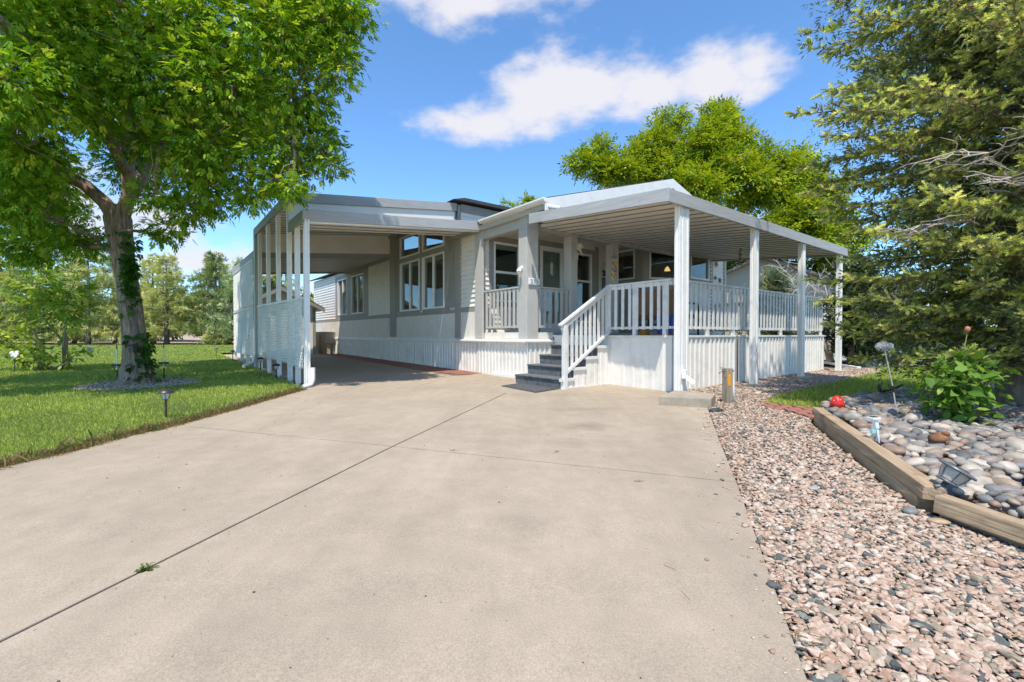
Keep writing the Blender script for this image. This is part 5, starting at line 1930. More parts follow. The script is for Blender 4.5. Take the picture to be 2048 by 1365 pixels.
for (x, y, z, rad) in ASH + ASH_UP:
    c = Vector((x, y, z))
    s_ = min(nodes, key=lambda q: (q - c).length + (0.6 if q.z > c.z else 0))
    pts_ = wiggle(s_, c, 5, 0.05, ra)
    L = (c - s_).length
    chains.append((pts_, [0.022 + 0.010 * L * (1 - i / 5) for i in range(6)]))
    for _ in range(int(4 + 5 * rad)):
        d = Vector((ra.gauss(0, 1), ra.gauss(0, 1), ra.gauss(0, .8))).normalized() * rad * ra.uniform(0.6, 0.95)
        s2 = pts_[ra.choice([3, 4, 5])]
        chains.append((wiggle(s2, c + d, 3, 0.07, ra), [0.012, 0.010, 0.007, 0.003]))
branch_mesh('branches', chains, M_BARK, ash, 7)
GREENS = [(0.36, (0.140, 0.285, 0.020)), (0.32, (0.230, 0.400, 0.026)), (0.21, (0.380, 0.520, 0.040)), (0.11, (0.560, 0.640, 0.080))]
cr = foliage('crown', ASH, 1080, compound(7, 0.066, 0.026, 0.75, 0.118), GREENS, M_LEAF, ash, 21, 0.30, origin=AT)
cr2 = foliage('crown', ASH_UP, 300, compound(5, 0.165, 0.072, 0.75, 0.22), GREENS, M_LEAF, ash, 22, 0.5, origin=AT)
# ivy up the trunk
ri = np.random.default_rng(3)
n = 360
z = ri.random(n) ** 0.85 * 2.9 + 0.05
wv = 0.9 + 0.5 * np.sin(z * 2.1 + 0.6)
a = -math.pi / 2 + 0.95 + ri.normal(0, 0.55, n) * wv * np.where(z > 1.1, 1.0, 0.7) + 0.25 * np.sin(z * 3)
keep = ri.random(n) < 0.55 + 0.45 * np.sin(z * 3.4 + 0.5)
z, a = z[keep], a[keep]
n = len(z)
cxs = np.interp(z, zs, [q[0] for q in tp])
rs = np.interp(z, zs, [q[3] for q in tp]) + ri.uniform(0.01, 0.10, n)
pos_ = np.stack([cxs + rs * np.cos(a), 8.9 + rs * np.sin(a), z], 1)
dv_ = np.stack([np.cos(a) * 0.6 + ri.normal(0, .4, n), np.sin(a) * 0.6 + ri.normal(0, .4, n), -0.6 + ri.normal(0, .4, n)], 1)
T5, TF5 = compound(5, 0.085, 0.05, 0.9, 0.05)
V, F = scatter(T5, TF5, pos_ - np.array(AT), frames(dv_, ri.normal(0, .6, n)), ri.uniform(.7, 1.3, n))
iv = thing('ivy', 'dark green ivy climbing the camera-side of the ash trunk', 'ivy', (-7.15, 8.65, -0.06))
c = np.array([[0.05, 0.13, 0.018]]) * ri.uniform(0.7, 1.9, (n, 1))
ob = mesh_np('foliage', V + np.array(AT) - np.array(iv.location), F, M_LEAF, iv, np.repeat(c, len(T5), 0))
mb = MB()
for k in range(3):
    q = []
    for i in range(12):
        zz = 0.0 + i * 0.26
        aa = -math.pi / 2 + 0.9 + 0.3 * math.sin(zz * 2 + k) + (k - 1) * 0.35
        rr = float(np.interp(zz, zs, [w_[3] for w_ in tp])) + 0.012
        q.append((float(np.interp(zz, zs, [w_[0] for w_ in tp])) + rr * math.cos(aa) + 7.15, 8.9 + rr * math.sin(aa) - 8.65, zz + 0.06))
    mb.tube(q, 0.009, 6)
mb.build('stem', M_BARK2, iv, smooth=True)

# --- honey locust behind the house
LT = Vector((9.6, 22.2, 0.085))
loc_t = thing('locust_tree', 'spreading yellow-green tree rising behind the house roof', 'tree', LT)
ORG[loc_t.name] = LT.copy()
LOC = [(3.1, 21.0, 8.7, 0.8), (4.2, 22.0, 9.6, 0.95), (5.2, 21.0, 8.2, 1.15), (6.8, 22.0, 9.9, 1.2), (7.7, 22.5, 11.3, 0.9), (8.6, 21.0, 9.3, 1.5), (9.9, 22.0, 11.2, 1.0), (10.7, 22.0, 10.2, 1.0), (8.2, 20.0, 7.2, 1.5), (10.6, 20.5, 7.6, 1.5),
       (12.7, 21.0, 8.3, 1.1), (14.1, 22.0, 9.4, 0.6), (14.0, 20.5, 6.9, 0.9), (12.5, 20.0, 6.1, 1.3), (13.3, 19.5, 5.1, 1.0), (11.5, 20.0, 5.5, 1.2), (6.6, 22.0, 8.1, 1.2), (14.7, 22.0, 8.8, 0.4), (12.9, 22.0, 4.2, 1.0), (15.0, 22.0, 4.3, 1.2),
       (11.6, 24.0, 4.6, 1.1), (9.5, 22.3, 8.6, 1.4), (6.2, 22.5, 6.6, 1.0), (10.4, 22.2, 11.7, 0.45), (15.3, 21.5, 8.0, 0.5), (7.4, 21.2, 8.4, 1.2), (6.0, 21.6, 9.2, 0.9), (11.6, 21.2, 8.9, 1.1), (12.0, 20.8, 7.2, 1.2), (13.4, 20.9, 7.6, 0.9), (9.4, 21.0, 10.3, 1.0), (4.4, 21.4, 8.6, 0.9), (14.6, 20.6, 6.0, 0.9), (14.9, 20.2, 5.0, 0.9), (9.6, 20.4, 8.3, 1.2), (13.2, 21.6, 9.0, 0.6)]
rl = random.Random(9)
lchains = [([(9.6, 22.2, 0), (9.55, 22.2, 1.5), (9.4, 22.2, 3.0), (9.5, 22.1, 4.2)], [0.30, 0.24, 0.22, 0.20])]
Lmain = [[(9.5, 22.1, 4.0), (8.6, 21.8, 6.0), (7.6, 21.8, 8.0), (7.4, 22.2, 10.2)], [(9.5, 22.1, 4.0), (10.2, 21.6, 6.2), (10.2, 21.8, 8.6), (9.9, 22, 10.6)],
         [(9.5, 22.1, 4.0), (11.2, 21.2, 5.0), (12.6, 20.8, 6.4), (13.9, 21.3, 8.4)], [(9.5, 22.1, 4.0), (7.6, 21.8, 5.6), (5.6, 21.5, 7.4), (3.8, 21.6, 8.8)],
         [(9.5, 22.1, 3.8), (11.6, 21.5, 3.9), (13.6, 21.3, 4.2), (15.2, 21.9, 4.5)]]
for c_ in Lmain:
    lchains.append((c_, [0.16, 0.11, 0.07, 0.03]))
branch_mesh('trunk', lchains[:1], M_BARK2, loc_t)
nodes = [Vector(q) for c_ in Lmain for q in c_]
lch = lchains[1:]
for (x, y, z, rad) in LOC:
    c = Vector((x, y, z))
    s_ = min(nodes, key=lambda q: (q - c).length)
    lch.append((wiggle(s_, c, 4, 0.06, rl), [0.06, 0.045, 0.035, 0.025, 0.015]))
    for _ in range(7):
        d = Vector((rl.gauss(0, 1), rl.gauss(0, 1), rl.gauss(0.3, .9))).normalized() * rad * rl.uniform(0.7, 1.05)
        lch.append((wiggle(c, c + d, 3, 0.06, rl), [0.022, 0.016, 0.012, 0.006]))
branch_mesh('branches', lch, M_BARK2, loc_t, 5)
YEL = [(0.42, (0.285, 0.390, 0.026)), (0.28, (0.400, 0.480, 0.030)), (0.20, (0.165, 0.270, 0.024)), (0.10, (0.560, 0.570, 0.045))]
foliage('crown', LOC, 430, compound(5, 0.19, 0.075, 1.0, 0.32), YEL, M_LEAF2, loc_t, 31, 0.15, origin=LT)
# a small top just showing over the ridge
BT = thing('poplar_tree', 'leafy tree tips just showing above the house roof ridge', 'tree', (0.6, 33, 0.085))
ORG[BT.name] = Vector((0.6, 33, 0.085))
branch_mesh('trunk', [([(0.6, 33, 0), (0.6, 33, 5), (0.6, 33, 9.6)], [0.25, 0.18, 0.05]), ([(0.6, 33, 7), (0.0, 33, 9), (-0.3, 33, 10.0)], [0.1, 0.06, 0.03]), ([(0.6, 33, 7), (1.1, 33, 9), (1.3, 33, 10.4)], [0.1, 0.06, 0.03])], M_BARK2, BT)
foliage('crown', [(-0.35, 33, 10.1, 0.55), (0.95, 33, 10.4, 0.55), (1.4, 33, 10.3, 0.5), (0.3, 33, 8.6, 1.3), (0.8, 33, 6.6, 1.8)], 330, compound(5, 0.2, 0.09, 0.8, 0.25), YEL, M_LEAF2, BT, 41, 0.2, origin=(0.6, 33, 0.085))

# --- blue spruce in front on the far side of the bed
SP = Vector((5.95, 5.35, -0.06))
spr = thing('spruce_tree', 'big spruce with pale new tips, sweeping branches over the rock bed', 'tree', SP)
ORG[spr.name] = SP.copy()
rs_ = random.Random(17)
rn = np.random.default_rng(19)
mb = MB()
mb.tube([(5.95, 5.35, -0.1), (5.95, 5.35, 0.3), (5.95, 5.35, 2), (5.97, 5.35, 5), (5.95, 5.35, 9), (5.95, 5.35, 11.5)], [0.26, 0.20, 0.18, 0.14, 0.07, 0.01], 12)
mb.build('trunk', M_BARK2, spr, smooth=True)


def spruce_len(z):
    if z < 1.2:
        return 1.85 + 0.5 * (z - 0.5)
    if z < 2.9:
        return 2.12 + 0.12 * math.sin(z * 4.1)
    if z < 5.4:
        return 2.36 + 0.16 * math.sin(z * 3.6 + 1.0)
    return max(0.1, 2.4 * (11.6 - z) / 6.2)


sh_p, sh_d, sh_s, sh_c = [], [], [], []
bch = []
z = 0.62
whorl = 0
while z < 11.3:
    low = z < 5.3
    nb = 9 if low else 6
    for k in range(nb):
        az = 2 * math.pi * (k + rs_.random() * 0.7) / nb + whorl * 0.9
        L = spruce_len(z) * rs_.uniform(0.72, 1.0)
        facing = math.cos(az - math.radians(222))          # towards the house drive and the camera
        droop = rs_.uniform(0.02, 0.20) if low else rs_.uniform(-0.1, 0.12)
        pts_ = []
        steps = 8
        for i in range(steps + 1):
            f_ = i / steps
            rad = L * f_
            zz = z + 0.10 * f_ - droop * L * f_ ** 1.4 * 0.8 + 0.22 * L * max(0, f_ - 0.6) ** 1.6 + rs_.uniform(-.015, .015)
            pts_.append(Vector((5.95 + math.cos(az + 0.07 * math.sin(3 * f_ + k)) * rad, 5.35 + math.sin(az + 0.07 * math.sin(3 * f_ + k)) * rad, max(zz, 0.35))))
        bch.append((pts_, [0.021 * (1 - 0.85 * i / steps) * (0.6 + L / 5) for i in range(steps + 1)]))
        dens = 1.0 if (low and facing > -0.45) else (0.34 if low else 0.13)
        step = 0.060 / dens
        s = 0.16 * L
        side = 1
        while s < L:
            f_ = s / L * steps
            i = min(int(f_), steps - 1)
            p = pts_[i].lerp(pts_[i + 1], f_ - i)
            d = (pts_[i + 1] - pts_[i]).normalized()
            lat = Vector((-d.y, d.x, 0)).normalized() * side
            bl = (0.13 + 0.30 * (1 - s / L)) * rs_.uniform(0.6, 1.3)
            bd = (d * 0.75 + lat * 0.8 + Vector((0, 0, rs_.uniform(-0.60, 0.40)))).normalized()
            m_ = max(2, int(bl / 0.085))
            if dens == 1:
                bch.append(([p, p + bd * bl * 0.6, p + bd * bl + Vector((0, 0, -0.08 * bl))], [.0045, .0035, .0015]))
            for q in range(m_):
                pp = p + bd * (bl * (q + 0.2) / m_) + Vector((0, 0, -0.10 * bl * (q / m_) ** 2))
                tip = q == m_ - 1
                sl = Vector((-bd.y, bd.x, 0)).normalized()
                for w3 in ((0, 1, -1) if dens == 1 else (0, 1)):
                    sd = (bd + sl * (0.95 * w3) + Vector((rs_.gauss(0, .5), rs_.gauss(0, .5), rs_.gauss(.02, .55)))).normalized()
                    sh_p.append(pp)
                    sh_d.append(sd)
                    sh_s.append(rs_.uniform(0.95, 1.50) * (1.0 if dens == 1 else (1.6 if low else 2.2)) * (1.0 if w3 == 0 else 0.8))
                    young = rs_.random() < (0.82 if tip else 0.20)
                    if young:
                        c = (0.66, 0.70, 0.17) if rs_.random() < 0.6 else (0.82, 0.80, 0.30)
                    else:
                        c = (0.29, 0.335, 0.135) if rs_.random() < 0.5 else (0.46, 0.475, 0.19)
                        if rs_.random() < 0.09:
                            c = (0.38, 0.27, 0.14)
                    g_ = rs_.uniform(0.75, 1.25)
                    sh_c.append([x * g_ for x in c])
            side = -side
            s += step * rs_.uniform(0.7, 1.3)
    z += rs_.uniform(0.22, 0.30) if low else 0.36
    whorl += 1
branch_mesh('branches', bch, M_BARK2, spr, 4)
rq = np.random.default_rng(2)
nN = 22
T_, F_ = [], []
for i in range(nN):
    x = 0.002 + 0.082 * i / nN
    a = i * 2.4 + rq.uniform(-.3, .3)
    ln = 0.032 * (1 - 0.3 * i / nN) * rq.uniform(.8, 1.15)
    fwd = 0.50 + 0.9 * (i / nN) ** 2
    dirn = np.array([fwd, math.cos(a), math.sin(a)])
    dirn /= np.linalg.norm(dirn)
    b0 = np.array([x, 0, 0])
    sidev = np.cross(dirn, [1, 0, 0])
    sidev /= np.linalg.norm(sidev) + 1e-9
    w_ = 0.0074
    T_ += [b0 - sidev * w_, b0 + sidev * w_, b0 + dirn * ln]
    F_.append([3 * i, 3 * i + 1, 3 * i + 2])
T_, F_ = np.array(T_), np.array(F_)
SPp, SPd, SPs, SPc = np.array([p[:] for p in sh_p]), np.array([d[:] for d in sh_d]), np.array(sh_s), np.array(sh_c)
V, F = scatter(T_, F_, SPp - np.array(SP), frames(SPd, rn.random(len(SPp)) * 6), SPs)
print('SHOOTS', len(SPp), 'tris', len(F))
mesh_np('crown', V, F, M_NEEDLE, spr, np.repeat(SPc, len(T_), 0))
# coarse inner sprays that close the heart of the tree
ip, idr = [], []
for pts_, rad_ in bch:
    if len(pts_) == 9:
        for k in range(58):
            f_ = rs_.uniform(0.10, 0.90) * 8
            i = min(int(f_), 7)
            p = pts_[i].lerp(pts_[i + 1], f_ - i)
            ip.append((p + Vector((rs_.gauss(0, .10), rs_.gauss(0, .10), rs_.gauss(-.08, .13))) - SP)[:])
            idr.append(((pts_[8] - pts_[0]).normalized() + Vector((rs_.gauss(0, .6), rs_.gauss(0, .6), rs_.gauss(-.2, .4))))[:])
Tq, Fq = [], []
for i in range(7):
    a = (i - 3) * 0.45
    v = leaflet(0.080, 0.018, 0.05)
    v[:, 0] += 0.018 * i
    v = v @ np.array([[math.cos(a), -math.sin(a), 0], [math.sin(a), math.cos(a), 0], [0, 0, 1]]).T
    v[:, 2] += (i % 3 - 1) * 0.02
    Tq.append(v)
    Fq.append([4 * i, 4 * i + 1, 4 * i + 2, 4 * i + 3])
ip, idr = np.array(ip), np.array(idr)
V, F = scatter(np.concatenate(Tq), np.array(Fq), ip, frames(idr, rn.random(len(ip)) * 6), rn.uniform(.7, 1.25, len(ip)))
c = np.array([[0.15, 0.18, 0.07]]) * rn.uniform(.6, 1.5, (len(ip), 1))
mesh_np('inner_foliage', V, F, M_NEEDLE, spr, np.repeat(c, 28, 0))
# bare dead sprays on the near side of the spruce
mb = MB()
for (a0, r0, z0, L) in ((3.72, 1.1, 2.55, 1.5), (3.85, 1.2, 2.25, 1.4), (3.55, 1.0, 2.0, 1.3), (3.98, 1.3, 2.75, 1.2), (4.1, 1.2, 1.7, 1.1)):
    p0 = Vector((5.95 + math.cos(a0) * r0 * 0.2, 5.35 + math.sin(a0) * r0 * 0.2, z0))
    p1 = Vector((5.95 + math.cos(a0) * (r0 + L), 5.35 + math.sin(a0) * (r0 + L), z0 - 0.1))
    main = wiggle(p0, p1, 8, 0.02, rs_)
    mb.tube(main, [0.02 - 0.0018 * i for i in range(9)], 5)
    for i in range(2, 9):
        for s in (-1, 1):
            d = (main[i] - main[i - 1]).normalized()
            lat = Vector((-d.y, d.x, 0)) * s
            q = main[i] + (d * 0.7 + lat * rs_.uniform(.4, .9) + Vector((0, 0, rs_.uniform(-.3, .3)))) * rs_.uniform(.25, .5)
            tw = wiggle(main[i], q, 4, 0.06, rs_)
            mb.tube(tw, [0.007, 0.006, 0.005, 0.004, 0.002], 4)
            for j in (2, 3):
                q2 = tw[j] + Vector((rs_.gauss(0, .1), rs_.gauss(0, .1), rs_.gauss(0, .08)))
                mb.tube(wiggle(tw[j], q2, 2, 0.05, rs_), [0.004, 0.003, 0.0015], 3)
mb.build('dead_branches', M_DEADTWIG, spr, smooth=True)


# --- conifers along the back of the lawn
def conifer(x, y, h, w, tone, label, seed, lean=0.0, open_=0.0, bare=0.07, name='conifer_tree', group='conifers along the back of the lawn', n_=1500):
    r = np.random.default_rng(seed)
    rr = random.Random(seed)
    z0 = gz(x, y)
    t_ = thing(name, label, 'tree', (x, y, z0), 0, group)
    mb = MB()
    mb.tube([(0, 0, -0.1), (0, 0, 0.4), (lean * .4, 0, h * 0.5), (lean, 0, h * 0.97)], [0.24, 0.19, 0.13, 0.02], 8)
    mb.build('trunk', M_BARK2, t_, smooth=True)
    P, D, S = [], [], []
    ch = []
    lev = int(10 + h * 1.6)
    for i in range(lev):
        f_ = bare + (1 - bare) * (i + rr.random() * .5) / lev
        rad = w * (1 - f_) ** 0.62 * (0.70 + 0.30 * min(1, f_ * 3.5)) * rr.uniform(0.7, 1.15)
        for k in range(6):
            az = rr.random() * 6.28
            if rr.random() < open_:
                continue
            L = rad * rr.uniform(0.65, 1.1)
            a = Vector((lean * f_, 0, f_ * h))
            b_ = a + Vector((math.cos(az) * L, math.sin(az) * L, rr.uniform(-.12, .22) * L))
            ch.append((wiggle(a, b_, 3, .04, rr), [.035, .028, .02, .008]))
            m_ = int(5 + 10 * L)
            for q in range(m_):
                g_ = 0.25 + 0.75 * rr.random() ** .7
                p = a.lerp(b_, g_) + Vector((rr.gauss(0, .17), rr.gauss(0, .17), rr.gauss(0.02, .11)))
                P.append(p[:])
                D.append(((b_ - a).normalized() + Vector((rr.gauss(0, .5), rr.gauss(0, .5), rr.gauss(.15, .4))))[:])
    branch_mesh('branches', ch, M_BARK2, t_, 4)
    P, D = np.array(P), np.array(D)
    # a spray of nine flat needles bundles
    Tq, Fq = [], []
    for i in range(5):
        a = (i - 2) * 0.6
        v = leaflet(0.28, 0.055, 0.02)
        R2 = np.array([[math.cos(a), -math.sin(a), 0], [math.sin(a), math.cos(a), 0], [0, 0, 1]])
        v = v @ R2.T
        v[:, 2] += r.uniform(-.08, .08)
        Tq.append(v)
        Fq.append([4 * i, 4 * i + 1, 4 * i + 2, 4 * i + 3])
    Tq, Fq = np.concatenate(Tq), np.array(Fq)
    V, F = scatter(Tq, Fq, P, frames(D, r.random(len(P)) * 6), r.uniform(.7, 1.3, len(P)))
    c = np.array([tone]) * r.uniform(0.6, 1.45, (len(P), 1))
    c[r.random(len(P)) < .12] *= np.array([1.5, 1.15, 0.9])
    mesh_np('crown', V, F, M_NEEDLE, t_, np.repeat(c, len(Tq), 0))
    return t_


OLV, DGR, BLU = (0.54, 0.56, 0.22), (0.26, 0.33, 0.11), (0.38, 0.46, 0.24)
for i, (x, y, h, w, tone, lab, op) in enumerate((
        (-43.5, 39.5, 9.3, 4.2, OLV, 'olive conifer at the far left edge of the lawn', 0.0),
        (-38.6, 37.5, 8.2, 3.4, DGR, 'dark conifer behind the flowering shrub', 0.1),
        (-34.3, 37.0, 7.9, 3.6, OLV, 'yellowish conifer with straight bare trunk right of the shrub', 0.15),
        (-31.2, 39.8, 7.6, 3.2, OLV, 'olive conifer second in from the ash trunk, on its left', 0.15),
        (-28.3, 37.5, 7.4, 3.2, OLV, 'airy yellow-brown conifer showing just left of the ash trunk', 0.2),
        (-24.9, 38.5, 7.8, 3.4, DGR, 'tall dark-hearted conifer just right of the ash trunk', 0.05),
        (-22.2, 37.4, 7.0, 3.0, BLU, 'blue-grey drooping conifer, second right of the ash trunk', 0.05),
        (-47.8, 41.5, 9.0, 4.0, DGR, 'shadowy conifer cut by the left edge of the picture', 0.0),
        (-26.4, 41.5, 7.6, 3.2, BLU, 'grey-green conifer set back directly behind the ash trunk', 0.1),
        (-36.4, 42.0, 8.2, 3.2, BLU, 'grey conifer set back in the gap of the row, left of the ash', 0.1),
        (-19.6, 38.6, 7.4, 2.8, OLV, 'olive conifer filling the row beside the blue-grey one', 0.1),
        (-41.2, 43.0, 8.6, 3.4, OLV, 'pale olive conifer set back behind the low shrub', 0.1))):
    conifer(x, y, h, w, tone, lab, 100 + i, rs_.uniform(-.3, .3), op)
conifer(-17.9, 33.5, 4.9, 1.5, (0.12, 0.145, 0.05), 'small open conifer by the far end of the lattice screen', 120, 0.2, 0.1, 0.16)
conifer(6.9, 42, 11, 3.2, (0.10, 0.12, 0.05), 'dark distant conifer behind the neighbouring roof', 121, 0, 0)
conifer(-10.0, 40, 7.5, 2.6, (0.17, 0.19, 0.07), 'olive conifer seen through the carport above the shed roof', 123, 0, 0)
conifer(-14.2, 40.5, 7.0, 2.4, (0.20, 0.20, 0.08), 'yellowish conifer seen between the carport posts', 124, 0, 0.1)
# dark juniper behind the porch end and a pale one behind the railing
conifer(9.9, 13.15, 2.9, 0.85, (0.030, 0.045, 0.022), 'dark upright arborvitae standing beyond the last porch post', 130, 0, 0, 0.12, 'arborvitae', None)
conifer(9.9, 17.2, 3.2, 1.3, (0.21, 0.25, 0.14), 'pale feathery juniper behind the porch railing', 131, 0, 0, 0.05, 'juniper', None)
# --- bare white-limbed shrub behind the porch end
wb = thing('bare_shrub', 'leafless pale-branched shrub behind the end of the porch railing', 'shrub', (10.6, 15.2, 0.02))
mb = MB()
rb = random.Random(4)
for k in range(9):
    b_ = Vector((rb.uniform(-1.5, 0.4), rb.uniform(-.6, .6), rb.uniform(1.9, 3.5)))
    main = wiggle((rb.uniform(-.1, .1), 0, 0), b_, 6, .035, rb)
    mb.tube(main, [.05, .042, .036, .03, .024, .017, .008], 6)
    for i in range(2, 7):
        for _ in range(3):
            q = main[i] + Vector((rb.gauss(-.1, .35), rb.gauss(0, .3), rb.gauss(.2, .3)))
            tw = wiggle(main[i], q, 3, .06, rb)
            mb.tube(tw, [.014, .011, .008, .003], 4)
            for j in (2, 3):
                mb.tube(wiggle(tw[j], tw[j] + Vector((rb.gauss(0, .15), rb.gauss(0, .12), rb.gauss(.08, .14))), 2, .05, rb), [.006, .004, .002], 3)
mb.build('branches', mat('pale_bark', (0.52, 0.48, 0.43), 0.9, var=0.15), wb, smooth=True)


# --- the far belt of trees behind the conifers, one mass
rt2 = np.random.default_rng(77)
lob = [(x + rt2.normal(0, .6), 50 + rt2.normal(0, 2.0), 1.0 + rt2.random() * 3.2, 1.7 + rt2.random() * 1.1) for x in np.arange(-66, -12, 1.5)]
P, Dd = lobe_points(lob, 26, rt2)
TL, TLF = compound(5, 0.62, 0.24, 0.9, 0.5)
V, F = scatter(TL, TLF, P, frames(Dd + rt2.normal(0, .6, P.shape), rt2.random(len(P)) * 6), rt2.uniform(.6, 1.3, len(P)))
cl = np.array([(0.22, 0.28, 0.09), (0.34, 0.36, 0.13), (0.15, 0.20, 0.07), (0.40, 0.38, 0.16)])[(np.abs(P[:, 0] * 0.37).astype(int)) % 4] * rt2.uniform(.6, 1.4, (len(P), 1))
o = mesh_np('treeline', V, F, M_NEEDLE, None, np.repeat(cl, len(TL), 0))
tag(o, 'distant hazy belt of mixed trees behind the conifer row', 'trees', kind='stuff')


# --- shrubs and small plants
def oval(L, W):
    v = np.array([[0, 0, 0], [0.25 * L, -0.42 * W, 0.03 * L], [0.6 * L, -0.45 * W, 0.01 * L], [L, 0, -0.16 * L], [0.6 * L, 0.45 * W, 0.01 * L], [0.25 * L, 0.42 * W, 0.03 * L], [0.3 * L, 0, -0.035 * L], [0.62 * L, 0, -0.06 * L]])
    f = np.array([[0, 1, 6, 5], [1, 2, 7, 6], [6, 7, 4, 5], [2, 3, 4, 7]])
    return v, f


def bush(name, label, cat, loc, stems, leafn, tmpl, cols, m, seed, stem_m=None, droop=0.2, from_=0.3, spread=0.12, size=(0.7, 1.2), srad=0.012):
    r = random.Random(seed)
    rn_ = np.random.default_rng(seed)
    t_ = thing(name, label, cat, loc)
    P, D = [], []
    for (a, b_, rd) in stems:
        main = wiggle(a, b_, 5, .04, r)
        mb = MB()
        mb.tube(main, [rd * (1 - .14 * i) for i in range(6)], 6)
        mb.build('stem', stem_m or M_BARK2, t_, smooth=True)
        for _ in range(leafn):
            f_ = from_ + (1 - from_) * r.random() ** 0.8
            i = min(int(f_ * 5), 4)
            p = main[i].lerp(main[i + 1], f_ * 5 - i)
            off_ = Vector((r.gauss(0, 1), r.gauss(0, 1), r.gauss(0, .7))).normalized() * spread * r.random() ** .5
            P.append((p + off_)[:])
            D.append((off_.normalized() + Vector((r.gauss(0, .5), r.gauss(0, .5), -droop)))[:])
    P, D = np.array(P), np.array(D)
    T, TF = tmpl
    V, F = scatter(T, TF, P, frames(D, rn_.normal(0, .5, len(P))), rn_.uniform(size[0], size[1], len(P)))
    ci = rn_.choice(len(cols), len(P), p=[c[0] for c in cols])
    c = np.array([c[1] for c in cols])[ci] * rn_.uniform(.75, 1.25, (len(P), 1))
    mesh_np('foliage', V, F, m, t_, np.repeat(c, len(T), 0))
    return t_


PEO = [(0.5, (0.14, 0.27, 0.045)), (0.35, (0.22, 0.37, 0.07)), (0.15, (0.36, 0.48, 0.12))]
rp = random.Random(12)
pst = [((rp.uniform(-.06, .06), rp.uniform(-.06, .06), 0), (rp.gauss(0, .145), rp.gauss(0, .14), rp.uniform(.38, .66)), .008) for _ in range(15)]
pst += [((0.05, 0, 0), (0.36, -.05, .40), .008), ((0.05, 0, 0), (0.44, .02, .26), .008), ((-.05, 0, 0), (-.25, -.05, .38), .008), ((.02, -.05, 0), (.10, -.25, .10), .007)]
peo = bush('peony_bush', 'leafy green peony bush with one bud growing among the cobbles', 'bush', (4.28, 4.45, 0.07), pst, 24, oval(0.125, 0.068), PEO, M_LEAF, 51, mat('green_stem', (0.16, 0.17, 0.06), 0.7), 0.15, 0.15, 0.13)
mb = MB()
mb.tube([(0.05, 0, 0), (0.07, -.02, .5), (0.10, -.05, 0.86)], [.006, .005, .004], 6)
bs = mb.build('bud_stem', MATS['green_stem'], peo, smooth=True)
mb = MB().ball((0.10, -.05, 0.88), (.024, .024, .030), 10, 8)
mb.build('bud', mat('peony_bud', (0.42, 0.16, 0.09), 0.6, var=.3), bs, smooth=True)
SHB = [(0.4, (0.22, 0.34, 0.05)), (0.38, (0.38, 0.48, 0.07)), (0.22, (0.54, 0.58, 0.10))]
rsb = random.Random(31)
sst = [((rsb.uniform(-.2, .2), rsb.uniform(-.15, .15), 0), (rsb.gauss(0, .55), rsb.gauss(0, .4), rsb.uniform(.45, .95)), .012) for _ in range(16)]
bush('flowering_shrub', 'low leafy shrub with pale lower leaves around bare stems on the lawn', 'shrub', (-11.9, 11.7, -0.02), sst, 26, oval(0.15, 0.07), SHB, M_LEAF, 61, None, 0.2, 0.2, .16)
tst = [((-.25, 0, 0), (-.75, .1, 2.35), .030), ((0.1, 0.1, 0), (-.35, .1, 2.5), .032), ((0.25, 0, 0), (0.55, .0, 2.3), .03), ((0.3, .1, 0), (.2, .2, 2.0), .025), ((-.5, -.1, .0), (-1.35, -.2, .95), .02)]
bush('sapling_clump', 'multi-stemmed sapling with bright yellow-green top leaves beside the low shrub', 'sapling', (-12.0, 12.0, -0.02), tst, 110, compound(5, .15, .055, .8, .16), SHB, M_LEAF, 62, mat('sapling_bark', (0.30, 0.22, 0.15), 0.9, var=.2), 0.15, 0.55, .55)
# dandelion weed in the driveway joint
WD = [(0.7, (0.06, 0.10, 0.02)), (0.3, (0.13, 0.16, 0.035))]
bush('weed', 'small weed sprouting from the driveway joint', 'weed', (-1.63, 2.02, -0.155), [((0, 0, 0), (.016, .006, .022), .002), ((0, 0, 0), (-.018, -.008, .018), .002), ((0, 0, 0), (.026, .014, .012), .002), ((0, 0, 0), (-.006, .004, .026), .002)], 16, oval(.026, .009), [(0.7, (0.10, 0.17, 0.03)), (0.3, (0.20, 0.26, 0.05))], M_LEAF, 71, None, -.1, 0.0, .012)

# ------------------------------------------------------------------ small things
M_SOLAR = mat('solar_cell', (0.02, 0.025, 0.045), 0.2, spec=0.6)
M_RED = mat('red_glaze', (0.62, 0.035, 0.02), 0.3, var=0.1, scale=12)
M_WSPOT = mat('white_glaze', (0.85, 0.84, 0.80), 0.4)
M_CLEARW = mat('frosted_white', (0.80, 0.82, 0.83), 0.35)
M_SILVER = mat('pale_wire', (0.62, 0.60, 0.58), 0.45, metal=0.3)
M_ORANGE = mat('orange_tag', (0.85, 0.36, 0.02), 0.5, var=.08)
M_FROST = mat('frosted_lens', (0.66, 0.66, 0.60), 0.2, spec=0.6)
M_PLASTICG = mat('grey_plastic', (0.12, 0.13, 0.14), 0.4)


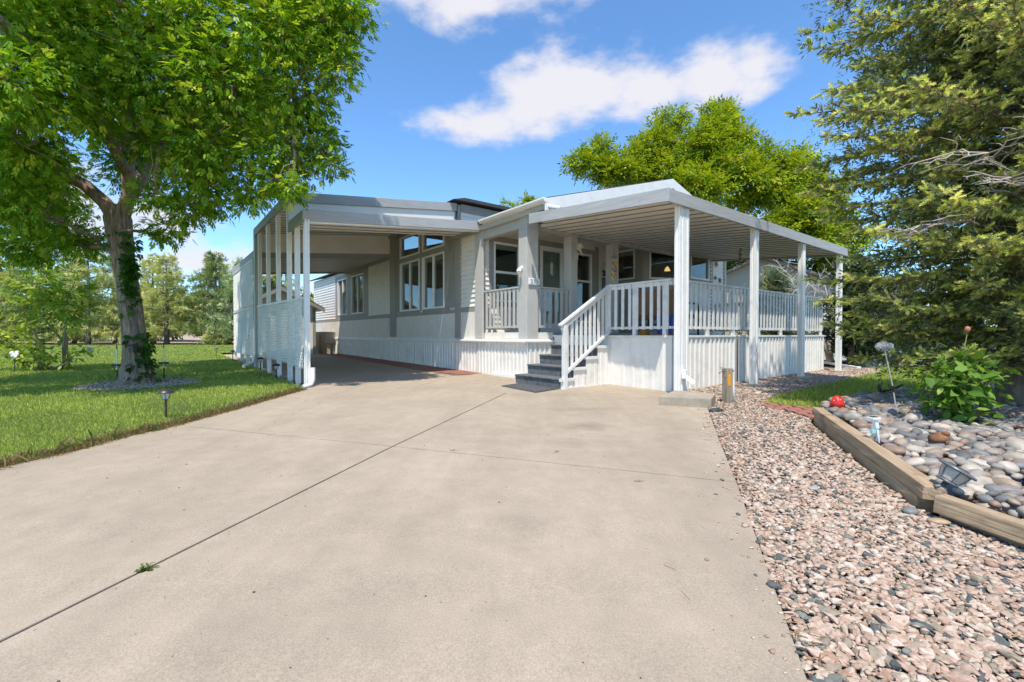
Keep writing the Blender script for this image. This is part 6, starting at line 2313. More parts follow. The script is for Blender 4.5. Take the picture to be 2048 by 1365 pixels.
def path_light(x, y, label, k=1.0, dark=True):
    m = M_BRONZE if not dark else M_BLACK
    t_ = thing('solar_path_light', label, 'path light', (x, y, gz(x, y)), 0, 'solar lights along the lawn edge')
    MB().tube([(0, 0, -.06), (0, 0, .22 * k)], .012 * k, 10).build('stake', m, t_, smooth=True, sharp=40)
    ln = MB().lathe([(.016 * k, .215 * k), (.030 * k, .222 * k), (.050 * k, .285 * k), (.052 * k, .292 * k)], (0, 0, 0), 18)
    l_ = ln.build('lens', M_FROST, t_, smooth=True, sharp=40)
    cg = MB()
    for a in range(6):
        c, s = math.cos(a * math.pi / 3), math.sin(a * math.pi / 3)
        cg.tube([(.030 * k * c, .030 * k * s, .220 * k), (.053 * k * c, .053 * k * s, .290 * k)], .0028 * k, 5)
    cg.build('cage', m, l_)
    MB().lathe([(.014 * k, .208 * k), (.022 * k, .212 * k), (.024 * k, .222 * k), (.014 * k, .226 * k)], (0, 0, 0), 14).build('collar', m, t_, smooth=True, sharp=40)
    MB().lathe([(.082 * k, .288 * k), (.080 * k, .296 * k), (.070 * k, .312 * k), (.046 * k, .326 * k), (.040 * k, .329 * k), (.0, .329 * k)], (0, 0, 0), 22).build('cap', m, t_, smooth=True, sharp=40)
    MB().box((-.024 * k, -.024 * k, .3295 * k), (.024 * k, .024 * k, .3325 * k)).build('solar_panel', M_SOLAR, t_)
    return t_


path_light(-4.14, 5.46, 'bronze-capped solar path light in the grass at the driveway edge', 1.06, False)
path_light(-5.00, 9.70, 'black solar path light by the first lattice panel', 1.0)
path_light(-6.52, 11.85, 'black solar path light by the second lattice bay', 1.0)
path_light(-9.62, 15.75, 'black solar path light by the far lattice screen', 1.0)
path_light(-11.45, 17.7, 'pale solar path light farthest back near the lawn corner', 1.0, False)

# two thin stakes with small solar boxes beside the trunk
for x, y, lab in ((-7.82, 9.05, 'thin white stake light left of the ash trunk'), (-7.35, 9.65, 'thin white stake light right of the ash trunk')):
    t_ = thing('stake_light', lab, 'stake light', (x, y, gz(x, y)), 0, 'stake lights beside the tree')
    MB().tube([(0, 0, -.05), (0, 0, .26)], .012, 8).build('lower_stake', M_BLACK, t_)
    MB().tube([(0, 0, .26), (0, 0, .66)], .010, 8).build('rod', M_WSPOT, t_)
    MB().tube([(0, 0, .66), (0, 0, .78)], .008, 8).build('tip', M_BLACK, t_)
    MB().box((-.08, -.05, .335), (.08, .05, .375)).build('solar_box', M_SOLAR, t_, bevel=.012)
# curved bird ornament on a bent stake
t_ = thing('garden_ornament', 'pale bird ornament on a bent dark stake in the lawn', 'ornament', (-12.2, 12.5, -0.013))
MB().tube([(-.35, 0, 0), (-.1, 0, .12), (.05, 0, .22)], .010, 6).build('rod', M_WSPOT, t_)
MB().tube([(.05, 0, .20), (.10, 0, .36), (.32, 0, .46), (.62, 0, .46)], .014, 6).build('arm', M_BLACK, t_, smooth=True)
MB().box((.02, -.04, .16), (.13, .04, .25)).build('solar_box', M_SOLAR, t_, bevel=.015)
mb = MB().ball((.66, 0, .47), (.05, .03, .05), 10, 8)
for s in (-1, 1):
    mb.hexa([(.62, s * .01, .46), (.70, s * .01, .46), (.72, s * .02, .48), (.62, s * .02, .48), (.60, s * .06, .58), (.66, s * .06, .58), (.66, s * .07, .59), (.60, s * .07, .59)])
mb.build('bird', M_CLEARW, t_, smooth=False)
t_ = thing('globe_light', 'white globe solar flower standing in the low shrub', 'garden light', (-12.35, 11.35, -0.03))
MB().tube([(0, 0, -.05), (0, 0, .40)], .008, 6).build('stake', M_BLACK, t_)
mb = MB()
for k in range(9):
    a = k * 2 * math.pi / 9
    mb.ball((.06 * math.cos(a), .03 * math.sin(a), .43 + .05 * math.sin(a * 2)), (.05, .035, .05), 8, 6)
mb.build('petals', M_WSPOT, t_, smooth=True)
# little box on the trunk
t_ = thing('birdhouse', 'small dark box hung low on the ash trunk', 'birdhouse', (-7.13, 8.58, 0.55))
MB().box((-.05, -.035, .02), (.05, .07, .13)).build('box', M_BRONZE, t_, bevel=.004)
MB().hexa([(-.06, -.05, .128), (.06, -.05, .128), (.06, .08, .155), (-.06, .08, .155), (-.06, -.05, .138), (.06, -.05, .138), (.06, .08, .165), (-.06, .08, .165)]).build('lid', M_BRONZE, t_)
MB().lathe([(.014, 0), (.014, .004), (0, .004)], (0, -.037, .085), 12, (0, -1, 0)).build('entry_hole', M_BLACK, t_)

# --- things on the cobbles
t_ = thing('mushroom_ornament', 'red mushroom ornament with white spots on the far edge of the cobbles', 'ornament', (3.79, 5.32, 0.05))
MB().lathe([(.034, -.03), (.030, .03), (.028, .05), (0, .05)], (0, 0, 0), 14).build('stem', M_WSPOT, t_, smooth=True, sharp=50)
cap = MB().lathe([(.03, .012), (.064, .010), (.076, .026), (.074, .062), (.060, .100), (.036, .128), (.012, .140), (0, .141)], (0, 0, 0), 20).build('cap', M_RED, t_, smooth=True, sharp=60)
mb = MB()
for a, h, r_ in ((3.6, .085, .066), (4.6, .10, .060), (5.3, .07, .073), (4.1, .118, .044), (2.8, .09, .064), (1.2, .09, .064)):
    mb.ball((r_ * math.cos(a), r_ * math.sin(a), h), .005, 8, 6)
mb.build('spot', M_WSPOT, cap, smooth=True)

t_ = thing('dandelion_stake', 'tall wire dandelion puff on a leaning pale rod in the cobbles', 'garden stake', (4.22, 5.0, 0.07), 0)
MB().tube([(0.0, 0, -.05), (-.045, 0, .21)], .007, 8).build('lower_rod', M_SILVER, t_)
MB().tube([(-.045, 0, .20), (-.055, 0, .27)], .010, 8).build('ferrule', M_BLACK, t_)
MB().tube([(-.055, 0, .27), (-.142, 0, .655)], .0065, 8).build('rod', M_SILVER, t_)
mb = MB()
c = Vector((-.150, 0, .70))
rd_ = random.Random(8)
for k in range(230):
    d = Vector((rd_.gauss(0, 1), rd_.gauss(0, 1), rd_.gauss(0.15, .62))).normalized()
    e = c + Vector((d.x * .078, d.y * .078, d.z * .052))
    mb.tube([c, e], [.0012, .0016], 3, False)
    mb.box((e.x - .003, e.y - .003, e.z - .003), (e.x + .003, e.y + .003, e.z + .003))
mb.build('puff', M_SILVER, t_)

t_ = thing('solar_stake', 'frosted white solar stake leaning in the cobbles near the timber', 'garden light', (3.06, 3.82, 0.03), 0.15)
MB().hexa([(.010, -.005, -.04), (.022, -.005, -.04), (.022, .005, -.04), (.010, .005, -.04), (-.020, -.010, .085), (.004, -.010, .085), (.004, .010, .085), (-.020, .010, .085)]).build('spike', M_CLEARW, t_, bevel=.002)
MB().hexa([(-.026, -.015, .085), (.008, -.015, .085), (.008, .015, .085), (-.026, .015, .085), (-.050, -.018, .160), (-.014, -.018, .160), (-.014, .018, .160), (-.050, .018, .160)]).build('body', M_CLEARW, t_, bevel=.003)
MB().box((-.070, -.030, .161), (.000, .030, .180)).build('head', M_CLEARW, t_, bevel=.004)
MB().box((-.062, -.024, .1805), (-.008, .024, .1835)).build('solar_panel', M_SOLAR, t_)
MB().box((-.060, -.012, .045), (-.024, .012, .075)).build('label_tab', mat('aqua_tab', (.25, .62, .60), .4), t_, bevel=.002)

t_ = thing('solar_spotlight', 'large tipped-over black solar lantern with ribbed lens lying in the cobbles', 'solar light', (2.545, 2.66, 0.045), 0)
ax = Vector((0.50, -0.20, 0.86)).normalized()
mb = MB().lathe([(.030, 0.0), (.048, .008), (.062, .045), (.068, .075), (.067, .078)], (0, 0, 0), 24, ax)
lens = mb.build('lens', mat('milky_lens', (0.50, 0.45, 0.38), 0.25, var=.2, scale=10, spec=.6), t_, smooth=True, sharp=40)
MB().lathe([(.088, .074), (.094, .080), (.090, .088), (.070, .094), (.0, .096)], (0, 0, 0), 26, ax).build('cap', M_PLASTICG, t_, smooth=True, sharp=40)
MB().lathe([(.050, -.012), (.055, -.004), (.050, .004), (.03, .006)], (0, 0, 0), 22, ax).build('base_ring', M_PLASTICG, t_, smooth=True, sharp=40)
s1 = ax.orthogonal().normalized()
s2 = ax.cross(s1)
mb = MB()
for k in range(6):
    a = k * math.pi / 3 + .3
    d = s1 * math.cos(a) + s2 * math.sin(a)
    mb.tube([d * .050 + ax * .008, d * .064 + ax * .045, d * .070 + ax * .078], .0035, 5)
mb.build('rib', M_PLASTICG, lens)
MB().tube([ax * -.01, ax * -.04 + Vector((-.01, 0, 0)), Vector((-.075, 0, -.03))], [.014, .013, .011], 8).build('stem', M_PLASTICG, t_, smooth=True)
cell = MB()
q = [ax * .0975 + s1 * .05 * x + s2 * .05 * y for x, y in ((-1, -1), (1, -1), (1, 1), (-1, 1))]
cell.prism(q, ax * .002)
cell.build('solar_panel', M_SOLAR, t_)

t_ = thing('reddish_boulder', 'rust-brown angular rock among the grey cobbles', 'rock', (3.50, 3.72, 0.06))
o = mesh_np('rock', CHIPS[5] * np.array([.075, .055, .055]), IF, mat('rust_rock', (0.24, 0.105, 0.05), 0.8, var=.4, scale=14, bump=.5), t_)
MB().ball((.03, -.01, .035), (.03, .025, .02), 8, 6).build('facet', MATS['rust_rock'], t_)
t_ = thing('hose_reel_foot', 'low black solar disc on edge at the back of the cobbles', 'garden light', (5.10, 6.35, 0.10))
MB().lathe([(.055, 0), (.06, .012), (.05, .02), (0, .02)], (0, 0, .05), 18, (0.9, -.4, .1)).build('disc', M_BLACK, t_, smooth=True, sharp=40)
MB().tube([(.05, 0, .01), (.2, .06, .02), (.42, .10, .09)], .014, 6).build('cable', M_BLACK, t_, smooth=True)
for (x, y, z, s, r_, cc, lab, cat) in ((2.66, 5.93, -.085, (.11, .06, .03), .3, (0.045, 0.047, 0.05), 'smooth black stone at the corner of the driveway', 'stone'),
                                       (2.33, 2.66, -.13, (.055, .040, .024), .6, (0.20, 0.20, 0.20), 'grey stone lying in the gap between the two timber stacks', 'stone'),
                                       (2.37, 2.52, -.135, (.060, .035, .016), -.3, (0.40, 0.29, 0.18), 'flat tan stone on the gravel by the timber gap', 'stone'),
                                       (2.02, 3.05, -.13, (.04, .028, .015), .2, (0.36, 0.33, 0.30), 'pale grey pebble lying alone on the pink gravel', 'stone')):
    o = mesh_np('loose_stone', COBS[3] * np.array(s), BF, mat('loose_stone_' + str(int(x * 100)), cc, 0.5, var=.2, scale=14), None, smooth=True)
    o.location = (x, y, z)
    o.rotation_euler = (0, 0, r_)
    tag(o, lab, cat, 'loose stones on the gravel')

# --- by the porch corner
t_ = hthing('footing_block', 'tan concrete block under the porch corner post', 'concrete block', 5.95, 3.7)
P4 = [(2.07, 6.42), (2.69, 6.16), (2.98, 6.68), (2.55, 7.14)]
mb = MB()
mb.prism([(*wh(x, y), -.15) for x, y in P4], (0, 0, .185))
fixn(mb.build('block', M_BLOCK, t_, bevel=.012))
for u_, lab in ((8.90, 'flat concrete pad under the second porch post'), (11.11, 'flat concrete pad under the third porch post'), (13.44, 'flat concrete pad under the last porch post')):
    t_ = hthing('post_pad', lab, 'concrete pad', u_, 4.025, 0)
    c_ = hw(u_, 4.025)
    z_ = gz(c_.x, c_.y)
    mb = MB()
    rp_ = random.Random(int(u_ * 10))
    mb.prism([(u_ + .30 * math.cos(a) * (1 + rp_.uniform(-.12, .12)), 4.0 + .20 * math.sin(a) * (1 + rp_.uniform(-.12, .12)), z_ - .1) for a in np.linspace(0, 6.283, 10, endpoint=False)], (0, 0, .135))
    fixn(mb.build('slab', M_BLOCK, t_, bevel=.012))
t_ = thing('faucet_post', 'weathered wooden faucet post with orange tag and white pipe', 'faucet', (3.14, 6.66, gz(3.14, 6.66)), .35)
fixn(MB().box((-.055, -.05, -.1), (.055, .05, .50)).build('post', M_POSTWOOD, t_, bevel=.006))
MB().box((-.040, -.0535, .245), (.012, -.051, .415)).build('tag', M_ORANGE, t_, bevel=.001)
mb = MB().tube([(-.05, 0, .455), (-.14, 0, .455)], .011, 8)
mb.tube([(-.105, 0, .455), (-.105, 0, .50)], .007, 6)
mb.tube([(-.135, 0, .455), (-.15, 0, .44), (-.15, 0, .425)], .011, 8)
fc = mb.build('spigot', M_CHROME, t_, smooth=True)
mb = MB()
for a in range(4):
    mb.ball((-.105 + .018 * math.cos(a * 1.57), .018 * math.sin(a * 1.57), .505), .009, 6, 4)
mb.build('handle', M_CHROME, fc)
MB().tube([(.055, 0, .465), (.085, 0, .46), (.095, 0, .40), (.10, -.01, .2), (.105, -.02, -.05)], .020, 10).build('pipe', M_WHITE, t_, smooth=True)
MB().ball((.085, 0, .455), .025, 8, 6).build('elbow', M_BLACK, t_, smooth=True)
MB().tube([(-.055, -.02, .36), (-.095, -.02, .38)], .006, 6).build('hook', M_CHROME, t_)
t_ = thing('downspout_pipe', 'long white downspout extension lying on gravel beyond the last porch post', 'pipe', (9.6, 13.4, 0.03))
fixn(MB().beam((-.15, .55, .04), (-.25, -1.0, -.03), .10, .07).build('pipe', M_WHITE, t_, bevel=.01))
fixn(MB().beam((-.252, -1.002, -.03), (-.258, -1.10, -.034), .11, .08).build('end_sleeve', M_WHITE, t_, bevel=.006))

# --- on the porch
M_TAN = mat('brown_cushion', (0.27, 0.16, 0.085), 0.9, var=.12, scale=4)
M_BLUE = mat('blue_plastic', (0.02, 0.10, 0.42), 0.4)
M_TERRA = mat('terracotta', (0.50, 0.17, 0.075), 0.8, var=.12)
t_ = hthing('porch_bench', 'brown-backed metal bench on the porch behind the railing', 'bench', 8.2, 5.4, DZ)
fixn(MB().box((7.95, 4.85, 1.28), (8.03, 6.15, 1.80)).build('backrest', M_TAN, t_, bevel=.02))
fixn(MB().box((8.04, 4.88, 1.22), (8.55, 6.12, 1.30)).build('seat', M_TAN, t_, bevel=.02))
for uu in (8.0, 8.5):
    for vv in (4.92, 6.08):
        MB().tube([(uu, vv, DZ), (uu, vv, 1.22)], .018, 8).build('leg', M_BLACK, t_)
mb = MB()
for zz in (1.02, 1.10):
    mb.tube([(8.0, 4.92, zz), (8.0, 6.08, zz)], .012, 6)
mb.build('stretcher', M_BLACK, t_)
for vv in (4.90, 6.10):
    MB().tube([(8.0, vv, 1.52), (8.45, vv, 1.50), (8.5, vv, 1.24)], .018, 8).build('armrest', M_BLACK, t_, smooth=True)
t_ = hthing('blue_tub', 'blue plastic tub behind the railing at the porch corner', 'tub', 7.30, 4.86, DZ)
MB().lathe([(.14, .05), (.17, .36), (.185, .37), (.185, .385), (.165, .385), (.13, .07), (0, .07)], (7.30, 4.86, DZ), 20).build('body', M_BLUE, t_, smooth=True, sharp=40)
MB().lathe([(.20, 0), (.23, .04), (.22, .045), (0, .03)], (7.30, 4.86, DZ), 22).build('saucer', M_TERRA, t_, smooth=True, sharp=40)
t_ = hthing('flower_pot', 'small orange clay pot on the porch behind the pickets', 'pot', 7.3, 5.32, DZ)
MB().lathe([(.07, 0), (.10, .13), (.11, .13), (.11, .16), (.09, .16), (.0, .12)], (7.3, 5.32, DZ), 18).build('body', mat('ochre_clay', (0.52, 0.26, 0.05), .7), t_, smooth=True, sharp=40)
MB().ball((7.3, 5.32, DZ + .14), (.08, .08, .03), 10, 6).build('soil', M_EARTH, t_)
t_ = hthing('clay_planter', 'low clay planter on the entry floor behind the left railing', 'planter', 6.55, 7.95, FLOOR)
MB().lathe([(.10, 0), (.15, .17), (.16, .17), (.16, .20), (.13, .20), (0, .17)], (6.6, 7.95, FLOOR), 18).build('body', M_TERRA, t_, smooth=True, sharp=40)
mb = MB()
rr_ = random.Random(3)
for k in range(5):
    b_ = Vector((6.6 + rr_.gauss(0, .1), 7.95 + rr_.gauss(0, .12), FLOOR + rr_.uniform(.35, .75)))
    mb.tube(wiggle((6.6, 7.95, FLOOR + .15), b_, 4, .06, rr_), [.005, .005, .004, .003, .002], 5)
mb.build('dry_stem', M_BLACK, t_, smooth=True)

# house number plaque and lamp on the corner column
t_ = hthing('number_plaque', 'white house number plaque reading 275 on the corner column', 'plaque', 6.35, 7.43, 1.95)
fixn(MB().box((6.195, 7.405, 1.955), (6.505, 7.428, 2.095)).build('plate', M_VINYL, t_, bevel=.008))
M_NUM = mat('grey_numeral', (0.30, 0.31, 0.32), .5)
for k_, ch_ in enumerate('275'):
    tc = bpy.data.curves.new('numeral', 'FONT')
    tc.body = ch_
    tc.size = .125
    tc.extrude = .004
    tc.align_x = 'CENTER'
    tc.align_y = 'CENTER'
    tmp = bpy.data.objects.new('tmp', tc)
    COL.objects.link(tmp)
    bpy.context.view_layer.update()
    me = bpy.data.meshes.new_from_object(tmp)
    bpy.data.objects.remove(tmp, do_unlink=True)
    bpy.data.curves.remove(tc)
    me.name = 'numeral'
    me.materials.clear()
    me.materials.append(M_NUM)
    to = bpy.data.objects.new('numeral', me)
    COL.objects.link(to)
    to.parent = t_
    to.location = Vector((6.27 + .08 * k_, 7.4005, 2.025)) - ORG[t_.name]
    to.rotation_euler = (math.pi / 2, 0, 0)
t_ = hthing('wall_lamp', 'white security lamp on the shaded side of the corner column', 'lamp', 6.15, 7.62, 2.25)
MB().lathe([(.05, 0), (.05, .02), (0, .025)], (6.168, 7.62, 2.32), 14, (-1, 0, 0)).build('mount', M_WHITE, t_, smooth=True, sharp=40)
MB().tube([(6.15, 7.62, 2.32), (6.09, 7.62, 2.31), (6.07, 7.60, 2.27)], .016, 8).build('arm', M_WHITE, t_, smooth=True)
MB().lathe([(.025, 0), (.05, .05), (.052, .09), (.045, .092), (0, .08)], (6.09, 7.60, 2.30), 14, (-.4, -.35, -.85)).build('shade', M_WHITE, t_, smooth=True, sharp=40)
MB().tube([(6.155, 7.64, 2.30), (6.150, 7.66, 2.05), (6.150, 7.67, 1.96)], .006, 6).build('cable', M_WHITE, t_)

# hanging ornaments
t_ = hthing('bell_chime', 'string of brass bells hanging under the porch cover', 'wind chime', 11.4, 5.5, 2.70)
mb = MB().tube([(11.4, 5.5, 3.03), (11.4, 5.5, 2.62)], .004, 5)
mb.build('cord', M_BLACK, t_)
M_BRASS = mat('brass', (0.62, 0.46, 0.22), .3, metal=.8)
for i, zz in enumerate((2.97, 2.86, 2.75, 2.65)):
    for s in (-1, 0, 1):
        MB().lathe([(.004, .05), (.022, .04), (.030, .015), (.042, 0), (.036, .0), (0, .03)], (11.4 + s * .045, 5.5 + s * .03, zz - abs(s) * .03), 10).build('bell', M_BRASS, t_, smooth=True, sharp=50)
t_ = hthing('hummingbird_sculpture', 'cream metal flower and hummingbird sculpture on the second column', 'sculpture', 7.6, 7.42, 2.6)
M_CREAM = mat('cream_metal', (0.60, 0.57, 0.48), .5, var=.15, scale=10)


def petal(c, d, up, L, W):
    c, d, up = Vector(c), Vector(d).normalized(), Vector(up).normalized()
    s = d.cross(up).normalized()
    mb = MB()
    pts_ = [c, c + d * L * .35 + s * W * .5, c + d * L * .75 + s * W * .35, c + d * L, c + d * L * .75 - s * W * .35, c + d * L * .35 - s * W * .5]
    mb.prism(pts_, up * .006)
    return mb


ob_ = Vector((7.62, 7.38, 2.83))
for a, L in ((100, .17), (60, .19), (30, .20), (130, .14), (165, .12)):
    r_ = math.radians(a)
    petal(ob_ + Vector((0, 0, .02)), (math.cos(r_), -.25, math.sin(r_)), (0, -1, .2), L, .075).build('petal', M_CREAM, t_)
for a, L in ((215, .18), (240, .20), (265, .18)):
    r_ = math.radians(a)
    petal(ob_ + Vector((-.02, 0, -.06)), (math.cos(r_), -.2, math.sin(r_)), (0, -1, -.2), L, .07).build('leaf', M_CREAM, t_)
MB().tube([ob_ + Vector((-.06, 0, .06)), ob_ + Vector((.06, -.03, 0)), ob_ + Vector((.13, -.03, -.09)), ob_ + Vector((.17, -.03, -.14))], [.012, .022, .014, .004], 8).build('bird_body', M_CREAM, t_, smooth=True)
t_ = hthing('glass_chime', 'orange and yellow glass chime hanging by the third column', 'wind chime', 8.4, 6.95, 2.2)
MB().tube([(8.38, 6.95, 3.10), (8.38, 6.95, 2.72)], .004, 5).build('cord', M_BLACK, t_)
MB().lathe([(.075, 0), (.078, .01), (.02, .055), (0, .06)], (8.38, 6.95, 2.68), 16).build('top_disc', mat('blue_grey_metal', (.30, .33, .38), .4, metal=.5), t_, smooth=True, sharp=40)
glc = [mat('amber_glass', (.75, .30, .02), .15, spec=.7), mat('yellow_glass', (.80, .58, .05), .15, spec=.7), mat('dark_blue_glass', (.05, .08, .20), .15, spec=.7), mat('red_glass', (.55, .10, .03), .15, spec=.7)]
rg_ = random.Random(6)
for k in range(26):
    a = k * 2.4
    r_ = .025 + .045 * rg_.random()
    z_ = 2.63 - k * .016
    petal((8.38 + r_ * math.cos(a), 6.95 + r_ * math.sin(a), z_), (rg_.gauss(0, .4), rg_.gauss(0, .4), -1), (math.cos(a), math.sin(a), .1), .075, .05).build('glass_piece', glc[rg_.choice([0, 0, 1, 1, 2, 3])], t_)
t_ = hthing('butterfly_hanger', 'dark butterfly ornament on the entry wall siding', 'ornament', 10.6, 9.18, 2.6)
MB().lathe([(.055, 0), (.06, .012), (.05, .02), (0, .02)], (10.62, 9.205, 3.0), 14, (0, -1, 0)).build('dial', M_CREAM, t_, smooth=True, sharp=40)
M_BFLY = mat('dark_green_metal', (.03, .06, .05), .4)
for s in (-1, 1):
    petal((10.62, 9.17, 2.74), (s * .8, -.1, .65), (0, -1, 0), .14, .10).build('wing', M_BFLY, t_)
    petal((10.62, 9.17, 2.72), (s * .7, -.1, -.6), (0, -1, 0), .11, .08).build('wing', M_BFLY, t_)
MB().tube([(10.62, 9.165, 2.80), (10.62, 9.165, 2.64)], .010, 6).build('body', M_BFLY, t_)
for k in (-1, 0, 1):
    MB().tube([(10.62 + k * .06, 9.18, 2.58), (10.62 + k * .06, 9.18, 2.12 + .04 * abs(k))], .012, 8).build('chime_tube', M_BLACK, t_)
MB().box((10.54, 9.165, 2.575), (10.70, 9.195, 2.60)).build('chime_bar', M_BLACK, t_)
t_ = hthing('shell_chime', 'thin pale chime hanging in front of the entry door', 'wind chime', 7.86, 8.5, 2.4)
MB().tube([(7.86, 8.5, 3.86), (7.86, 8.5, 2.70)], .003, 4).build('cord', M_SILVER, t_)
for k in range(5):
    a = k * 1.26
    MB().tube([(7.86 + .025 * math.cos(a), 8.5 + .025 * math.sin(a), 2.70), (7.86 + .025 * math.cos(a), 8.5 + .025 * math.sin(a), 2.46 - .02 * k)], .009, 6).build('chime_tube', M_CREAM, t_)
for nm, lab, u, z_, r_, cc in (('sun_ornament', 'rusty sun ornament high on the end wall siding', 13.93, 3.12, .085, (.35, .17, .04)), ('lizard_ornament', 'small blue metal ornament on the end wall below the sun', 13.87, 2.68, .06, (.06, .18, .34)), ('wreath_ornament', 'small round brown ornament low on the end wall siding', 14.15, 2.62, .075, (.16, .10, .06))):
    t_ = hthing(nm, lab, 'ornament', u, 7.45, z_)
    m_ = mat(nm, cc, .5, var=.2, scale=20)
    MB().lathe([(r_ * .55, 0), (r_ * .5, .03), (0, .035)], (u, 7.47, z_), 14, (0, -1, 0)).build('disc', m_, t_, smooth=True, sharp=40)
    for k in range(9):
        a = k * 2 * math.pi / 9
        petal((u + r_ * .5 * math.cos(a), 7.455, z_ + r_ * .5 * math.sin(a)), (math.cos(a), 0, math.sin(a)), (0, -1, 0), r_ * .75, r_ * .4).build('ray', m_, t_)
# lit pendant lamps inside
M_GLOW = bpy.data.materials.new('lamp_glow')
M_GLOW.use_nodes = True
bb = M_GLOW.node_tree.nodes['Principled BSDF']
bb.inputs['Base Color'].default_value = (.9, .6, .3, 1)
bb.inputs['Emission Color'].default_value = (1.0, .62, .25, 1)
bb.inputs['Emission Strength'].default_value = 0.7
for (u, v, z_, lab) in ((12.3, 9.1, 2.66, 'lit amber pendant lamp inside the side bay window'), (13.0, 8.6, 2.95, 'lit amber pendant lamp inside the angled bay window')):
    t_ = hthing('pendant_lamp', lab, 'pendant lamp', u, v, z_)
    MB().lathe([(.015, .14), (.05, .10), (.09, .02), (.095, 0), (.085, 0), (0, .06)], (u, v, z_), 16).build('shade', M_GLOW, t_, smooth=True, sharp=50)
    MB().tube([(u, v, z_ + .14), (u, v, 3.55)], .006, 6).build('cord', M_BLACK, t_)

# ------------------------------------------------------------------ beyond the porch: neighbours and a parked car
def gable_house(name, label, x, y, rot, w, d, h, rh, wallm, roofm, over=0.4):
    t_ = thing(name, label, 'house', (x, y, gz(x, y)), rot)
    mb = MB()
    mb.prism([(-w / 2, -d / 2, -.2), (w / 2, -d / 2, -.2), (w / 2, -d / 2, h), (0, -d / 2, h + rh), (-w / 2, -d / 2, h)], (0, d, 0))
    w_ = fixn(mb.build('wall', wallm, t_))
    for s in (-1, 1):
        e = w / 2 + over
        ez = h - over * rh / (w / 2)
        mb = MB()
        mb.prism([(s * e, -d / 2 - over, ez), (0, -d / 2 - over, h + rh), (0, -d / 2 - over, h + rh + .12), (s * e, -d / 2 - over, ez + .12)], (0, d + 2 * over, 0))
        fixn(mb.build('roof', roofm, t_))
        MB().box((s * e - .03, -d / 2 - over, ez - .10), (s * e + .03, d / 2 + over, ez + .08)).build('fascia', wallm, t_)
    # windows and a door
    for (cx_, z0, z1, ww) in ((-w * .28, .9, 2.0, 1.0), (w * .28, .9, 2.0, 1.0)):
        f = MB().box((cx_ - ww / 2, -d / 2 - .05, z0), (cx_ + ww / 2, -d / 2 + .01, z1)).build('window', M_VINYL, t_)
        MB().box((cx_ - ww / 2 + .07, -d / 2 - .056, z0 + .07), (cx_ + ww / 2 - .07, -d / 2 - .04, z1 - .07)).build('pane', M_SOLAR, f)
    for (cy_, z0, z1, ww) in ((-d * .25, .9, 2.0, 1.2), (d * .2, .9, 2.0, 1.2)):
        f = MB().box((-w / 2 - .05, cy_ - ww / 2, z0), (-w / 2 + .01, cy_ + ww / 2, z1)).build('window', M_VINYL, t_)
        MB().box((-w / 2 - .056, cy_ - ww / 2 + .07, z0 + .07), (-w / 2 - .04, cy_ + ww / 2 - .07, z1 - .07)).build('pane', M_SOLAR, f)
    MB().box((-.5, -d / 2 - .04, 0), (.5, -d / 2 + .01, 2.05)).build('door', M_DOOR, t_)
    return t_


M_BROWNROOF = mat('brown_roof', (0.27, 0.20, 0.165), .9, var=.15, scale=6, fine=.15, fscale=30)
M_NBWALL = mat('beige_wall', (0.42, 0.38, 0.31), .8, var=.05)
gable_house('neighbour_house', 'low beige neighbouring house with brown roof seen past the porch end', 14.3, 26.0, math.radians(-30), 7.0, 12.0, 2.7, 1.55, M_NBWALL, M_BROWNROOF)
wh_ = gable_house('white_house', 'white-sided house glimpsed between porch post and arborvitae', 21.5, 28.5, math.radians(15), 6.5, 9.0, 2.7, 1.4, M_WHITE, M_SHINGLE)

cx0, cy0 = 12.9, 14.35
car = thing('parked_car', 'dark parked pickup half hidden under the spruce branches', 'car', (cx0, cy0, gz(0, 14.3) - .03), math.radians(-8))
M_CARP = mat('dark_car_paint', (0.03, 0.032, 0.036), .25, spec=.6)
mb = MB()
prof = [(-2.3, .42), (-1.95, .42), (-1.9, .62), (-1.72, .80), (-1.45, .86), (-1.2, .80), (-1.02, .62), (-.98, .40), (.98, .40), (1.02, .62), (1.2, .80), (1.45, .86), (1.72, .80), (1.9, .62), (1.95, .45), (2.35, .45), (2.38, .95), (2.2, 1.08), (1.05, 1.16), (.45, 1.72), (-.75, 1.76), (-.95, 1.16), (-2.3, 1.12)]
mb.prism([(x, -.92, z) for x, z in prof], (0, 1.84, 0))
fixn(mb.build('body', M_CARP, car, bevel=.04))
for s in (-1, 1):
    mb = MB().prism([(.95, s * .925, 1.2), (.42, s * .925, 1.64), (-.66, s * .925, 1.67), (-.80, s * .925, 1.2)], (0, s * .006, 0))
    fixn(mb.build('window', M_SOLAR, car))
    for x in (-1.45, 1.45):
        w_ = MB().lathe([(.20, -.11), (.38, -.12), (.415, -.07), (.415, .07), (.38, .12), (.20, .11)], (x, s * .82, .415), 28, (0, s, 0)).build('wheel', mat('tyre_rubber', (.02, .02, .02), .8) if 'tyre_rubber' not in MATS else MATS['tyre_rubber'], car, smooth=True, sharp=35)
        rim = MB().lathe([(.245, .09), (.25, .118), (.225, .118), (.20, .095), (.07, .10), (.05, .115), (0, .115)], (x, s * .82, .415), 26, (0, s, 0))
        for k in range(6):
            a = k * math.pi / 3
            rim.beam((x + .06 * math.cos(a), s * .93, .415 + .06 * math.sin(a)), (x + .23 * math.cos(a), s * .93, .415 + .23 * math.sin(a)), .03, .05, (0, 1, 0))
        rim.build('rim', M_CHROME, w_, smooth=True, sharp=35)
MB().box((2.33, -.85, .5), (2.44, .85, .68)).build('bumper', M_CHROME, car, bevel=.03)
MB().box((-2.38, -.85, .5), (-2.28, .85, .68)).build('bumper', M_CHROME, car, bevel=.03)
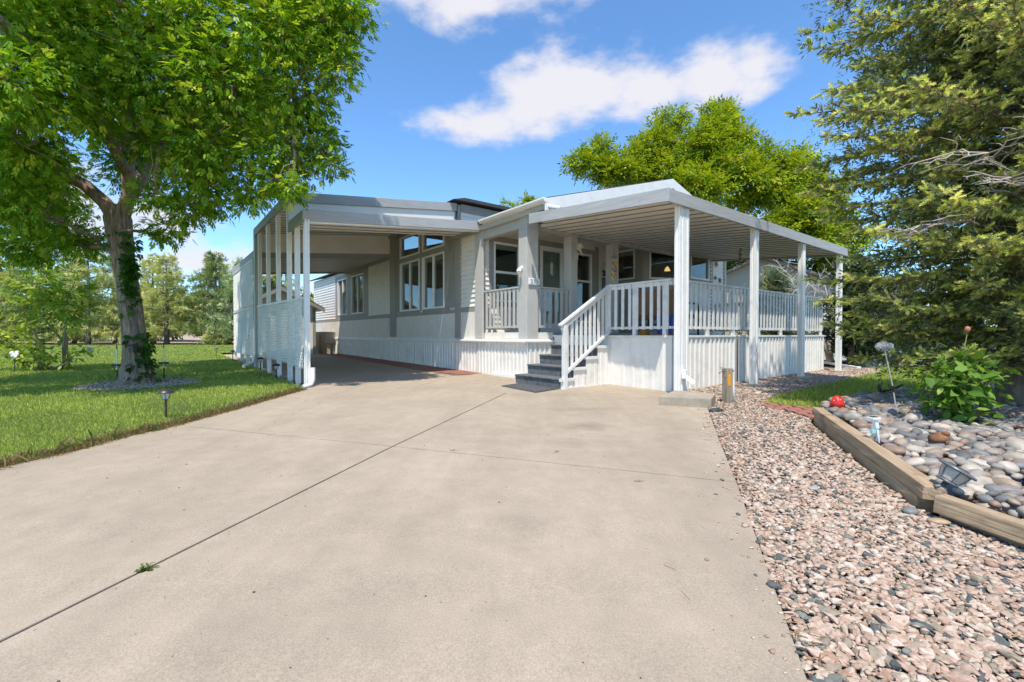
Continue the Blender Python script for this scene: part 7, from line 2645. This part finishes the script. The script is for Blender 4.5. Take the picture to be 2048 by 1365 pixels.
for s in (-1, 1):
    MB().box((2.36, s * .6 - .14, .82), (2.395, s * .6 + .14, .95)).build('headlight', M_CLEARW, car, bevel=.01)
# twigs and needles dropped on the concrete
M_TWIG = mat('dry_twig', (0.16, 0.085, 0.045), .9)
rt_ = random.Random(23)
for k, (x, y, lab) in enumerate(((-.55, 4.02, 'forked brown twig beside the crossing of the driveway joints'), (.86, 3.2, 'reddish dry twig in the middle of the right driveway slab'), (-2.15, 1.82, 'thin pale stem on the slab near the weed'), (.37, 3.95, 'short dark twig below the long cross joint'))):
    z_ = gz(x, y) + .004
    mb = MB()
    a = rt_.random() * 6.28
    mb.tube([(0, 0, 0), (.03 * math.cos(a), .03 * math.sin(a), .003), (.07 * math.cos(a + .3), .07 * math.sin(a + .3), .002)], [.0022, .002, .001], 5)
    mb.tube([(.03 * math.cos(a), .03 * math.sin(a), .003), (.05 * math.cos(a + .9), .05 * math.sin(a + .9), .002)], [.0018, .001], 5)
    o = mb.build('twig', M_TWIG, None)
    o.location = (x, y, z_)
    tag(o, lab, 'twig', 'twigs on the driveway')
n = 240
X, Y = rng.uniform(-4, 2, n), rng.uniform(1.3, 8, n)
k = pip([(-3.8, 1.2), (.8, 1.2), (2.6, 6.2), (-.1, 7.4), (-3.6, 8)], X, Y)
X, Y = X[k], Y[k]
n = len(X)
V, F = scatter(CHIPS[1], IF, np.stack([X, Y, gza(Y) + .002], 1), rand_rot(n, rng, .2), (0.0018 + .0035 * rng.random(n) ** 4)[:, None] * np.array([[1.4, 1, .7]]))
o = mesh_np('driveway_debris', V, F, mat('debris', (.10, .075, .05), .9, var=.4, scale=30), None)
tag(o, 'scattered dark specks and grit on the driveway', 'debris', kind='stuff')

# fallen spruce needles and leaf scraps on the gravel and along the slab edge
n = 1500
X, Y = rng.uniform(0.4, 4.2, n), rng.uniform(1.2, 7.0, n)
k = pip(GRAVEL, X, Y) | (rng.random(n) < 0.02)
X, Y = X[k], Y[k]
ex = np.interp(Y, [1.38, 3.19, 4.41, 6.36], [0.91, 1.58, 2.01, 2.72])
edge = rng.random(len(X)) < 0.45
X = np.where(edge, ex + np.abs(rng.normal(0, 0.05, len(X))), X)
n = len(X)
NEED = np.array([[-.5, -.02, 0], [.5, -.02, 0], [.5, .02, .02], [-.5, .02, .02]])
a = rng.random(n) * 6.28
V, F = scatter(NEED, np.array([[0, 1, 2, 3]]), np.stack([X, Y, gza(Y) + .012 + .006 * rng.random(n)], 1), frames(np.stack([np.cos(a), np.sin(a), rng.normal(0, .1, n)], 1), rng.normal(0, .4, n)), (0.03 + 0.04 * rng.random(n))[:, None] * np.array([[1, 1.3, 1]]))
o = mesh_np('fallen_needles', V, F, mat('dry_needle', (.34, .20, .10), .9, var=.3, scale=20), None)
tag(o, 'dry brown needles and scraps scattered over the pink gravel', 'needles', kind='stuff')
for i, (x, y, h, w, lab) in enumerate(((-40.6, 36.2, 1.5, 1.5, 'low grey-green shrub under the leftmost conifers'), (-30.2, 36.6, 1.3, 1.3, 'low olive shrub between bare trunks left of the ash'), (-23.4, 36.2, 1.4, 1.2, 'low shrub at the conifer feet just right of the ash'), (-18.9, 36.0, 1.6, 1.4, 'low shrub at the conifer feet nearest the lattice screen'))):
    conifer(x, y, h, w, (0.40, 0.42, 0.18), lab, 200 + i, 0, 0, 0.0, 'low_shrub', 'low shrubs under the conifers')
